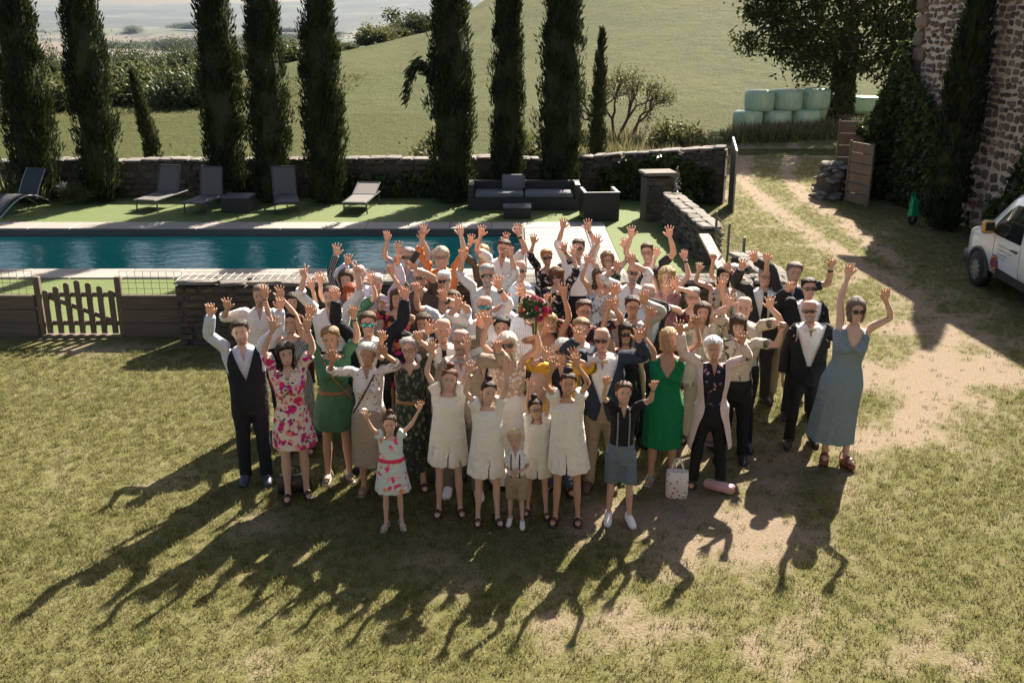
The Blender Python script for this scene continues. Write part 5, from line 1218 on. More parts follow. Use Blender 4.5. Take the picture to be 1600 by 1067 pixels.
# ---------------- cloth materials (pattern follows the rest shape of the garment)
def cloth(name, base, pat=None, cols=(), scale=10., rough=.85, sheen=.0):
    k = N('cloth_' + name); at_ = k.n('Attribute'); at_.attribute_name = 'rest'; v = at_.outputs['Vector']
    fine = k.noise(6, 3, vec=v); c = k.mix(fine, tuple(x * .9 for x in base), tuple(min(1, x * 1.06) for x in base))
    if pat in ('floral', 'leaf'):
        for q, (col, sc, thr) in enumerate(cols):
            mp = k.n('Mapping'); mp.inputs['Location'].default_value = (q * 3.7, q * 1.3, q * 5.1)
            if pat == 'leaf': mp.inputs['Rotation'].default_value = (.3, .8, q * 1.1); mp.inputs['Scale'].default_value = (1, 1, .45)
            dn = k.n('TexNoise'); dn.inputs['Scale'].default_value = sc * .9; k.l(v, dn.inputs['Vector'])
            ad = k.n('VectorMath', operation='MULTIPLY_ADD'); k.l(dn.outputs['Color'], ad.inputs[0]); ad.inputs[1].default_value = (1.5 / sc,) * 3; k.l(v, ad.inputs[2])
            k.l(ad.outputs[0], mp.inputs[0]); vo = k.n('TexVoronoi'); vo.inputs['Scale'].default_value = sc; k.l(mp.outputs[0], vo.inputs['Vector'])
            m = k.ramp(vo.outputs['Distance'], [(thr - .04, (1, 1, 1)), (thr + .04, (0, 0, 0))]); c = k.mix(m, c, col)
    elif pat == 'stripe':
        sp_ = k.n('SeparateXYZ'); k.l(v, sp_.inputs[0]); w = k.math('FRACT', k.math('MULTIPLY', k.math('ADD', sp_.outputs[0], sp_.outputs[1]), scale)); c = k.mix(k.ramp(w, [(.62, (0, 0, 0)), (.7, (1, 1, 1))], 'LINEAR'), c, cols[0])
    elif pat == 'bstripe':
        sp_ = k.n('SeparateXYZ'); k.l(v, sp_.inputs[0]); w = k.math('FRACT', k.math('MULTIPLY', sp_.outputs[2], scale)); c = k.mix(k.ramp(w, [(.6, (0, 0, 0)), (.7, (1, 1, 1))]), c, cols[0])
    elif pat == 'lace':
        sp_ = k.n('SeparateXYZ'); k.l(v, sp_.inputs[0]); vo = k.n('TexVoronoi'); vo.inputs['Scale'].default_value = 26; k.l(v, vo.inputs['Vector'])
        m = k.math('MULTIPLY', k.ramp(vo.outputs['Distance'], [(.42, (0, 0, 0)), (.5, (1, 1, 1))]), k.ramp(sp_.outputs[2], [(.52, (0, 0, 0)), (.56, (1, 1, 1))]))
        m2 = k.math('MULTIPLY', m, k.math('GREATER_THAN', sp_.outputs[2], 1.08)); c = k.mix(m2, c, cols[0])
    k.base(c); k.rough(rough); k.b.inputs['Specular IOR Level'].default_value = .25; k.b.inputs['Sheen Weight'].default_value = sheen
    wr = k.noise(16, 3, .5, vec=v); wv = k.noise(5, 2, vec=v); k.bump(k.math('ADD', wr, k.math('MULTIPLY', wv, 1.5)), .8, .03)
    return k.m
CL = {}
CDEF = dict(
 ivory=((.80, .77, .69),), white=((.78, .77, .75),), whitelinen=((.76, .73, .70),), cream=((.70, .64, .52),), paleblue=((.52, .58, .66),), palepink=((.70, .56, .52),), lavender=((.60, .57, .66),), black=((.016, .016, .018),), blackcloth=((.014, .014, .016),), navyblack=((.014, .017, .024),), bluenavy=((.028, .042, .065),), navy=((.02, .026, .042),), bluegrey=((.12, .13, .16),), charcoal=((.035, .034, .034),), greytaupe=((.17, .15, .125),), beige=((.36, .29, .21),), taupe=((.20, .165, .125),), khaki=((.36, .285, .185),), denim=((.13, .17, .22),), grey=((.2, .2, .21),), orange=((.62, .20, .07),), peach=((.62, .36, .24),), mustard=((.58, .32, .04),), emerald=((.006, .17, .065),), dustyblue=((.20, .265, .30),), blush=((.62, .44, .36),), sage=((.075, .19, .105),), olive_brown=((.10, .085, .065),), brown_polo=((.07, .052, .04),), greyblue=((.23, .25, .28),), greige=((.40, .37, .34),), tan=((.33, .19, .09),), brown=((.10, .05, .03),), hotpink=((.78, .04, .14),), hotred=((.4, .03, .03),),
 toddler_floral=((.60, .70, .64), 'floral', [((.80, .07, .20), 7, .30), ((.85, .30, .06), 6, .22), ((.85, .42, .48), 9, .25)]),
 pink_floral=((.72, .62, .52), 'floral', [((.62, .03, .14), 9, .40), ((.48, .02, .20), 14, .36), ((.78, .25, .22), 11, .28), ((.05, .06, .20), 13, .18), ((.06, .13, .05), 12, .2)]),
 white_floral=((.74, .70, .68), 'floral', [((.30, .13, .11), 22, .24), ((.40, .22, .16), 17, .17)]), dark_floral=((.018, .018, .026), 'floral', [((.50, .28, .34), 11, .24), ((.30, .15, .26), 14, .2)]),
 darkleaf=((.035, .042, .034), 'leaf', [((.20, .20, .135), 20, .33), ((.11, .125, .085), 28, .3)]), palm_print=((.52, .45, .36), 'leaf', [((.07, .07, .055), 9, .33), ((.22, .18, .12), 12, .27)]), rust_floral=((.08, .03, .028), 'floral', [((.30, .07, .05), 15, .3), ((.35, .2, .12), 18, .2)]),
 bw_stripe=((.018, .018, .02), 'stripe', [(.62, .60, .56)], 55), dark_stripe=((.022, .022, .026), 'bstripe', [(.35, .34, .35)], 45), lilac_stripe=((.60, .57, .64), 'stripe', [(.50, .47, .56)], 60), paleblue_stripe=((.62, .66, .72), 'stripe', [(.40, .47, .58)], 50),
 green_pattern=((.05, .16, .09), 'floral', [((.20, .32, .2), 18, .3)]), bright_floral=((.035, .02, .02), 'floral', [((.68, .17, .03), 9, .38), ((.62, .03, .13), 11, .34), ((.25, .05, .18), 8, .25)]), palegrey_print=((.56, .54, .52), 'floral', [((.36, .34, .34), 34, .26)]),
 bw_floral=((.014, .014, .018), 'floral', [((.58, .52, .47), 13, .30), ((.45, .38, .35), 19, .22)]), green_dots=((.025, .06, .04), 'floral', [((.35, .4, .33), 30, .22)]), blue_floral=((.58, .60, .60), 'leaf', [((.09, .14, .22), 17, .36), ((.2, .28, .36), 22, .26)]), red_floral=((.03, .022, .024), 'floral', [((.50, .04, .05), 14, .3), ((.50, .42, .38), 17, .26), ((.05, .12, .07), 13, .2)]), pink_print=((.46, .24, .23), 'floral', [((.25, .11, .11), 24, .3)]), lace=((.78, .75, .70), 'lace', [(.55, .36, .27)]), blueprint=((.06, .09, .15), 'floral', [((.6, .6, .6), 16, .28)]))
def cl(n):
    if n not in CL: CL[n] = cloth(n, *CDEF[n])
    return CL[n]
k = N('skin'); at_ = k.n('Attribute'); at_.attribute_name = 'tone'; k.l(at_.outputs['Color'], k.b.inputs['Base Color']); k.rough(.48); k.b.inputs['Specular IOR Level'].default_value = .35
k.b.inputs['Subsurface Weight'].default_value = .12; k.b.inputs['Subsurface Radius'].default_value = (1, .35, .2); k.b.inputs['Subsurface Scale'].default_value = .012; M_SKIN = k.m
HM = {}
def hairmat(c):
    if c not in HM:
        k = N('hair_' + c); at_ = k.n('Attribute'); at_.attribute_name = 'rest'; mp = k.n('Mapping'); mp.inputs['Scale'].default_value = (60, 60, 7); k.l(at_.outputs['Vector'], mp.inputs[0]); f = k.noise(1.5, 3, vec=mp.outputs[0]); col = HAIRC[c]
        k.base(k.mix(f, tuple(x * .6 for x in col), tuple(min(.9, x * 1.45) for x in col))); k.rough(.62); k.b.inputs['Specular IOR Level'].default_value = .22; k.bump(f, .8, .01); HM[c] = k.m
    return HM[c]
M_LENS = plain('dark_lens', (.012, .011, .012), .08, .05, 3, spec=.8); M_MIRROR = plain('mirror_lens', (.03, .30, .36), .06, .1, 3, metal=.9); M_SPEC = plain('spectacle_frame', (.03, .022, .02), .35); M_LEATHER = plain('black_strap', (.02, .02, .02), .5); M_GOLD = plain('jewellery', (.55, .42, .25), .3, metal=.9)
SHOE = dict(sneaker_white=(.74, .73, .71), shoe_navy=(.03, .045, .075), shoe_brown=(.09, .045, .025), shoe_black=(.015, .015, .016), sandal_dark=(.03, .022, .02), sandal_white=(.6, .58, .55), sandal_tan=(.34, .24, .16), sandal_silver=(.42, .40, .38), wedge_red=(.20, .055, .03))

def hair_grid(style, rngh):
    """returns a list of (rows, cols, 3) grids wrap flag"""
    top, zend, th, full = 1.765, 1.52, .012, True
    A = lambda z: np.interp(z, [1.52, 1.60, 1.645, 1.675, 1.70, 1.712], [2.05, 1.95, 1.45, 1.05, .55, 0])      # short cut: opening half angle round the face
    nz = 18; vol = lambda z, a: 0; na = 30
    if style == 'crop': th = .016
    if style == 'fluffy': th = .026; A = lambda z: np.interp(z, [1.52, 1.60, 1.645, 1.67, 1.69, 1.70], [1.9, 1.65, 1.2, .95, .55, 0])
    if style == 'bun': th = .008; zend = 1.55
    if style in ('bob', 'fringe'):
        zend = 1.515; th = .024; lo = 1.668 if style == 'fringe' else 1.70; A = lambda z, lo=lo: np.interp(z, [1.5, 1.60, lo - .03, lo - .008, lo], [.95, .98, .88, .5, 0])
    if style in ('long', 'wavy', 'curly', 'longfringe'):
        zend = {'long': 1.36, 'wavy': 1.43, 'curly': 1.44, 'longfringe': 1.42}[style]; th = {'long': .018, 'wavy': .030, 'curly': .042, 'longfringe': .022}[style]; nz = 24
        lo = 1.668 if style == 'longfringe' else 1.70
        A = lambda z, lo=lo: np.interp(z, [1.36, 1.5, 1.60, lo - .03, lo - .008, lo], [1.25, 1.0, .95, .85, .5, 0])
    z1 = 1.685 if style == 'bald' else 1.752
    zz = np.linspace(z1, zend, nz); G = []
    if style == 'bald': A = lambda z: np.interp(z, [1.54, 1.60, 1.645, 1.685], [2.1, 1.95, 1.35, 1.45]); th = .007
    ph = rngh.random() * 6; amp = .22 if style not in ('curly', 'wavy', 'fluffy') else .34
    for q, z in enumerate(zz):
        zc = max(z, 1.545); a0 = A(z); a0 = max(0, a0 + rngh.normal(0, .07)) if a0 > .02 else a0; a = np.linspace(a0, 2 * np.pi - a0, na)
        edge = np.clip(np.minimum(a - a0, 2 * np.pi - a0 - a) / .22, 0, 1) if a0 > .02 else np.ones(na)
        base = np.array(head_pt(zc, np.where(a > np.pi, a - 2 * np.pi, a), 0.0)).T
        t_ = th * (1 + amp * np.sin(a * 13 + ph + 3 * np.sin(z * 40)) * .6 + amp * rngh.normal(0, .45, na))
        if style in ('short', 'crop'): t_ = t_ * (1 + .9 * sstep(1.69, 1.745, z) * (1 + .4 * np.sin(a * 2 + ph)))
        if style == 'bald' and q < 3: t_ = t_ * (q / 3) - .004 * (q == 0)
        off = -.006 + (t_ + .006) * np.sqrt(edge)
        if q == nz - 1: off = off * .2 - .004
        n2 = base - np.array([0, .01]); n2 = n2 / (np.linalg.norm(n2, axis=1)[:, None] + 1e-9)
        B = base + n2 * off[:, None]
        if z < 1.545: B[:, 1] += (1.545 - z) * .10; B = B * np.array([1 + (1.545 - z) * .5, 1.0])
        G.append(np.c_[B, np.full(na, z + (.0 if q else th * .6))])
    if style != 'bald':
        c0 = G[0].mean(0) + np.array([0, 0, th * .45]); G.insert(0, np.repeat(c0[None], na, 0) * .97 + G[0] * .03)
    return np.array(G)
BOX8 = None
def person(d, idx):
    rg = np.random.default_rng(500 + idx); sx_ = {'m': 'm', 'f': 'f', 'c': 'c', 'b': 'c'}[d['sex']]
    if d['sex'] == 'b' and d['h'] > 1.6: sx_ = 'm'
    S = SEX[sx_]; h = d['h']; s = h / 1.755; o = d['o']
    child = h < 1.6; hs = 1.0 + max(0, (1.60 - h)) * .52 if child else 1.02
    if child: s = h / (1.505 + .25 * hs)
    fat = {'m': rg.uniform(.98, 1.14), 'f': rg.uniform(.97, 1.12), 'c': 1.0}[sx_] if not child else 1.0
    if child and h < 1.1: fat = 1.15
    yaw = math.atan2(d['X'], d['Y']) * -.6 + R(rg.uniform(-7, 7))
    Rz = rotz(yaw)
    # ---- bones
    roll = R(d.get('roll', rg.uniform(-2, 2))); pitch = R(rg.uniform(-1, 3))
    Rt = roty(roll) @ rotx(pitch); piv = np.array([0, 0, .95])
    tf = lambda p: (np.asarray(p) - piv) @ Rt.T + piv
    hp = R(rg.uniform(2, 9)); hyaw = R(rg.uniform(-10, 10)); hroll = R(rg.uniform(-7, 7))
    if 'look' in d: hp, hyaw = R(d['look'][0]), R(d['look'][1])
    Rh = Rt @ rotz(hyaw) @ rotx(-hp) @ roty(hroll); nk = np.array([0, .012, 1.485])
    bones = {}
    for sg, key in ((-1, 'hl'), (1, 'hr')):
        tgt = d[key]; S0 = np.array([sg * S['sx'], .008, AZ]); E0 = S0 + np.array([sg * .28, 0, 0]); W0 = S0 + np.array([sg * .53, 0, 0])
        pn = np.array([0, -1.0, .25])
        if isinstance(tgt, str):
            S1 = tf(S0 + np.array([-sg * .012, 0, -.012]))
            if tgt == 'fold': E1 = S1 + np.array([sg * .10, .06, -.25]); W1 = np.array([sg * .075, -.17, 1.14]); pn = np.array([-sg * .3, .9, .1])
            else: E1 = S1 + np.array([sg * .075, .03, -.268]); W1 = E1 + np.array([sg * .02, -.05, -.243]); pn = np.array([-sg, -.2, 0])
            du = (E1 - S1) / np.linalg.norm(E1 - S1); df = (W1 - E1) / np.linalg.norm(W1 - E1); W1 = E1 + df * .25; E1 = S1 + du * .28; W1 = E1 + df * .25
        else:
            T_ = (np.array(tgt) @ Rz) / s; up = np.clip((T_[2] - 1.35) / .5, 0, 1)
            S1 = tf(S0) + np.array([-sg * .022, -.005, .045]) * up
            v = T_ - S1; D = np.linalg.norm(v); L1, L2 = .28, .25 + .075
            if D > (L1 + L2) * .985: v = v / D * (L1 + L2) * .985; D = (L1 + L2) * .985
            if D < .16: v = v / max(D, 1e-3) * .16; D = .16
            ca = np.clip((L1 * L1 + D * D - L2 * L2) / (2 * L1 * D), -1, 1); vd = v / D
            pole = np.array([sg * 1.0, .25, -.45]); pole = pole - vd * np.dot(pole, vd); pole /= np.linalg.norm(pole) + 1e-9
            du = vd * ca + pole * math.sqrt(1 - ca * ca); E1 = S1 + du * L1; df = S1 + v - E1; df /= np.linalg.norm(df); W1 = E1 + df * .25
        def frame(dr, n_):
            n_ = n_ - dr * np.dot(n_, dr); ln = np.linalg.norm(n_); n_ = n_ / ln if ln > .15 else np.cross(dr, [0, 0, 1.]); n_ /= np.linalg.norm(n_); return np.stack([dr, n_, np.cross(dr, n_)], 1)
        R0 = frame(np.array([sg, 0, 0.]), np.array([0, -1., 0]))
        Ru = frame(du, pn) @ R0.T; Rf = frame(df, pn) @ R0.T
        dh = df + rg.normal(0, .12, 3) * np.array([1, .6, 1]) + np.array([0, -.08, .10]) * (not isinstance(tgt, str)); dh = dh if isinstance(tgt, str) or tgt[2] / s < 1.3 else dh * .5 + np.array([sg * .10, -.05, .75]); dh /= np.linalg.norm(dh); Rw = frame(dh, pn) @ R0.T
        bones[sg] = (S0, S1, Ru, E0, E1, Rf, W0, W1, Rw)
    spread = R(rg.uniform(1.0, 4.5)) if not child else R(rg.uniform(1, 3)); step = R(rg.uniform(-5, 5))
    if o['k'] in ('dress', 'blouse') : spread *= .5; step *= .6
    LB = {}; toe = R(rg.uniform(5, 16))
    for sg in (-1, 1):
        Rl = roty(-sg * spread) @ rotx(step * sg) @ rotz(sg * toe); LB[sg] = (np.array([sg * LX, 0, .90]), Rl)
    hx_, hz_w = rg.uniform(.93, 1.08), rg.uniform(.95, 1.05)
    def skin(V, skirt=False, rigid_head=False):
        V = np.asarray(V, float); P = V.copy(); z = V[:, 2]; ax = np.abs(V[:, 0]); sx = S['sx']
        wa = sstep(-.045, .05, ax - sx) * np.where(ax > sx + .075, 1, sstep(1.255, 1.345, z)); wa = np.where(z < 1.2, 0, wa)
        wh = sstep(1.455, 1.525, z) * (1 - wa)
        if rigid_head: wh = np.ones(len(V)); wa = wa * 0
        # proportions: girth, child head
        gir = (1 - wa) * (1 - wh) * sstep(.55, .85, z); P[:, 0] *= 1 + (fat - 1) * gir * .8; P[:, 1] *= 1 + (fat - 1) * gir * 1.5
        hb = np.array([0, .01, 1.505]); fac = 1 + (hs - 1) * wh; P = np.where(wh[:, None] > 0, hb + (P - hb) * fac[:, None] * (1 + wh[:, None] * (np.array([hx_, 1.0, hz_w]) - 1)), P)
        wl = (1 - sstep(.78, .95, z)) * (0 if skirt else 1)
        out = np.zeros_like(P); wt = 1 - wa - wh; wt = wt * (1 - wl)
        out += wt[:, None] * tf(P); nk1 = tf(nk); out += wh[:, None] * ((P - nk) @ Rh.T + nk1)
        for sg in (-1, 1):
            S0, S1, Ru, E0, E1, Rf, W0, W1, Rw = bones[sg]; m = wa * (np.sign(V[:, 0]) == sg)
            if m.any():
                wf = sstep(.235, .325, ax - sx); ww = sstep(.505, .56, ax - sx)
                out += (m * (1 - wf))[:, None] * ((P - S0) @ Ru.T + S1) + (m * wf * (1 - ww))[:, None] * ((P - E0) @ Rf.T + E1) + (m * wf * ww)[:, None] * ((P - W0) @ Rw.T + W1)
            side = sstep(-.03, .03, V[:, 0] * sg); hp_, Rl = LB[sg]
            out += (wl * side * (1 - wa - wh))[:, None] * ((P - hp_) @ Rl.T + hp_)
        return out
    root = empty('person', (d['X'], d['Y'], 0), yaw); tag(root, d['label'], 'person', 'wedding guests')
    zmin = [None]
    def finish(name, V, F, mat, skirt=False, rigid=False, smooth=True, parent=None, tone=None, post=None, crease=0.0):
        P = skin(V, skirt, rigid)
        if post is not None: P = post(P)
        if crease:
            Fl = F if isinstance(F, np.ndarray) else np.vstack([f for f in F if len(f) and np.asarray(f).shape[1] == 3]); nn = np.zeros_like(P); fn = np.cross(P[Fl[:, 1]] - P[Fl[:, 0]], P[Fl[:, 2]] - P[Fl[:, 0]])
            for q_ in range(3): np.add.at(nn, Fl[:, q_], fn)
            nn /= np.linalg.norm(nn, axis=1)[:, None] + 1e-9; R_ = np.asarray(V)
            w_ = (fbm(R_[:, 0] * 13 + R_[:, 1] * 9 + idx, R_[:, 2] * 9 + R_[:, 1] * 5, 3) - .45) * 2; P = P + nn * (w_ * crease)[:, None]
        P = P * s; P[:, 2] += lift
        me = np_mesh(name, P, F, smooth); me.attributes.new('rest', 'FLOAT_VECTOR', 'POINT').data.foreach_set('vector', np.asarray(V, np.float32).ravel())
        if tone is not None:
            c4 = np.c_[tone, np.ones(len(tone))].astype(np.float32); me.attributes.new('tone', 'FLOAT_COLOR', 'POINT').data.foreach_set('color', c4.ravel())
        return link(name, me, mat, parent if parent is not None else root)
    lift = 0.0; heel = .05 if o.get('shoe', '') == 'wedge_red' else .012
    foot = skin(np.array([[LX, -.15, 0], [-LX, -.15, 0], [LX, .09, 0], [-LX, .09, 0]])); lift = -foot[:, 2].min() * s + heel * s
    # ---- body
    tone = np.array(SKIN[rg.integers(0, 5)]) * rg.uniform(.9, 1.08); fem = d['sex'] in 'fc' or child
    mb = MB(); V, T = body_tpl(sx_); cols = []
    def addc(sub, c):
        n0 = mb.n
        for q in range(len(sub.V)): pass
        V_ = np.vstack(sub.V); mb.add(V_, np.vstack(sub.Q) if sub.Q else None, np.vstack(sub.T) if sub.T else None); cols.append(np.repeat(np.array(c)[None], len(V_), 0) if np.ndim(c) == 1 else c)
    sb = MB(); sb.add(V, None, T); addc(sb, tone)
    pose = d.get('gesture') or ('open' if rg.random() < .6 else 'relax')
    addc(hand_mesh(S, pose), tone * np.array([1.08, 1.0, .97]))
    hd = head_mesh(fem); HV = np.vstack(hd.V); ang = np.arctan2(HV[:, 0], -HV[:, 1]); hc = np.repeat(tone[None], len(HV), 0)
    red = np.exp(-((np.abs(ang) - .55) / .3) ** 2) * np.exp(-((HV[:, 2] - 1.605) / .02) ** 2); hc = hc * (1 - red[:, None] * np.array([0, .18, .2]))
    if d['beard'] in ('stubble', 'goatee'):
        m = sstep(1.60, 1.575, HV[:, 2]) * 0 + (1 - sstep(1.572, 1.592, HV[:, 2])) * sstep(1.49, 1.53, HV[:, 2]) * (np.abs(ang) < 1.7); hc = hc * (1 - m[:, None] * .42)
    addc(hd, hc)
    for sg in (-1, 1):
        sb = MB(); sb.ell((sg * .0755, .018, 1.628), (.010, .020, .032), 8, 6); addc(sb, tone * .95)
        e = MB(); e.ell((sg * .030, -.0815, 1.638), (.0135, .006, .006), 8, 6); addc(e, (.40, .35, .31))
        e = MB(); e.ell((sg * .030, -.0865, 1.638), (.0065, .004, .0068), 7, 5); addc(e, (.03, .02, .015))
        e = MB(); e.ell((sg * .031, -.0885, 1.657), (.018, .004, .0034), 8, 5, M=roty(sg * .12)); addc(e, np.array(HAIRC[d['hc']]) * .6 + np.array([.02, .012, .01]))
    smile = rg.random() < .6
    e = MB(); e.ell((0, -.0915, 1.5615), (.026 if smile else .021, .007, .0085 if smile else .006), 10, 6); addc(e, tone * np.array([.72, .40, .42]))
    if smile: e = MB(); e.ell((0, -.0965, 1.5625), (.018, .004, .0042), 8, 5); addc(e, (.72, .68, .62))
    finish('body', np.vstack(mb.V), [np.vstack(mb.Q), np.vstack(mb.T)], M_SKIN, tone=np.vstack(cols))
    # ---- hair
    st = d['hair']; G = hair_grid(st, rg)
    hb_ = MB(); hb_.grid(G, False)
    nr, ncol = G.shape[:2]; ns = 260; ri = rg.integers(1, nr - 3, ns); ci_ = rg.integers(1, ncol - 1, ns); A_ = G[ri, ci_]; D_ = G[ri + 2, ci_] - A_ + rg.normal(0, .008, (ns, 3)); cen = np.array([0, .012, 1.62]); O_ = A_ - cen; O_ /= np.linalg.norm(O_, axis=1)[:, None]
    cur = {'curly': .5, 'wavy': .25, 'fluffy': .35}.get(st, .12); hb_.add(*leaves(A_ + O_ * .001, D_ / (np.linalg.norm(D_, axis=1)[:, None] + 1e-6) + O_ * cur * rg.random((ns, 1)), rg.uniform(.025, .06, ns) * (.45 if st in ('bald', 'short', 'bun') else 1), .007, seed=idx))
    if st == 'bun': hb_.ell((0, .055, 1.775), (.042, .042, .036), 12, 8)
    finish('hair', np.vstack(hb_.V), hb_.Q, hairmat(d['hc']), rigid=True)
    if d['beard'] in ('goatee', 'beardgrey'):
        g_ = []; w = 1.25 if d['beard'] == 'beardgrey' else .45
        for z in np.linspace(1.585, 1.512, 9):
            a = np.linspace(-w, w, 15); x, y = head_pt(max(z, 1.524), a, 0); t_ = .010 * np.sqrt(np.clip(1 - np.abs(a / w) ** 4, 0, 1)) * np.interp(z, [1.512, 1.525, 1.575, 1.585], [.3, 1, 1, -.2]) + rg.normal(0, .0015, 15)
            if z > 1.55: t_ = np.where((np.abs(a) < .3) & (z < 1.572), -.004, t_)
            g_.append(np.c_[x * (1 + t_ / .07), y - t_, np.full(15, z)])
        bb = MB(); bb.grid(np.array(g_), False); finish('beard', np.vstack(bb.V), bb.Q, hairmat('grey' if d['hc'] in ('grey', 'white', 'greywhite') or d['beard'] == 'beardgrey' else d['hc']), rigid=True)
    # ---- glasses
    if d['gl']:
        dark = d['gl'] in ('dark', 'mirror', 'round', 'onhead'); gm_ = MB(); dz = .075 if d['gl'] == 'onhead' else 0; dy = .03 if dz else 0
        rx_, rz_ = (.026, .025) if d['gl'] == 'round' else (.029, .020); a = np.linspace(0, 2 * np.pi, 14, endpoint=False); lens = MB()
        for sg in (-1, 1):
            c = np.array([sg * .034, -.098 + dy, 1.638 + dz])
            P_ = np.c_[c[0] + np.cos(a) * rx_, c[1] + .012 * (np.abs(c[0] + np.cos(a) * rx_) / .06) ** 2, c[2] + np.sin(a) * rz_]
            gm_.tube(np.vstack([P_, P_[:1]]), .0026, 4, False)
            if dark: lens.grid(np.array([P_, np.repeat(P_.mean(0)[None] + np.array([[0, -.004, 0]]), 14, 0)]), True); lens.grid(np.array([P_, np.repeat(P_.mean(0)[None] + np.array([[0, .003, 0]]), 14, 0)])[:, ::-1], True)
            gm_.tube([(sg * .062, -.088 + dy, 1.645 + dz), (sg * .078, -.03 + dy, 1.645 + dz), (sg * .080, .03 + dy, 1.642 + dz)], .0026, 4)
        gm_.tube([(-.008, -.099 + dy, 1.643 + dz), (.008, -.099 + dy, 1.643 + dz)], .003, 4)
        g0 = finish('sunglasses' if dark else 'glasses', np.vstack(gm_.V), [np.vstack(gm_.Q)] + ([np.vstack(gm_.T)] if gm_.T else []), M_SPEC, rigid=True)
        if dark: finish('lens', np.vstack(lens.V), [np.vstack(lens.Q)], M_MIRROR if d['gl'] == 'mirror' else M_LENS, rigid=True, parent=g0)
    # ---- clothes
    def wear(name, kind, mat, sx=sx_, **k):
        V, T = garment(kind, sx, **k); return finish(name, V, T, cl(mat), skirt=kind in ('dress', 'skirt', 'kid_dress'), crease=.006 if kind == 'kid_dress' else .010)
    kd = o['k']
    if kd == 'kid_dress':
        wear('dress', 'kid_dress', o['c'], hem=o.get('hem', .62), flare=o.get('flare', .235), split=0 if 'sash' in o else 1)
        if 'sash' in o:
            q = MB(); q.grid(np.array([ring(0, .006, z, .186 + e, .146 + e, 22, 'z', 2) for z, e in ((1.10, .0), (1.105, .012), (1.155, .010), (1.16, 0))])); finish('sash', np.vstack(q.V), q.Q, cl(o['sash']))
    elif kd == 'kid_shorts':
        wear('shirt', 'shirt', o['top'], sleeve=o.get('sleeve', 'S')); wear('shorts', 'shorts', o['low'])
        for sg in (-1, 1):
            q = MB(); zz = np.linspace(1.0, 1.43, 9); tt = S['tor']; zs = [t[0] for t in tt]
            yy = -(np.interp(zz, zs, [t[2] for t in tt]) + .020) * np.interp(zz, [1.0, 1.3, 1.43], [.92, .92, .75])
            q.grid(np.array([[(sg * (.068 + w), y - e, z) for w, e in ((-.010, 0), (-.010, .004), (.010, .004), (.010, 0))] for z, y in zip(zz, yy)]), True, True); finish('braces', np.vstack(q.V), [np.vstack(q.Q), np.vstack(q.T)], cl(o['susp']), smooth=False)
    elif kd == 'dress':
        wear('dress', 'dress', o['c'], sleeve=o['sleeve'], hem=o['hem'], flare=o['flare'], v=o.get('vneck', 0))
        if o['sleeve'] == '0':
            for sg in (-1, 1):
                q = MB(); a = np.linspace(0, 1, 9); y = -.098 + .185 * a; z = 1.385 + .062 * np.sin(a * np.pi) ** .8; q.grid(np.array([[(sg * (.088 + w), yy, zz + e) for w, e in ((-.013, 0), (-.013, .008), (.013, .004), (.013, -.004))] for yy, zz in zip(y, z)]), True, True); finish('shoulder_strap', np.vstack(q.V), [np.vstack(q.Q), np.vstack(q.T)], cl(o['c']))
    elif kd == 'blouse':
        wear('skirt', 'skirt', o['low'], hem=.34); wear('blouse', 'shirt', o['c'], sleeve=o['sleeve'])
    elif kd == 'shirt':
        wear('trousers', 'trousers', o['low']); wear('shirt', 'shirt', o['c'], sleeve=o['sleeve'])
    elif kd == 'vest':
        wear('trousers', 'trousers', o['low']); wear('shirt', 'shirt', o['shirt'], sleeve='L'); wear('waistcoat', 'vest', o['vest'])
    elif kd == 'suit':
        wear('trousers', 'trousers', o['low']); wear('shirt', 'shirt', o['shirt'], sleeve='L'); wear('jacket', 'jacket', o['jacket'], sleeve='L', **({'open': o['open']} if 'open' in o else {}))
    elif kd == 'cardigan':
        wear('trousers', 'trousers', o['low']); wear('blouse', 'shirt', o['shirt'], sleeve='S'); wear('cardigan', 'cardigan', o['jacket'], sleeve=o.get('sleeve', 'L3'), open=o.get('open', .03), hem=o.get('hem', .78))
    if o.get('belt'):
        q = MB(); zc = 1.06 if kd == 'dress' else 1.0; tt = S['tor']; zs = [t[0] for t in tt]; e0 = .018 if kd == 'dress' else .026
        rxx = np.interp(zc, zs, [t[1] for t in tt]); ryy = np.interp(zc, zs, [t[2] for t in tt])
        q.grid(np.array([ring(0, .008, zc + dz, rxx + e, ryy + e, 22) for dz, e in ((-.02, e0 - .01), (-.02, e0 + .004), (.02, e0 + .004), (.02, e0 - .01))])); finish('belt', np.vstack(q.V), q.Q, cl(o['belt']))
    nk_ = o.get('neck')
    fy = lambda z, e: -(np.interp(z, [t[0] for t in S['tor']], [t[2] for t in S['tor']]) + e) + .008
    if nk_ and nk_.startswith('tie'):
        q = MB(); zz = np.linspace(1.455, 1.03, 10); ww = np.interp(zz, [1.03, 1.08, 1.42, 1.44, 1.455], [.004, .040, .022, .026, .02])
        q.grid(np.array([[(sg * w, min(fy(z, .018), -.082) - e - .004, z) for sg, e in ((-1, 0), (-1, .006), (1, .006), (1, 0))] for z, w in zip(zz, ww)]), True, True); c_ = {'tie_black': 'black', 'tie_grey': 'grey', 'tie_navy': 'navyblack'}[nk_]
        finish('tie', np.vstack(q.V), [np.vstack(q.Q), np.vstack(q.T)], cl(c_), smooth=False)
    elif nk_:
        q = MB(); y = -.094
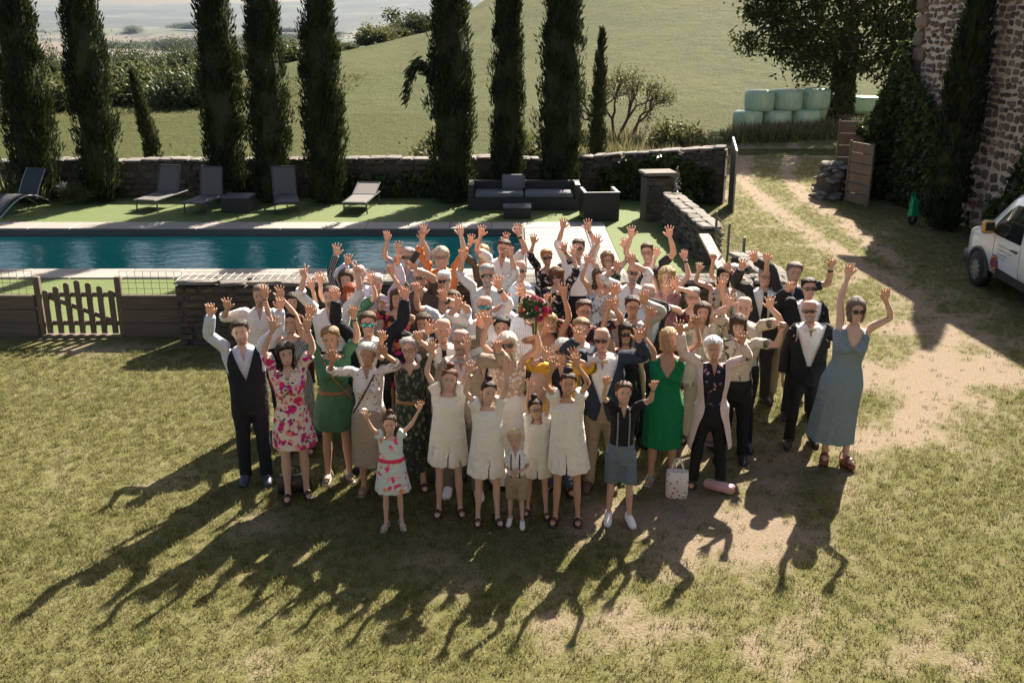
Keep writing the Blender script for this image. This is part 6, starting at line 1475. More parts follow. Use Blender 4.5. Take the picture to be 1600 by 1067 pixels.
        if nk_ == 'scarf': q.ell((0, y + .008, 1.435), (.05, .03, .035))
        else:
            for sg in (-1, 1): q.grid(np.array([[(sg * x, y - e * 1.0, 1.452 + zz * w) for zz, e in ((-1, 0), (-1, .01), (1, .01), (1, 0))] for x, w in ((.004, .008), (.03, .017), (.052, .020), (.055, .017))]), True, True)
            q.ell((0, y - .005, 1.452), (.010, .010, .010))
        finish('bow_tie' if nk_ != 'scarf' else 'cravat', np.vstack(q.V), [np.vstack(q.Q)] + ([np.vstack(q.T)] if q.T else []), cl({'bow_beige': 'greige', 'bow_cream': 'cream', 'bow_black': 'hotred', 'scarf': 'cream'}[nk_]))
    if d.get('strap'):
        q = MB(); zz = np.linspace(1.43, .98, 12); xx = np.interp(zz, [.98, 1.43], [.165, -.085]) * (1 if idx % 2 else -1)
        tt = S['tor']; zs = [t[0] for t in tt]
        P_ = []
        for z, x in zip(zz, xx):
            rx_ = np.interp(z, zs, [t[1] for t in tt]) + .024; ry_ = np.interp(z, zs, [t[2] for t in tt]) + .026; yv = .008 - ry_ * max(0.02, 1 - min(.98, abs(x) / rx_) ** 2.3) ** (1 / 2.3); P_.append((x, yv - (.03 if 1.2 < z < 1.32 and sx_ == 'f' else 0), z))
        q.tube(P_, .009, 6); finish('bag_strap', np.vstack(q.V), [np.vstack(q.Q), np.vstack(q.T)], cl(d['strap']))
    if d.get('watch'):
        sg = 1; q = MB(); xw = sg * (S['sx'] + .495); q.grid(np.array([ring(xw + dx, .008, AZ, e, e, 12, 'x', 2) for dx, e in ((-.012, .027), (-.012, .034), (.012, .033), (.012, .026))])); finish('wrist_band', np.vstack(q.V), q.Q, M_LEATHER)
    elif rg.random() < .35 and kd != 'suit':
        sg = rg.choice([-1, 1]); q = MB(); xw = sg * (S['sx'] + .50); q.grid(np.array([ring(xw + dx, .008, AZ, e * S['arm'] ** .3, e * S['arm'] ** .3, 12, 'x', 2) for dx, e in ((-.005, .026), (-.005, .032), (.005, .032), (.005, .026))])); finish('bracelet', np.vstack(q.V), q.Q, M_LEATHER if rg.random() < .5 else M_GOLD)
    if d.get('pendant'):
        q = MB(); a = np.linspace(-1, 1, 13); q.tube(np.c_[.07 * a, -.075 - .045 * (1 - a ** 2), 1.455 - .15 * (1 - np.abs(a)) ** .8], .0022, 4); q.ell((0, -.135, 1.30), (.016, .006, .018)); finish('pendant', np.vstack(q.V), [np.vstack(q.Q), np.vstack(q.T)], M_GOLD)
    # ---- shoes
    sh = o.get('shoe', 'shoe_black' if sx_ == 'm' else 'sandal_dark'); shm = plain('leather_' + sh, SHOE[sh], .45, .12, 20)
    for sg in (-1, 1):
        q = MB(); x = sg * LX
        if sh.startswith('sandal') or sh.startswith('wedge'):
            hh = .055 if sh.startswith('wedge') else .014
            prof = [(-.175, .030), (-.15, .043), (-.08, .047), (0, .038), (.06, .038), (.085, .026)]
            q.grid(np.array([[(x + e * w, y, z) for e, z in ((-1, -hh * (1.0 if y > -.1 else .6)), (-1, .008), (1, .008), (1, -hh * (1.0 if y > -.1 else .6)))] for y, w in prof]), True, True)
            for y in (-.115, -.075, .045):
                a = np.linspace(-.2, np.pi + .2, 9); hz_ = .076 if y < 0 else .105; q.grid(np.array([[(x + np.cos(t) * .052, y + dy, max(.0, np.sin(t)) * hz_ + e) for dy, e in ((-.011, 0), (-.011, .005), (.011, .005), (.011, 0))] for t in a]), True, True)
        else:
            prof = [(-.185, .018, .03), (-.17, .038, .045), (-.12, .050, .060), (-.06, .050, .082), (0, .046, .105), (.05, .045, .11), (.085, .040, .105), (.098, .020, .08)]
            q.grid(np.array([[(x + np.cos(t) * w, y, max(-.008, -.008 + (ht + .008) * (.5 + .62 * np.sin(t)))) for t in np.linspace(0, 2 * np.pi, 12, endpoint=False)] for y, w, ht in prof])[:, ::-1], True, True)
        finish('shoe' if not sh.startswith('sandal') else 'sandal', np.vstack(q.V), [np.vstack(q.Q), np.vstack(q.T)], shm)
    # palms, for what is held
    out = {}
    for sg in (-1, 1):
        W0, W1, Rw = bones[sg][6:9]; pl_ = (W1 + Rw @ np.array([sg * .09, -.02, 0])) * s; pl_[2] += lift; out[sg] = np.array([d['X'], d['Y'], 0]) + Rz @ pl_
    return root, out
# one row per person: feet position, height, hand positions relative to the feet, look and clothes
PEOPLE = [
    {'sex': 'c', 'h': 1.55, 'hl': (-0.12, 0.04, 1.77), 'hr': (0.2, 0.07, 1.78), 'hair': 'bun', 'hc': 'auburn', 'gl': 0, 'beard': 0, 'o': {'k': 'kid_dress', 'c': 'ivory'}, 'label': 'auburn haired girl in loose ivory smock dress, arms straight up beside the floral toddler', 'X': -0.63, 'Y': 9.05},
    {'sex': 'c', 'h': 1.47, 'hl': (-0.14, -0.11, 1.66), 'hr': (0.17, -0.02, 1.68), 'hair': 'bun', 'hc': 'darkbrown', 'gl': 0, 'beard': 0, 'o': {'k': 'kid_dress', 'c': 'ivory'}, 'label': 'dark haired girl with top bun in ivory smock dress, head bowed before the bride', 'X': -0.24, 'Y': 8.86},
    {'sex': 'b', 'h': 1.0, 'hl': 'fold', 'hr': 'fold', 'hair': 'crop', 'hc': 'paleblond', 'gl': 0, 'beard': 0, 'o': {'k': 'kid_shorts', 'top': 'white', 'low': 'khaki', 'susp': 'navy', 'shoe': 'sneaker_white'}, 'label': 'blond toddler boy in white shirt, navy braces and khaki shorts, hands clasped', 'X': 0.04, 'Y': 8.8},
    {'sex': 'c', 'h': 1.24, 'hl': (-0.08, -0.02, 1.43), 'hr': (0.09, -0.14, 1.4), 'hair': 'bun', 'hc': 'darkbrown', 'gl': 'frames', 'beard': 0, 'o': {'k': 'kid_dress', 'c': 'ivory'}, 'label': 'small girl with red framed glasses in ivory smock dress beside the blond toddler boy', 'X': 0.25, 'Y': 9.02},
    {'sex': 'c', 'h': 1.56, 'hl': (-0.15, -0.23, 1.72), 'hr': (0.03, -0.17, 1.74), 'hair': 'bun', 'hc': 'darkbrown', 'gl': 0, 'beard': 0, 'o': {'k': 'kid_dress', 'c': 'ivory'}, 'label': 'tallest girl in ivory smock dress with split hem, face turned aside', 'X': 0.54, 'Y': 8.87},
    {'sex': 'b', 'h': 1.46, 'hl': (-0.19, -0.26, 1.58), 'hr': (0.25, -0.26, 1.54), 'hair': 'short', 'hc': 'brown', 'gl': 0, 'beard': 0, 'o': {'k': 'kid_shorts', 'top': 'black', 'low': 'denim', 'susp': 'grey', 'shoe': 'sneaker_white', 'sleeve': 'S'}, 'label': 'boy in black shirt with grey braces and blue denim shorts, both hands up', 'X': 1.06, 'Y': 8.86},
    {'sex': 'c', 'h': 1.18, 'hl': (-0.2, -0.2, 1.26), 'hr': (0.31, 0.04, 1.27), 'hair': 'bun', 'hc': 'brown', 'gl': 0, 'beard': 0, 'o': {'k': 'kid_dress', 'c': 'toddler_floral', 'sash': 'hotpink', 'hem': 0.6, 'flare': 0.27, 'shoe': 'sandal_white'}, 'label': 'little girl in pale mint dress with pink flowers and hot pink sash', 'X': -1.16, 'Y': 8.76},
    {'sex': 'm', 'h': 1.8, 'hl': (-0.23, -0.26, 1.99), 'hr': (0.41, -0.05, 2.0), 'hair': 'short', 'hc': 'darkbrown', 'gl': 0, 'beard': 'stubble', 'o': {'k': 'vest', 'shirt': 'paleblue', 'vest': 'navyblack', 'low': 'navyblack', 'shoe': 'shoe_navy'}, 'label': 'man in navy waistcoat and pale blue shirt waving with the long sleeve raised', 'roll': -2, 'X': -2.76, 'Y': 9.78},
    {'sex': 'f', 'h': 1.68, 'hl': (-0.07, -0.11, 1.91), 'hr': (0.22, -0.08, 1.91), 'hair': 'long', 'hc': 'nearblack', 'gl': 'onhead', 'beard': 0, 'o': {'k': 'dress', 'c': 'pink_floral', 'sleeve': 'S', 'hem': 0.6, 'flare': 0.24, 'shoe': 'sandal_dark'}, 'label': 'woman with long dark hair in magenta floral short dress and sunglasses on her head', 'X': -2.24, 'Y': 9.41},
    {'sex': 'f', 'h': 1.7, 'hl': (-0.16, -0.11, 1.93), 'hr': (0.26, -0.14, 1.92), 'hair': 'crop', 'hc': 'darkblond', 'gl': 0, 'beard': 0, 'o': {'k': 'dress', 'c': 'sage', 'sleeve': 'S', 'hem': 0.62, 'flare': 0.24, 'belt': 'tan', 'shoe': 'sandal_silver'}, 'label': 'short haired smiling woman in sage green dress with tan bag strap', 'strap': 'tan', 'X': -1.88, 'Y': 9.85},
    {'sex': 'f', 'h': 1.62, 'hl': (-0.29, -0.26, 1.56), 'hr': (0.18, -0.26, 1.63), 'hair': 'crop', 'hc': 'greywhite', 'gl': 0, 'beard': 0, 'o': {'k': 'blouse', 'c': 'white_floral', 'sleeve': 'L3', 'low': 'beige', 'shoe': 'sandal_tan'}, 'label': 'grey haired woman in white floral blouse over beige skirt, palms forward', 'strap': 'brown', 'X': -1.47, 'Y': 9.55},
    {'sex': 'f', 'h': 1.66, 'hl': (-0.22, -0.26, 1.77), 'hr': (0.09, -0.26, 1.76), 'hair': 'crop', 'hc': 'grey', 'gl': 'frames', 'beard': 0, 'o': {'k': 'dress', 'c': 'darkleaf', 'sleeve': 'S', 'hem': 0.22, 'flare': 0.2, 'belt': 'tan', 'shoe': 'sandal_dark'}, 'label': 'grey cropped woman with glasses in dark leaf print long dress and tan belt', 'X': -1.05, 'Y': 9.61},
    {'sex': 'm', 'h': 1.8, 'hl': (-0.32, -0.08, 2.03), 'hr': (0.39, 0.04, 2.02), 'hair': 'short', 'hc': 'brown', 'gl': 'mirror', 'beard': 0, 'o': {'k': 'suit', 'jacket': 'navyblack', 'shirt': 'cream', 'low': 'navyblack', 'neck': 'scarf'}, 'label': 'man in dark navy suit with blue mirrored sunglasses, both cuffs raised', 'X': -1.51, 'Y': 10.07},
    {'sex': 'm', 'h': 1.8, 'hl': 'down', 'hr': (0.35, -0.26, 1.7), 'hair': 'bald', 'hc': 'grey', 'gl': 'frames', 'beard': 'goatee', 'o': {'k': 'suit', 'jacket': 'beige', 'shirt': 'palepink', 'low': 'taupe', 'neck': 'bow_beige', 'shoe': 'sneaker_white'}, 'label': 'groom in beige suit with bow tie, round glasses and goatee beside the bride', 'X': -0.51, 'Y': 9.46},
    {'sex': 'f', 'h': 1.7, 'hl': (-0.2, -0.2, 1.9), 'hr': (0.24, -0.2, 1.88), 'hair': 'wavy', 'hc': 'silverblond', 'gl': 'round', 'beard': 0, 'o': {'k': 'dress', 'c': 'lace', 'sleeve': '0', 'hem': 0.06, 'flare': 0.26, 'low': 'ivory', 'vneck': 0.07}, 'label': 'bride in white lace dress and round sunglasses lifting the bouquet', 'X': -0.03, 'Y': 9.66},
    {'sex': 'f', 'h': 1.72, 'hl': (0.04, -0.26, 1.59), 'hr': (0.17, -0.02, 1.97), 'hair': 'bob', 'hc': 'blond', 'gl': 0, 'beard': 0, 'o': {'k': 'dress', 'c': 'blush', 'sleeve': '0', 'hem': 0.15, 'flare': 0.18}, 'label': 'blond woman with fringe in blush pleated dress behind the bride', 'swap': 1, 'X': 0.37, 'Y': 10.36},
    {'sex': 'f', 'h': 1.66, 'hl': (-0.14, -0.26, 1.57), 'hr': (0.07, -0.26, 1.57), 'hair': 'fluffy', 'hc': 'greywhite', 'gl': 'dark', 'beard': 0, 'o': {'k': 'cardigan', 'jacket': 'mustard', 'shirt': 'blackcloth', 'low': 'blueprint', 'open': 0.05}, 'label': 'grey haired woman in mustard yellow cardigan and sunglasses, hands by her face', 'X': 0.51, 'Y': 9.56},
    {'sex': 'm', 'h': 1.78, 'hl': (-0.26, -0.26, 1.76), 'hr': (0.29, -0.26, 1.77), 'hair': 'bald', 'hc': 'white', 'gl': 'dark', 'beard': 0, 'o': {'k': 'suit', 'jacket': 'bluenavy', 'shirt': 'white', 'low': 'khaki', 'neck': 'bow_cream', 'shoe': 'shoe_brown'}, 'label': 'bald man in navy blazer, khaki trousers and cream bow tie with sunglasses', 'X': 0.94, 'Y': 9.62},
    {'sex': 'f', 'h': 1.7, 'hl': (-0.2, -0.11, 1.93), 'hr': (0.23, -0.23, 1.87), 'hair': 'bob', 'hc': 'blond', 'gl': 0, 'beard': 0, 'o': {'k': 'dress', 'c': 'emerald', 'sleeve': '0', 'hem': 0.42, 'flare': 0.22, 'vneck': 0.1, 'shoe': 'sandal_silver'}, 'label': 'blond bob woman in emerald green wrap dress with pendant necklace', 'pendant': 1, 'X': 1.61, 'Y': 9.79},
    {'sex': 'f', 'h': 1.64, 'hl': (-0.39, -0.08, 1.79), 'hr': (0.18, -0.26, 1.72), 'hair': 'fluffy', 'hc': 'white', 'gl': 0, 'beard': 0, 'o': {'k': 'cardigan', 'jacket': 'palepink', 'shirt': 'dark_floral', 'low': 'blackcloth', 'open': 0.085, 'hem': 0.5, 'sleeve': 'L'}, 'label': 'white haired woman in pale pink shawl over black floral tunic', 'X': 2.08, 'Y': 9.66},
    {'sex': 'b', 'h': 1.707, 'hl': 'down', 'hr': (0.39, -0.26, 1.66), 'hair': 'fringe', 'hc': 'brown', 'gl': 0, 'beard': 0, 'o': {'k': 'shirt', 'c': 'palm_print', 'sleeve': 'S', 'low': 'blackcloth'}, 'label': 'teenager with fringe in palm print shirt stretching out a fist', 'gesture': 'fist', 'X': 2.47, 'Y': 10.33},
    {'sex': 'm', 'h': 1.75, 'hl': 'down', 'hr': (0.43, -0.14, 0.95), 'hair': 'bald', 'hc': 'grey', 'gl': 'dark', 'beard': 'goatee', 'o': {'k': 'suit', 'jacket': 'black', 'shirt': 'white', 'low': 'black', 'neck': 'bow_cream'}, 'label': 'bald man with grey goatee in black tuxedo embracing the woman in blue', 'X': 3.38, 'Y': 10.75},
    {'sex': 'f', 'h': 1.86, 'hl': (-0.05, -0.02, 2.27), 'hr': (0.23, -0.26, 1.97), 'hair': 'bob', 'hc': 'greybrown', 'gl': 'dark', 'beard': 0, 'o': {'k': 'dress', 'c': 'dustyblue', 'sleeve': '0', 'hem': 0.2, 'flare': 0.25, 'vneck': 0.09, 'shoe': 'wedge_red'}, 'label': 'woman in long dusty blue dress and red wedge sandals waving both arms', 'roll': 5, 'X': 3.63, 'Y': 10.25},
    {'sex': 'm', 'h': 1.796, 'hl': (-0.29, -0.26, 1.61), 'hr': 'down', 'hair': 'short', 'hc': 'greybrown', 'gl': 0, 'beard': 'stubble', 'o': {'k': 'shirt', 'c': 'whitelinen', 'sleeve': 'L3', 'low': 'navyblack'}, 'label': 'man in white linen shirt by the stone wall with one hand raised', 'X': -2.96, 'Y': 11.26},
    {'sex': 'f', 'h': 1.642, 'hl': 'down', 'hr': (0.28, -0.23, 1.8), 'hair': 'long', 'hc': 'darkbrown', 'gl': 0, 'beard': 0, 'o': {'k': 'dress', 'c': 'rust_floral', 'sleeve': 'S', 'hem': 0.5, 'flare': 0.2}, 'label': 'woman with long dark hair and fringe standing by the stone wall', 'X': -2.62, 'Y': 11.47},
    {'sex': 'f', 'h': 1.66, 'hl': (-0.3, -0.02, 1.96), 'hr': (-0.16, -0.05, 1.97), 'hair': 'crop', 'hc': 'nearblack', 'gl': 0, 'beard': 0, 'o': {'k': 'dress', 'c': 'bw_stripe', 'sleeve': '0', 'hem': 0.5, 'flare': 0.18}, 'label': 'short haired young woman in black and white striped top, both arms up together', 'strap': 'brown', 'X': -2.44, 'Y': 10.57},
    {'sex': 'm', 'h': 1.8, 'hl': (-0.21, -0.2, 2.01), 'hr': (0.37, -0.08, 2.02), 'hair': 'short', 'hc': 'brown', 'gl': 0, 'beard': 'stubble', 'o': {'k': 'shirt', 'c': 'white', 'sleeve': 'L3', 'low': 'navyblack'}, 'label': 'man in white shirt making victory signs with both hands', 'gesture': 'v', 'X': -2.13, 'Y': 11.16},
    {'sex': 'f', 'h': 1.722, 'hl': (-0.3, -0.26, 1.86), 'hr': (0.29, -0.26, 1.87), 'hair': 'fringe', 'hc': 'red', 'gl': 0, 'beard': 0, 'o': {'k': 'dress', 'c': 'green_pattern', 'sleeve': 'S', 'hem': 0.5, 'flare': 0.2}, 'label': 'red haired woman with fringe in green patterned dress', 'X': -1.94, 'Y': 11.54},
    {'sex': 'f', 'h': 1.738, 'hl': (-0.1, 0.01, 2.0), 'hr': 'down', 'hair': 'long', 'hc': 'brown', 'gl': 0, 'beard': 0, 'o': {'k': 'shirt', 'c': 'dark_stripe', 'sleeve': 'L', 'low': 'blackcloth'}, 'label': 'person in dark striped sleeves with one arm up behind the red haired woman', 'X': -2.07, 'Y': 12.16},
    {'sex': 'm', 'h': 1.722, 'hl': (-0.06, -0.26, 1.83), 'hr': 'down', 'hair': 'bald', 'hc': 'white', 'gl': 0, 'beard': 0, 'o': {'k': 'shirt', 'c': 'lavender', 'sleeve': 'L', 'low': 'navyblack'}, 'label': 'white haired man in lavender shirt half hidden behind a raised arm', 'X': -1.98, 'Y': 12.55},
    {'sex': 'm', 'h': 1.778, 'hl': 'down', 'hr': (0.28, -0.17, 2.0), 'hair': 'short', 'hc': 'white', 'gl': 0, 'beard': 0, 'o': {'k': 'shirt', 'c': 'lilac_stripe', 'sleeve': 'L', 'low': 'navyblack'}, 'label': 'stern white haired man in pale lilac striped shirt', 'X': -1.66, 'Y': 11.83},
    {'sex': 'f', 'h': 1.682, 'hl': (-0.08, -0.26, 1.54), 'hr': (-0.07, -0.02, 1.97), 'hair': 'long', 'hc': 'brown', 'gl': 0, 'beard': 0, 'o': {'k': 'dress', 'c': 'bright_floral', 'sleeve': 'S', 'hem': 0.5, 'flare': 0.2}, 'label': 'laughing young woman with long brown hair in orange and pink floral dress', 'X': -1.4, 'Y': 11.47},
    {'sex': 'm', 'h': 1.78, 'hl': (-0.22, -0.2, 1.99), 'hr': (0.21, -0.2, 2.0), 'hair': 'short', 'hc': 'grey', 'gl': 'dark', 'beard': 0, 'o': {'k': 'shirt', 'c': 'greyblue', 'sleeve': 'S', 'low': 'navyblack'}, 'label': 'grey haired man in grey blue short sleeved shirt beside the orange shirt', 'X': -1.43, 'Y': 13.27},
    {'sex': 'm', 'h': 1.782, 'hl': (-0.25, -0.02, 2.04), 'hr': (-0.1, -0.26, 1.86), 'hair': 'bald', 'hc': 'grey', 'gl': 'dark', 'beard': 0, 'o': {'k': 'shirt', 'c': 'brown_polo', 'sleeve': 'S', 'low': 'navyblack'}, 'label': 'balding man with sunglasses in dark brown polo shirt', 'X': -1.14, 'Y': 12.1},
    {'sex': 'm', 'h': 1.8, 'hl': (-0.2, -0.05, 2.06), 'hr': (0.27, -0.02, 2.05), 'hair': 'bob', 'hc': 'greyblond', 'gl': 'frames', 'beard': 0, 'o': {'k': 'shirt', 'c': 'orange', 'sleeve': 'L3', 'low': 'khaki'}, 'label': 'smiling man with long grey hair in bright orange tunic', 'strap': 'tan', 'X': -0.97, 'Y': 13.19},
    {'sex': 'f', 'h': 1.656, 'hl': 'down', 'hr': 'down', 'hair': 'crop', 'hc': 'white', 'gl': 'dark', 'beard': 0, 'o': {'k': 'dress', 'c': 'peach', 'sleeve': 'S', 'hem': 0.5, 'flare': 0.2}, 'label': 'white haired woman with dark sunglasses below the orange tunic man', 'X': -0.86, 'Y': 12.39},
    {'sex': 'm', 'h': 1.8, 'hl': (-0.36, -0.26, 1.91), 'hr': (-0.11, -0.26, 1.8), 'hair': 'short', 'hc': 'brown', 'gl': 'dark', 'beard': 'goatee', 'o': {'k': 'shirt', 'c': 'paleblue', 'sleeve': 'S', 'low': 'navyblack'}, 'label': 'man with sunglasses and goatee in pale blue shirt, wrist watch raised', 'watch': 1, 'X': -0.7, 'Y': 10.95},
    {'sex': 'f', 'h': 1.66, 'hl': (-0.07, -0.26, 1.66), 'hr': 'down', 'hair': 'long', 'hc': 'brown', 'gl': 0, 'beard': 0, 'o': {'k': 'cardigan', 'jacket': 'charcoal', 'shirt': 'white', 'low': 'blackcloth', 'open': 0.04}, 'label': 'brown haired woman in charcoal jacket with a white cuffed fist raised', 'gesture': 'fist', 'X': -0.98, 'Y': 10.52},
    {'sex': 'm', 'h': 1.78, 'hl': (-0.1, -0.26, 1.74), 'hr': (0.38, -0.26, 1.83), 'hair': 'bald', 'hc': 'white', 'gl': 0, 'beard': 0, 'o': {'k': 'suit', 'jacket': 'greytaupe', 'shirt': 'white', 'low': 'greytaupe', 'neck': 'tie_black'}, 'label': 'balding white haired man in grey taupe suit with dark tie', 'X': -0.7, 'Y': 9.9},
    {'sex': 'f', 'h': 1.661, 'hl': (-0.17, -0.26, 1.79), 'hr': (0.3, -0.23, 1.81), 'hair': 'longfringe', 'hc': 'blond', 'gl': 0, 'beard': 0, 'o': {'k': 'dress', 'c': 'olive_brown', 'sleeve': 'L3', 'hem': 0.5, 'flare': 0.2}, 'label': 'woman with long blond hair over her face in olive brown top', 'X': -0.39, 'Y': 14.02},
    {'sex': 'm', 'h': 1.82, 'hl': (-0.26, -0.26, 1.97), 'hr': (0.21, -0.26, 1.99), 'hair': 'short', 'hc': 'brown', 'gl': 'frames', 'beard': 'stubble', 'o': {'k': 'shirt', 'c': 'white', 'sleeve': 'S', 'low': 'navyblack'}, 'label': 'smiling man with glasses in white shirt at the pool end, black wristband', 'watch': 1, 'X': -0.15, 'Y': 13.7},
    {'sex': 'm', 'h': 1.82, 'hl': (-0.29, -0.23, 2.01), 'hr': (0.27, -0.17, 2.04), 'hair': 'short', 'hc': 'grey', 'gl': 'dark', 'beard': 'beardgrey', 'o': {'k': 'shirt', 'c': 'palegrey_print', 'sleeve': 'L3', 'low': 'navyblack'}, 'label': 'grey bearded man with sunglasses in pale grey printed shirt', 'X': -0.3, 'Y': 12.12},
    {'sex': 'm', 'h': 1.78, 'hl': (-0.26, -0.26, 1.77), 'hr': (0.12, -0.23, 1.98), 'hair': 'bald', 'hc': 'brown', 'gl': 'mirror', 'beard': 0, 'o': {'k': 'shirt', 'c': 'white', 'sleeve': 'L3', 'low': 'navyblack'}, 'label': 'balding man with mirrored sunglasses in white shirt behind the groom', 'watch': 1, 'X': -0.3, 'Y': 10.82},
    {'sex': 'm', 'h': 1.8, 'hl': 'down', 'hr': 'down', 'hair': 'bald', 'hc': 'brown', 'gl': 'dark', 'beard': 0, 'o': {'k': 'suit', 'jacket': 'navyblack', 'shirt': 'paleblue', 'low': 'navyblack', 'neck': 'tie_black', 'open': 0.07}, 'label': 'balding man in open dark jacket, light blue shirt and black tie', 'X': 0.12, 'Y': 12.43},
    {'sex': 'f', 'h': 1.66, 'hl': (-0.2, -0.23, 1.85), 'hr': (0.19, -0.26, 1.74), 'hair': 'crop', 'hc': 'strawberry', 'gl': 'round', 'beard': 0, 'o': {'k': 'dress', 'c': 'bw_floral', 'sleeve': 'L3', 'hem': 0.4, 'flare': 0.2}, 'label': 'strawberry blond woman with round sunglasses in black and white floral tunic', 'X': 0.51, 'Y': 13.74},
    {'sex': 'f', 'h': 1.64, 'hl': 'down', 'hr': (0.21, -0.05, 1.87), 'hair': 'fringe', 'hc': 'auburn', 'gl': 'dark', 'beard': 0, 'o': {'k': 'dress', 'c': 'bw_floral', 'sleeve': 'L3', 'hem': 0.4, 'flare': 0.2}, 'label': 'woman with dark red bob and sunglasses in black blossom print blouse', 'X': 0.58, 'Y': 12.78},
    {'sex': 'm', 'h': 1.8, 'hl': (-0.21, -0.08, 2.06), 'hr': (0.09, -0.14, 2.04), 'hair': 'short', 'hc': 'brown', 'gl': 'dark', 'beard': 0, 'o': {'k': 'shirt', 'c': 'white', 'sleeve': 'L3', 'low': 'blackcloth'}, 'label': 'man in white shirt and black trousers with the highest raised arms', 'X': 0.93, 'Y': 13.66},
    {'sex': 'f', 'h': 1.66, 'hl': (-0.16, -0.2, 1.86), 'hr': (0.17, -0.26, 1.83), 'hair': 'bob', 'hc': 'darkblond', 'gl': 'frames', 'beard': 0, 'o': {'k': 'dress', 'c': 'green_dots', 'sleeve': '0', 'hem': 0.4, 'flare': 0.2}, 'label': 'woman with blond bob and glasses in dark green dotted dress', 'X': 1.35, 'Y': 13.63},
    {'sex': 'f', 'h': 1.68, 'hl': (-0.19, -0.26, 1.86), 'hr': (0.02, -0.26, 1.43), 'hair': 'wavy', 'hc': 'brown', 'gl': 0, 'beard': 0, 'o': {'k': 'dress', 'c': 'blue_floral', 'sleeve': '0', 'hem': 0.4, 'flare': 0.2}, 'label': 'smiling woman with wavy brown hair in blue and white floral dress', 'X': 1.15, 'Y': 12.5},
    {'sex': 'm', 'h': 1.8, 'hl': (-0.21, -0.26, 1.83), 'hr': (-0.1, -0.26, 1.89), 'hair': 'bald', 'hc': 'grey', 'gl': 'dark', 'beard': 'beardgrey', 'o': {'k': 'shirt', 'c': 'white', 'sleeve': 'L3', 'low': 'navyblack'}, 'label': 'shaven headed man with sunglasses and grey beard in white shirt', 'X': 1.54, 'Y': 12.3},
    {'sex': 'm', 'h': 1.8, 'hl': (-0.39, -0.26, 1.89), 'hr': (0.29, -0.26, 1.83), 'hair': 'short', 'hc': 'brown', 'gl': 'frames', 'beard': 0, 'o': {'k': 'shirt', 'c': 'red_floral', 'sleeve': 'S', 'low': 'navyblack'}, 'label': 'man with glasses looking down in black shirt with red flowers', 'X': 0.79, 'Y': 10.55},
    {'sex': 'm', 'h': 1.8, 'hl': (-0.23, -0.26, 1.93), 'hr': (0.03, -0.26, 1.81), 'hair': 'short', 'hc': 'darkbrown', 'gl': 'frames', 'beard': 0, 'o': {'k': 'shirt', 'c': 'greige', 'sleeve': 'L', 'low': 'navyblack', 'neck': 'tie_grey'}, 'label': 'dark haired man with glasses in greige shirt and grey tie', 'X': 1.37, 'Y': 10.76},
    {'sex': 'f', 'h': 1.66, 'hl': (-0.17, -0.08, 1.9), 'hr': 'down', 'hair': 'long', 'hc': 'darkbrown', 'gl': 'dark', 'beard': 0, 'o': {'k': 'dress', 'c': 'blackcloth', 'sleeve': '0', 'hem': 0.4, 'flare': 0.2}, 'label': 'woman in black top with sunglasses and long brown hair', 'X': 1.21, 'Y': 10.17},
    {'sex': 'm', 'h': 1.72, 'hl': 'down', 'hr': 'down', 'hair': 'crop', 'hc': 'darkblond', 'gl': 0, 'beard': 0, 'o': {'k': 'suit', 'jacket': 'bluegrey', 'shirt': 'white', 'low': 'bluegrey'}, 'label': 'fair haired person in blue grey jacket hidden behind a raised palm', 'X': 0.72, 'Y': 10.08},
    {'sex': 'f', 'h': 1.66, 'hl': 'down', 'hr': 'down', 'hair': 'crop', 'hc': 'nearblack', 'gl': 0, 'beard': 0, 'o': {'k': 'dress', 'c': 'white', 'sleeve': 'S', 'hem': 0.4, 'flare': 0.2}, 'label': 'woman with cropped black hair peeping out behind the bride', 'X': -0.13, 'Y': 10.38},
    {'sex': 'm', 'h': 1.8, 'hl': (-0.2, -0.26, 1.73), 'hr': (-0.09, -0.26, 1.83), 'hair': 'bald', 'hc': 'brown', 'gl': 0, 'beard': 0, 'o': {'k': 'shirt', 'c': 'paleblue_stripe', 'sleeve': 'L3', 'low': 'navyblack', 'belt': 'brown'}, 'label': 'man in pale blue striped shirt hidden behind the bouquet', 'watch': 1, 'X': 0.16, 'Y': 11.0},
    {'sex': 'm', 'h': 1.82, 'hl': (-0.27, -0.2, 2.02), 'hr': (0.2, -0.23, 2.03), 'hair': 'short', 'hc': 'brown', 'gl': 'frames', 'beard': 0, 'o': {'k': 'shirt', 'c': 'charcoal', 'sleeve': 'S', 'low': 'navyblack'}, 'label': 'man with glasses in black short sleeved shirt by the stone wall, arms wide', 'X': 1.89, 'Y': 13.34},
    {'sex': 'f', 'h': 1.68, 'hl': (-0.14, -0.08, 1.92), 'hr': (0.17, -0.14, 1.9), 'hair': 'curly', 'hc': 'blond', 'gl': 0, 'beard': 0, 'o': {'k': 'dress', 'c': 'pink_print', 'sleeve': '0', 'hem': 0.4, 'flare': 0.2}, 'label': 'curly blond woman in dusty pink printed dress', 'watch': 1, 'X': 2.01, 'Y': 12.54},
    {'sex': 'm', 'h': 1.8, 'hl': 'down', 'hr': (-0.12, -0.26, 1.69), 'hair': 'bald', 'hc': 'grey', 'gl': 0, 'beard': 0, 'o': {'k': 'suit', 'jacket': 'black', 'shirt': 'paleblue', 'low': 'black', 'open': 0.05}, 'label': 'balding man in black jacket peering from behind a raised hand', 'X': 1.59, 'Y': 11.25},
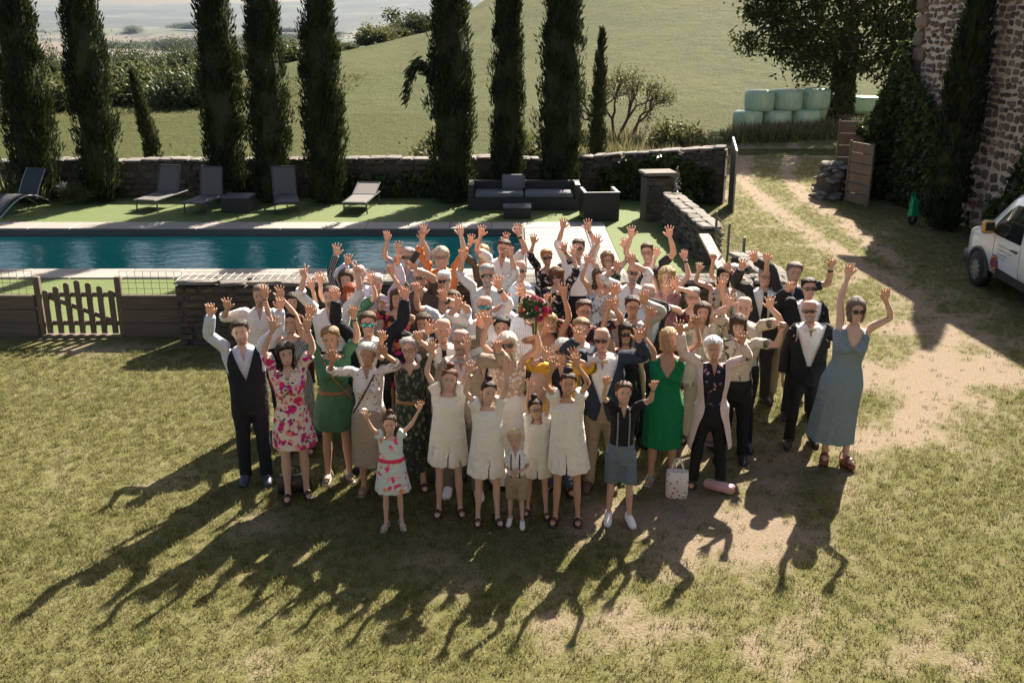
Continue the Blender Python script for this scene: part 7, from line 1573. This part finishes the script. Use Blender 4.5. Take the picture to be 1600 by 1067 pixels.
    {'sex': 'f', 'h': 1.66, 'hl': (-0.35, -0.26, 1.71), 'hr': (-0.27, -0.11, 1.7), 'hair': 'crop', 'hc': 'grey', 'gl': 'frames', 'beard': 0, 'o': {'k': 'dress', 'c': 'rust_floral', 'sleeve': '0', 'hem': 0.4, 'flare': 0.2}, 'label': 'grey cropped woman with glasses holding clapping hands high', 'X': 2.18, 'Y': 11.64},
    {'sex': 'f', 'h': 1.7, 'hl': (-0.14, -0.26, 1.5), 'hr': (0.14, -0.11, 1.94), 'hair': 'long', 'hc': 'brown', 'gl': 0, 'beard': 0, 'o': {'k': 'cardigan', 'jacket': 'cream', 'shirt': 'cream', 'low': 'cream', 'open': 0.04, 'sleeve': 'S'}, 'label': 'long brown haired young woman in cream top, one arm lifted', 'X': 2.17, 'Y': 10.82},
    {'sex': 'f', 'h': 1.702, 'hl': (-0.36, -0.26, 1.75), 'hr': (-0.04, -0.26, 1.74), 'hair': 'long', 'hc': 'nearblack', 'gl': 0, 'beard': 0, 'o': {'k': 'dress', 'c': 'palm_print', 'sleeve': '0', 'hem': 0.4, 'flare': 0.2}, 'label': 'bare shouldered woman with long dark hair turned away by the stone wall', 'X': 2.74, 'Y': 12.56},
    {'sex': 'f', 'h': 1.639, 'hl': (-0.32, -0.17, 1.8), 'hr': 'down', 'hair': 'crop', 'hc': 'white', 'gl': 'frames', 'beard': 0, 'o': {'k': 'shirt', 'c': 'white', 'sleeve': 'S', 'low': 'cream'}, 'label': 'white haired person with glasses in white blouse by the stone wall', 'gesture': 'fist', 'X': 2.96, 'Y': 12.89},
    {'sex': 'm', 'h': 1.8, 'hl': (-0.34, -0.26, 1.88), 'hr': (-0.21, -0.05, 1.92), 'hair': 'short', 'hc': 'grey', 'gl': 'frames', 'beard': 0, 'o': {'k': 'suit', 'jacket': 'charcoal', 'shirt': 'white', 'low': 'charcoal', 'neck': 'tie_navy'}, 'label': 'grey haired man in charcoal suit with long navy tie', 'X': 3.17, 'Y': 12.13},
    {'sex': 'm', 'h': 1.82, 'hl': (-0.43, -0.26, 1.95), 'hr': (0.37, -0.26, 1.89), 'hair': 'short', 'hc': 'greybrown', 'gl': 0, 'beard': 0, 'o': {'k': 'shirt', 'c': 'navy', 'sleeve': 'S', 'low': 'khaki', 'shoe': 'shoe_brown'}, 'label': 'man in navy polo shirt and khaki trousers, arms bent up, black wristband', 'watch': 1, 'X': 3.56, 'Y': 12.22},
    {'sex': 'm', 'h': 1.78, 'hl': (-0.29, -0.26, 1.74), 'hr': 'down', 'hair': 'short', 'hc': 'darkbrown', 'gl': 'dark', 'beard': 0, 'o': {'k': 'suit', 'jacket': 'black', 'shirt': 'white', 'low': 'black', 'neck': 'bow_black'}, 'label': 'young man in black suit with bow tie and sunglasses, palm forward', 'X': 3.58, 'Y': 11.61},
    {'sex': 'm', 'h': 1.793, 'hl': (-0.19, -0.26, 1.8), 'hr': (0.17, -0.26, 1.8), 'hair': 'bald', 'hc': 'brown', 'gl': 0, 'beard': 0, 'o': {'k': 'shirt', 'c': 'palm_print', 'sleeve': 'S', 'low': 'blackcloth'}, 'label': 'bald man in cream palm leaf shirt with both palms raised', 'X': 2.6, 'Y': 10.68},
]
HELD = {}
for idx, d in enumerate(PEOPLE):
    root, palms = person(d, idx); HELD[d['label']] = palms
# ---------------- things held or set down
def near_label(s_): return next(v for k_, v in HELD.items() if s_ in k_)
bp_ = near_label('lifting the bouquet')[1]; rr = np.random.default_rng(3)
bq = empty('bouquet', tuple(bp_ + np.array([-.0, -.05, -.02]))); tag(bq, 'round bridal bouquet of pink, orange and cream flowers held high', 'bouquet')
FC = [(.55, .02, .16), (.72, .10, .05), (.78, .45, .18), (.75, .68, .55), (.70, .25, .30), (.42, .02, .14), (.78, .70, .62)]
for q in range(26):
    v = rr.normal(size=3); v /= np.linalg.norm(v); v[2] = v[2] * .8; c = v * np.array([.135, .11, .12]) + np.array([0, -.02, .17]); rad = rr.uniform(.026, .045); mb = MB()
    for j_ in range(3):
        n = 7 - j_; a = np.arange(n) * 6.283 / n + j_; D = np.c_[np.cos(a), np.sin(a), np.full(n, .5 + .5 * j_)]; V, Q = leaves(np.zeros((n, 3)), D, rad * 1.25, rad * 1.2, seed=q * 3 + j_); mb.add(V, Q)
    mb.ell((0, 0, rad * .3), (rad * .55,) * 3, 8, 5); o = mb.build('flower', plain('petal_%d' % (q % 7), FC[q % 7], .7), bq, loc=tuple(c)); o.rotation_mode = 'QUATERNION'; o.rotation_quaternion = Vector(v).to_track_quat('Z', 'Y')
V, Q = leaf_blob(5, 170, .15, .13, .13, .07, shell=.3); mb = MB(); mb.add(V + np.array([0, -.02, .14]), Q); mb.build('foliage', plain('bouquet_leaf', (.05, .10, .035), .6), bq)
mb = MB()
for q in range(6): a = q * 1.05; mb.tube([(.015 * math.cos(a), .015 * math.sin(a), -.10), (.03 * math.cos(a), .03 * math.sin(a), .12)], .006, 5)
mb.build('stems', plain('stem_green', (.06, .12, .04), .6), bq)
pp = near_label('grey blue short sleeved')[1]
o = MB().cbox((0, 0, 0), (.075, .009, .15), .006, M=roty(R(35))).build('phone', plain('phone_black', (.012, .012, .014), .25), loc=tuple(near_label('dark brown polo')[1] + np.array([.02, -.03, .09]))); tag(o, 'black mobile phone held up in a raised hand', 'phone')
fp = near_label('pink flowers and hot pink sash')[-1]
o = MB(); [o.ell((.012 * math.cos(a), .012 * math.sin(a), .02), (.014, .014, .010), 7, 5) for a in np.arange(5) * 1.256]; o.tube([(0, 0, -.07), (0, 0, .02)], .004, 5)
o = o.build('flower_sprig', plain('petal_3', FC[3], .7), None, True, loc=tuple(fp + np.array([0, -.03, .04]))); tag(o, 'small flower sprig held by the toddler in the mint dress', 'flower')
# black handbag on the grass
t = empty('handbag', (-2.3, 9.55, 0), R(8)); tag(t, 'black leather handbag with gold clasp set down on the grass', 'handbag')
mb = MB(); G = np.array([ring(0, 0, z, w, dd_, 16, 'z', 4) for z, w, dd_ in ((0.0, .17, .075), (.02, .18, .085), (.12, .172, .07), (.19, .155, .045), (.20, .14, .03))]); mb.grid(G, True, True); mb.build('body', plain('black_leather', (.016, .015, .015), .4), t, True)
a = np.linspace(0, np.pi, 10); MB().tube(np.c_[.09 * np.cos(a), 0 * a, .19 + .11 * np.sin(a)], .008, 6).build('handle', MATS['black_leather'], t)
MB().cbox((0, -.075, .13), (.03, .012, .03), .004).build('clasp', M_GOLD, t)
t = empty('tote_bag', (1.72, 9.42, 0), R(-10)); tag(t, 'white tote bag with small red flower print standing on the grass', 'bag')
tb_m = N('tote_print'); co_ = tb_m.coord(); vo_ = tb_m.n('TexVoronoi'); vo_.inputs['Scale'].default_value = 26; tb_m.l(co_, vo_.inputs['Vector']); tb_m.base(tb_m.mix(tb_m.ramp(vo_.outputs['Distance'], [(.24, (1, 1, 1)), (.3, (0, 0, 0))]), (.70, .67, .62), tb_m.mix(tb_m.noise(9, 2, vec=co_), (.45, .05, .08), (.06, .10, .08)))); tb_m.rough(.7)
mb = MB(); mb.grid(np.array([ring(0, 0, z, w, dd_, 18, 'z', 3.5) for z, w, dd_ in ((0.0, .105, .06), (.02, .115, .068), (.2, .118, .066), (.30, .112, .05), (.30, .10, .04), (.1, .09, .04))]), True, True); mb.build('body', tb_m.m, t, True)
for yv in (-.04, .04): MB().tube(np.c_[.06 * np.cos(a), 0 * a + yv, .29 + .13 * np.sin(a)], .007, 6).build('handle', plain('tote_handle', (.68, .66, .62), .7), t)
t = empty('clutch_bag', (2.2, 9.55, .055), R(-35)); tag(t, 'dusty pink rolled clutch bag lying on the grass', 'bag')
mb = MB(); mb.grid(np.array([ring(x, 0, 0, dd_, hh, 14, 'x', 2.6) for x, dd_, hh in ((-.17, .045, .035), (-.155, .062, .05), (0, .068, .054), (.13, .064, .05), (.15, .058, .046))]), True, True); mb.build('body', plain('pink_leather', (.50, .30, .30), .6), t, True)
MB().box((.152, 0, 0), (.006, .08, .06)).build('flap', plain('pink_lining', (.60, .25, .22), .6), t)
# ================================================================== HAZE over the valley
zl = float(np.min(terr(*np.meshgrid(gx, gy)))) - 1.5; zh_ = float(np.max(terr(*np.meshgrid(gx, gy)))) + 8
hz = MB().box((0, 4480, (zl + zh_) / 2), (24400, 9100, zh_ - zl)).build('haze', None); hz['kind'] = 'stuff'
km = bpy.data.materials.new('haze_air'); km.use_nodes = True; nt = km.node_tree; nt.nodes.clear()
pv = nt.nodes.new('ShaderNodeVolumePrincipled'); pv.inputs['Color'].default_value = (.52, .70, 1.0, 1); pv.inputs['Density'].default_value = HAZE; pv.inputs['Anisotropy'].default_value = .1
mo = nt.nodes.new('ShaderNodeOutputMaterial'); nt.links.new(pv.outputs[0], mo.inputs['Volume']); hz.data.materials.append(km)
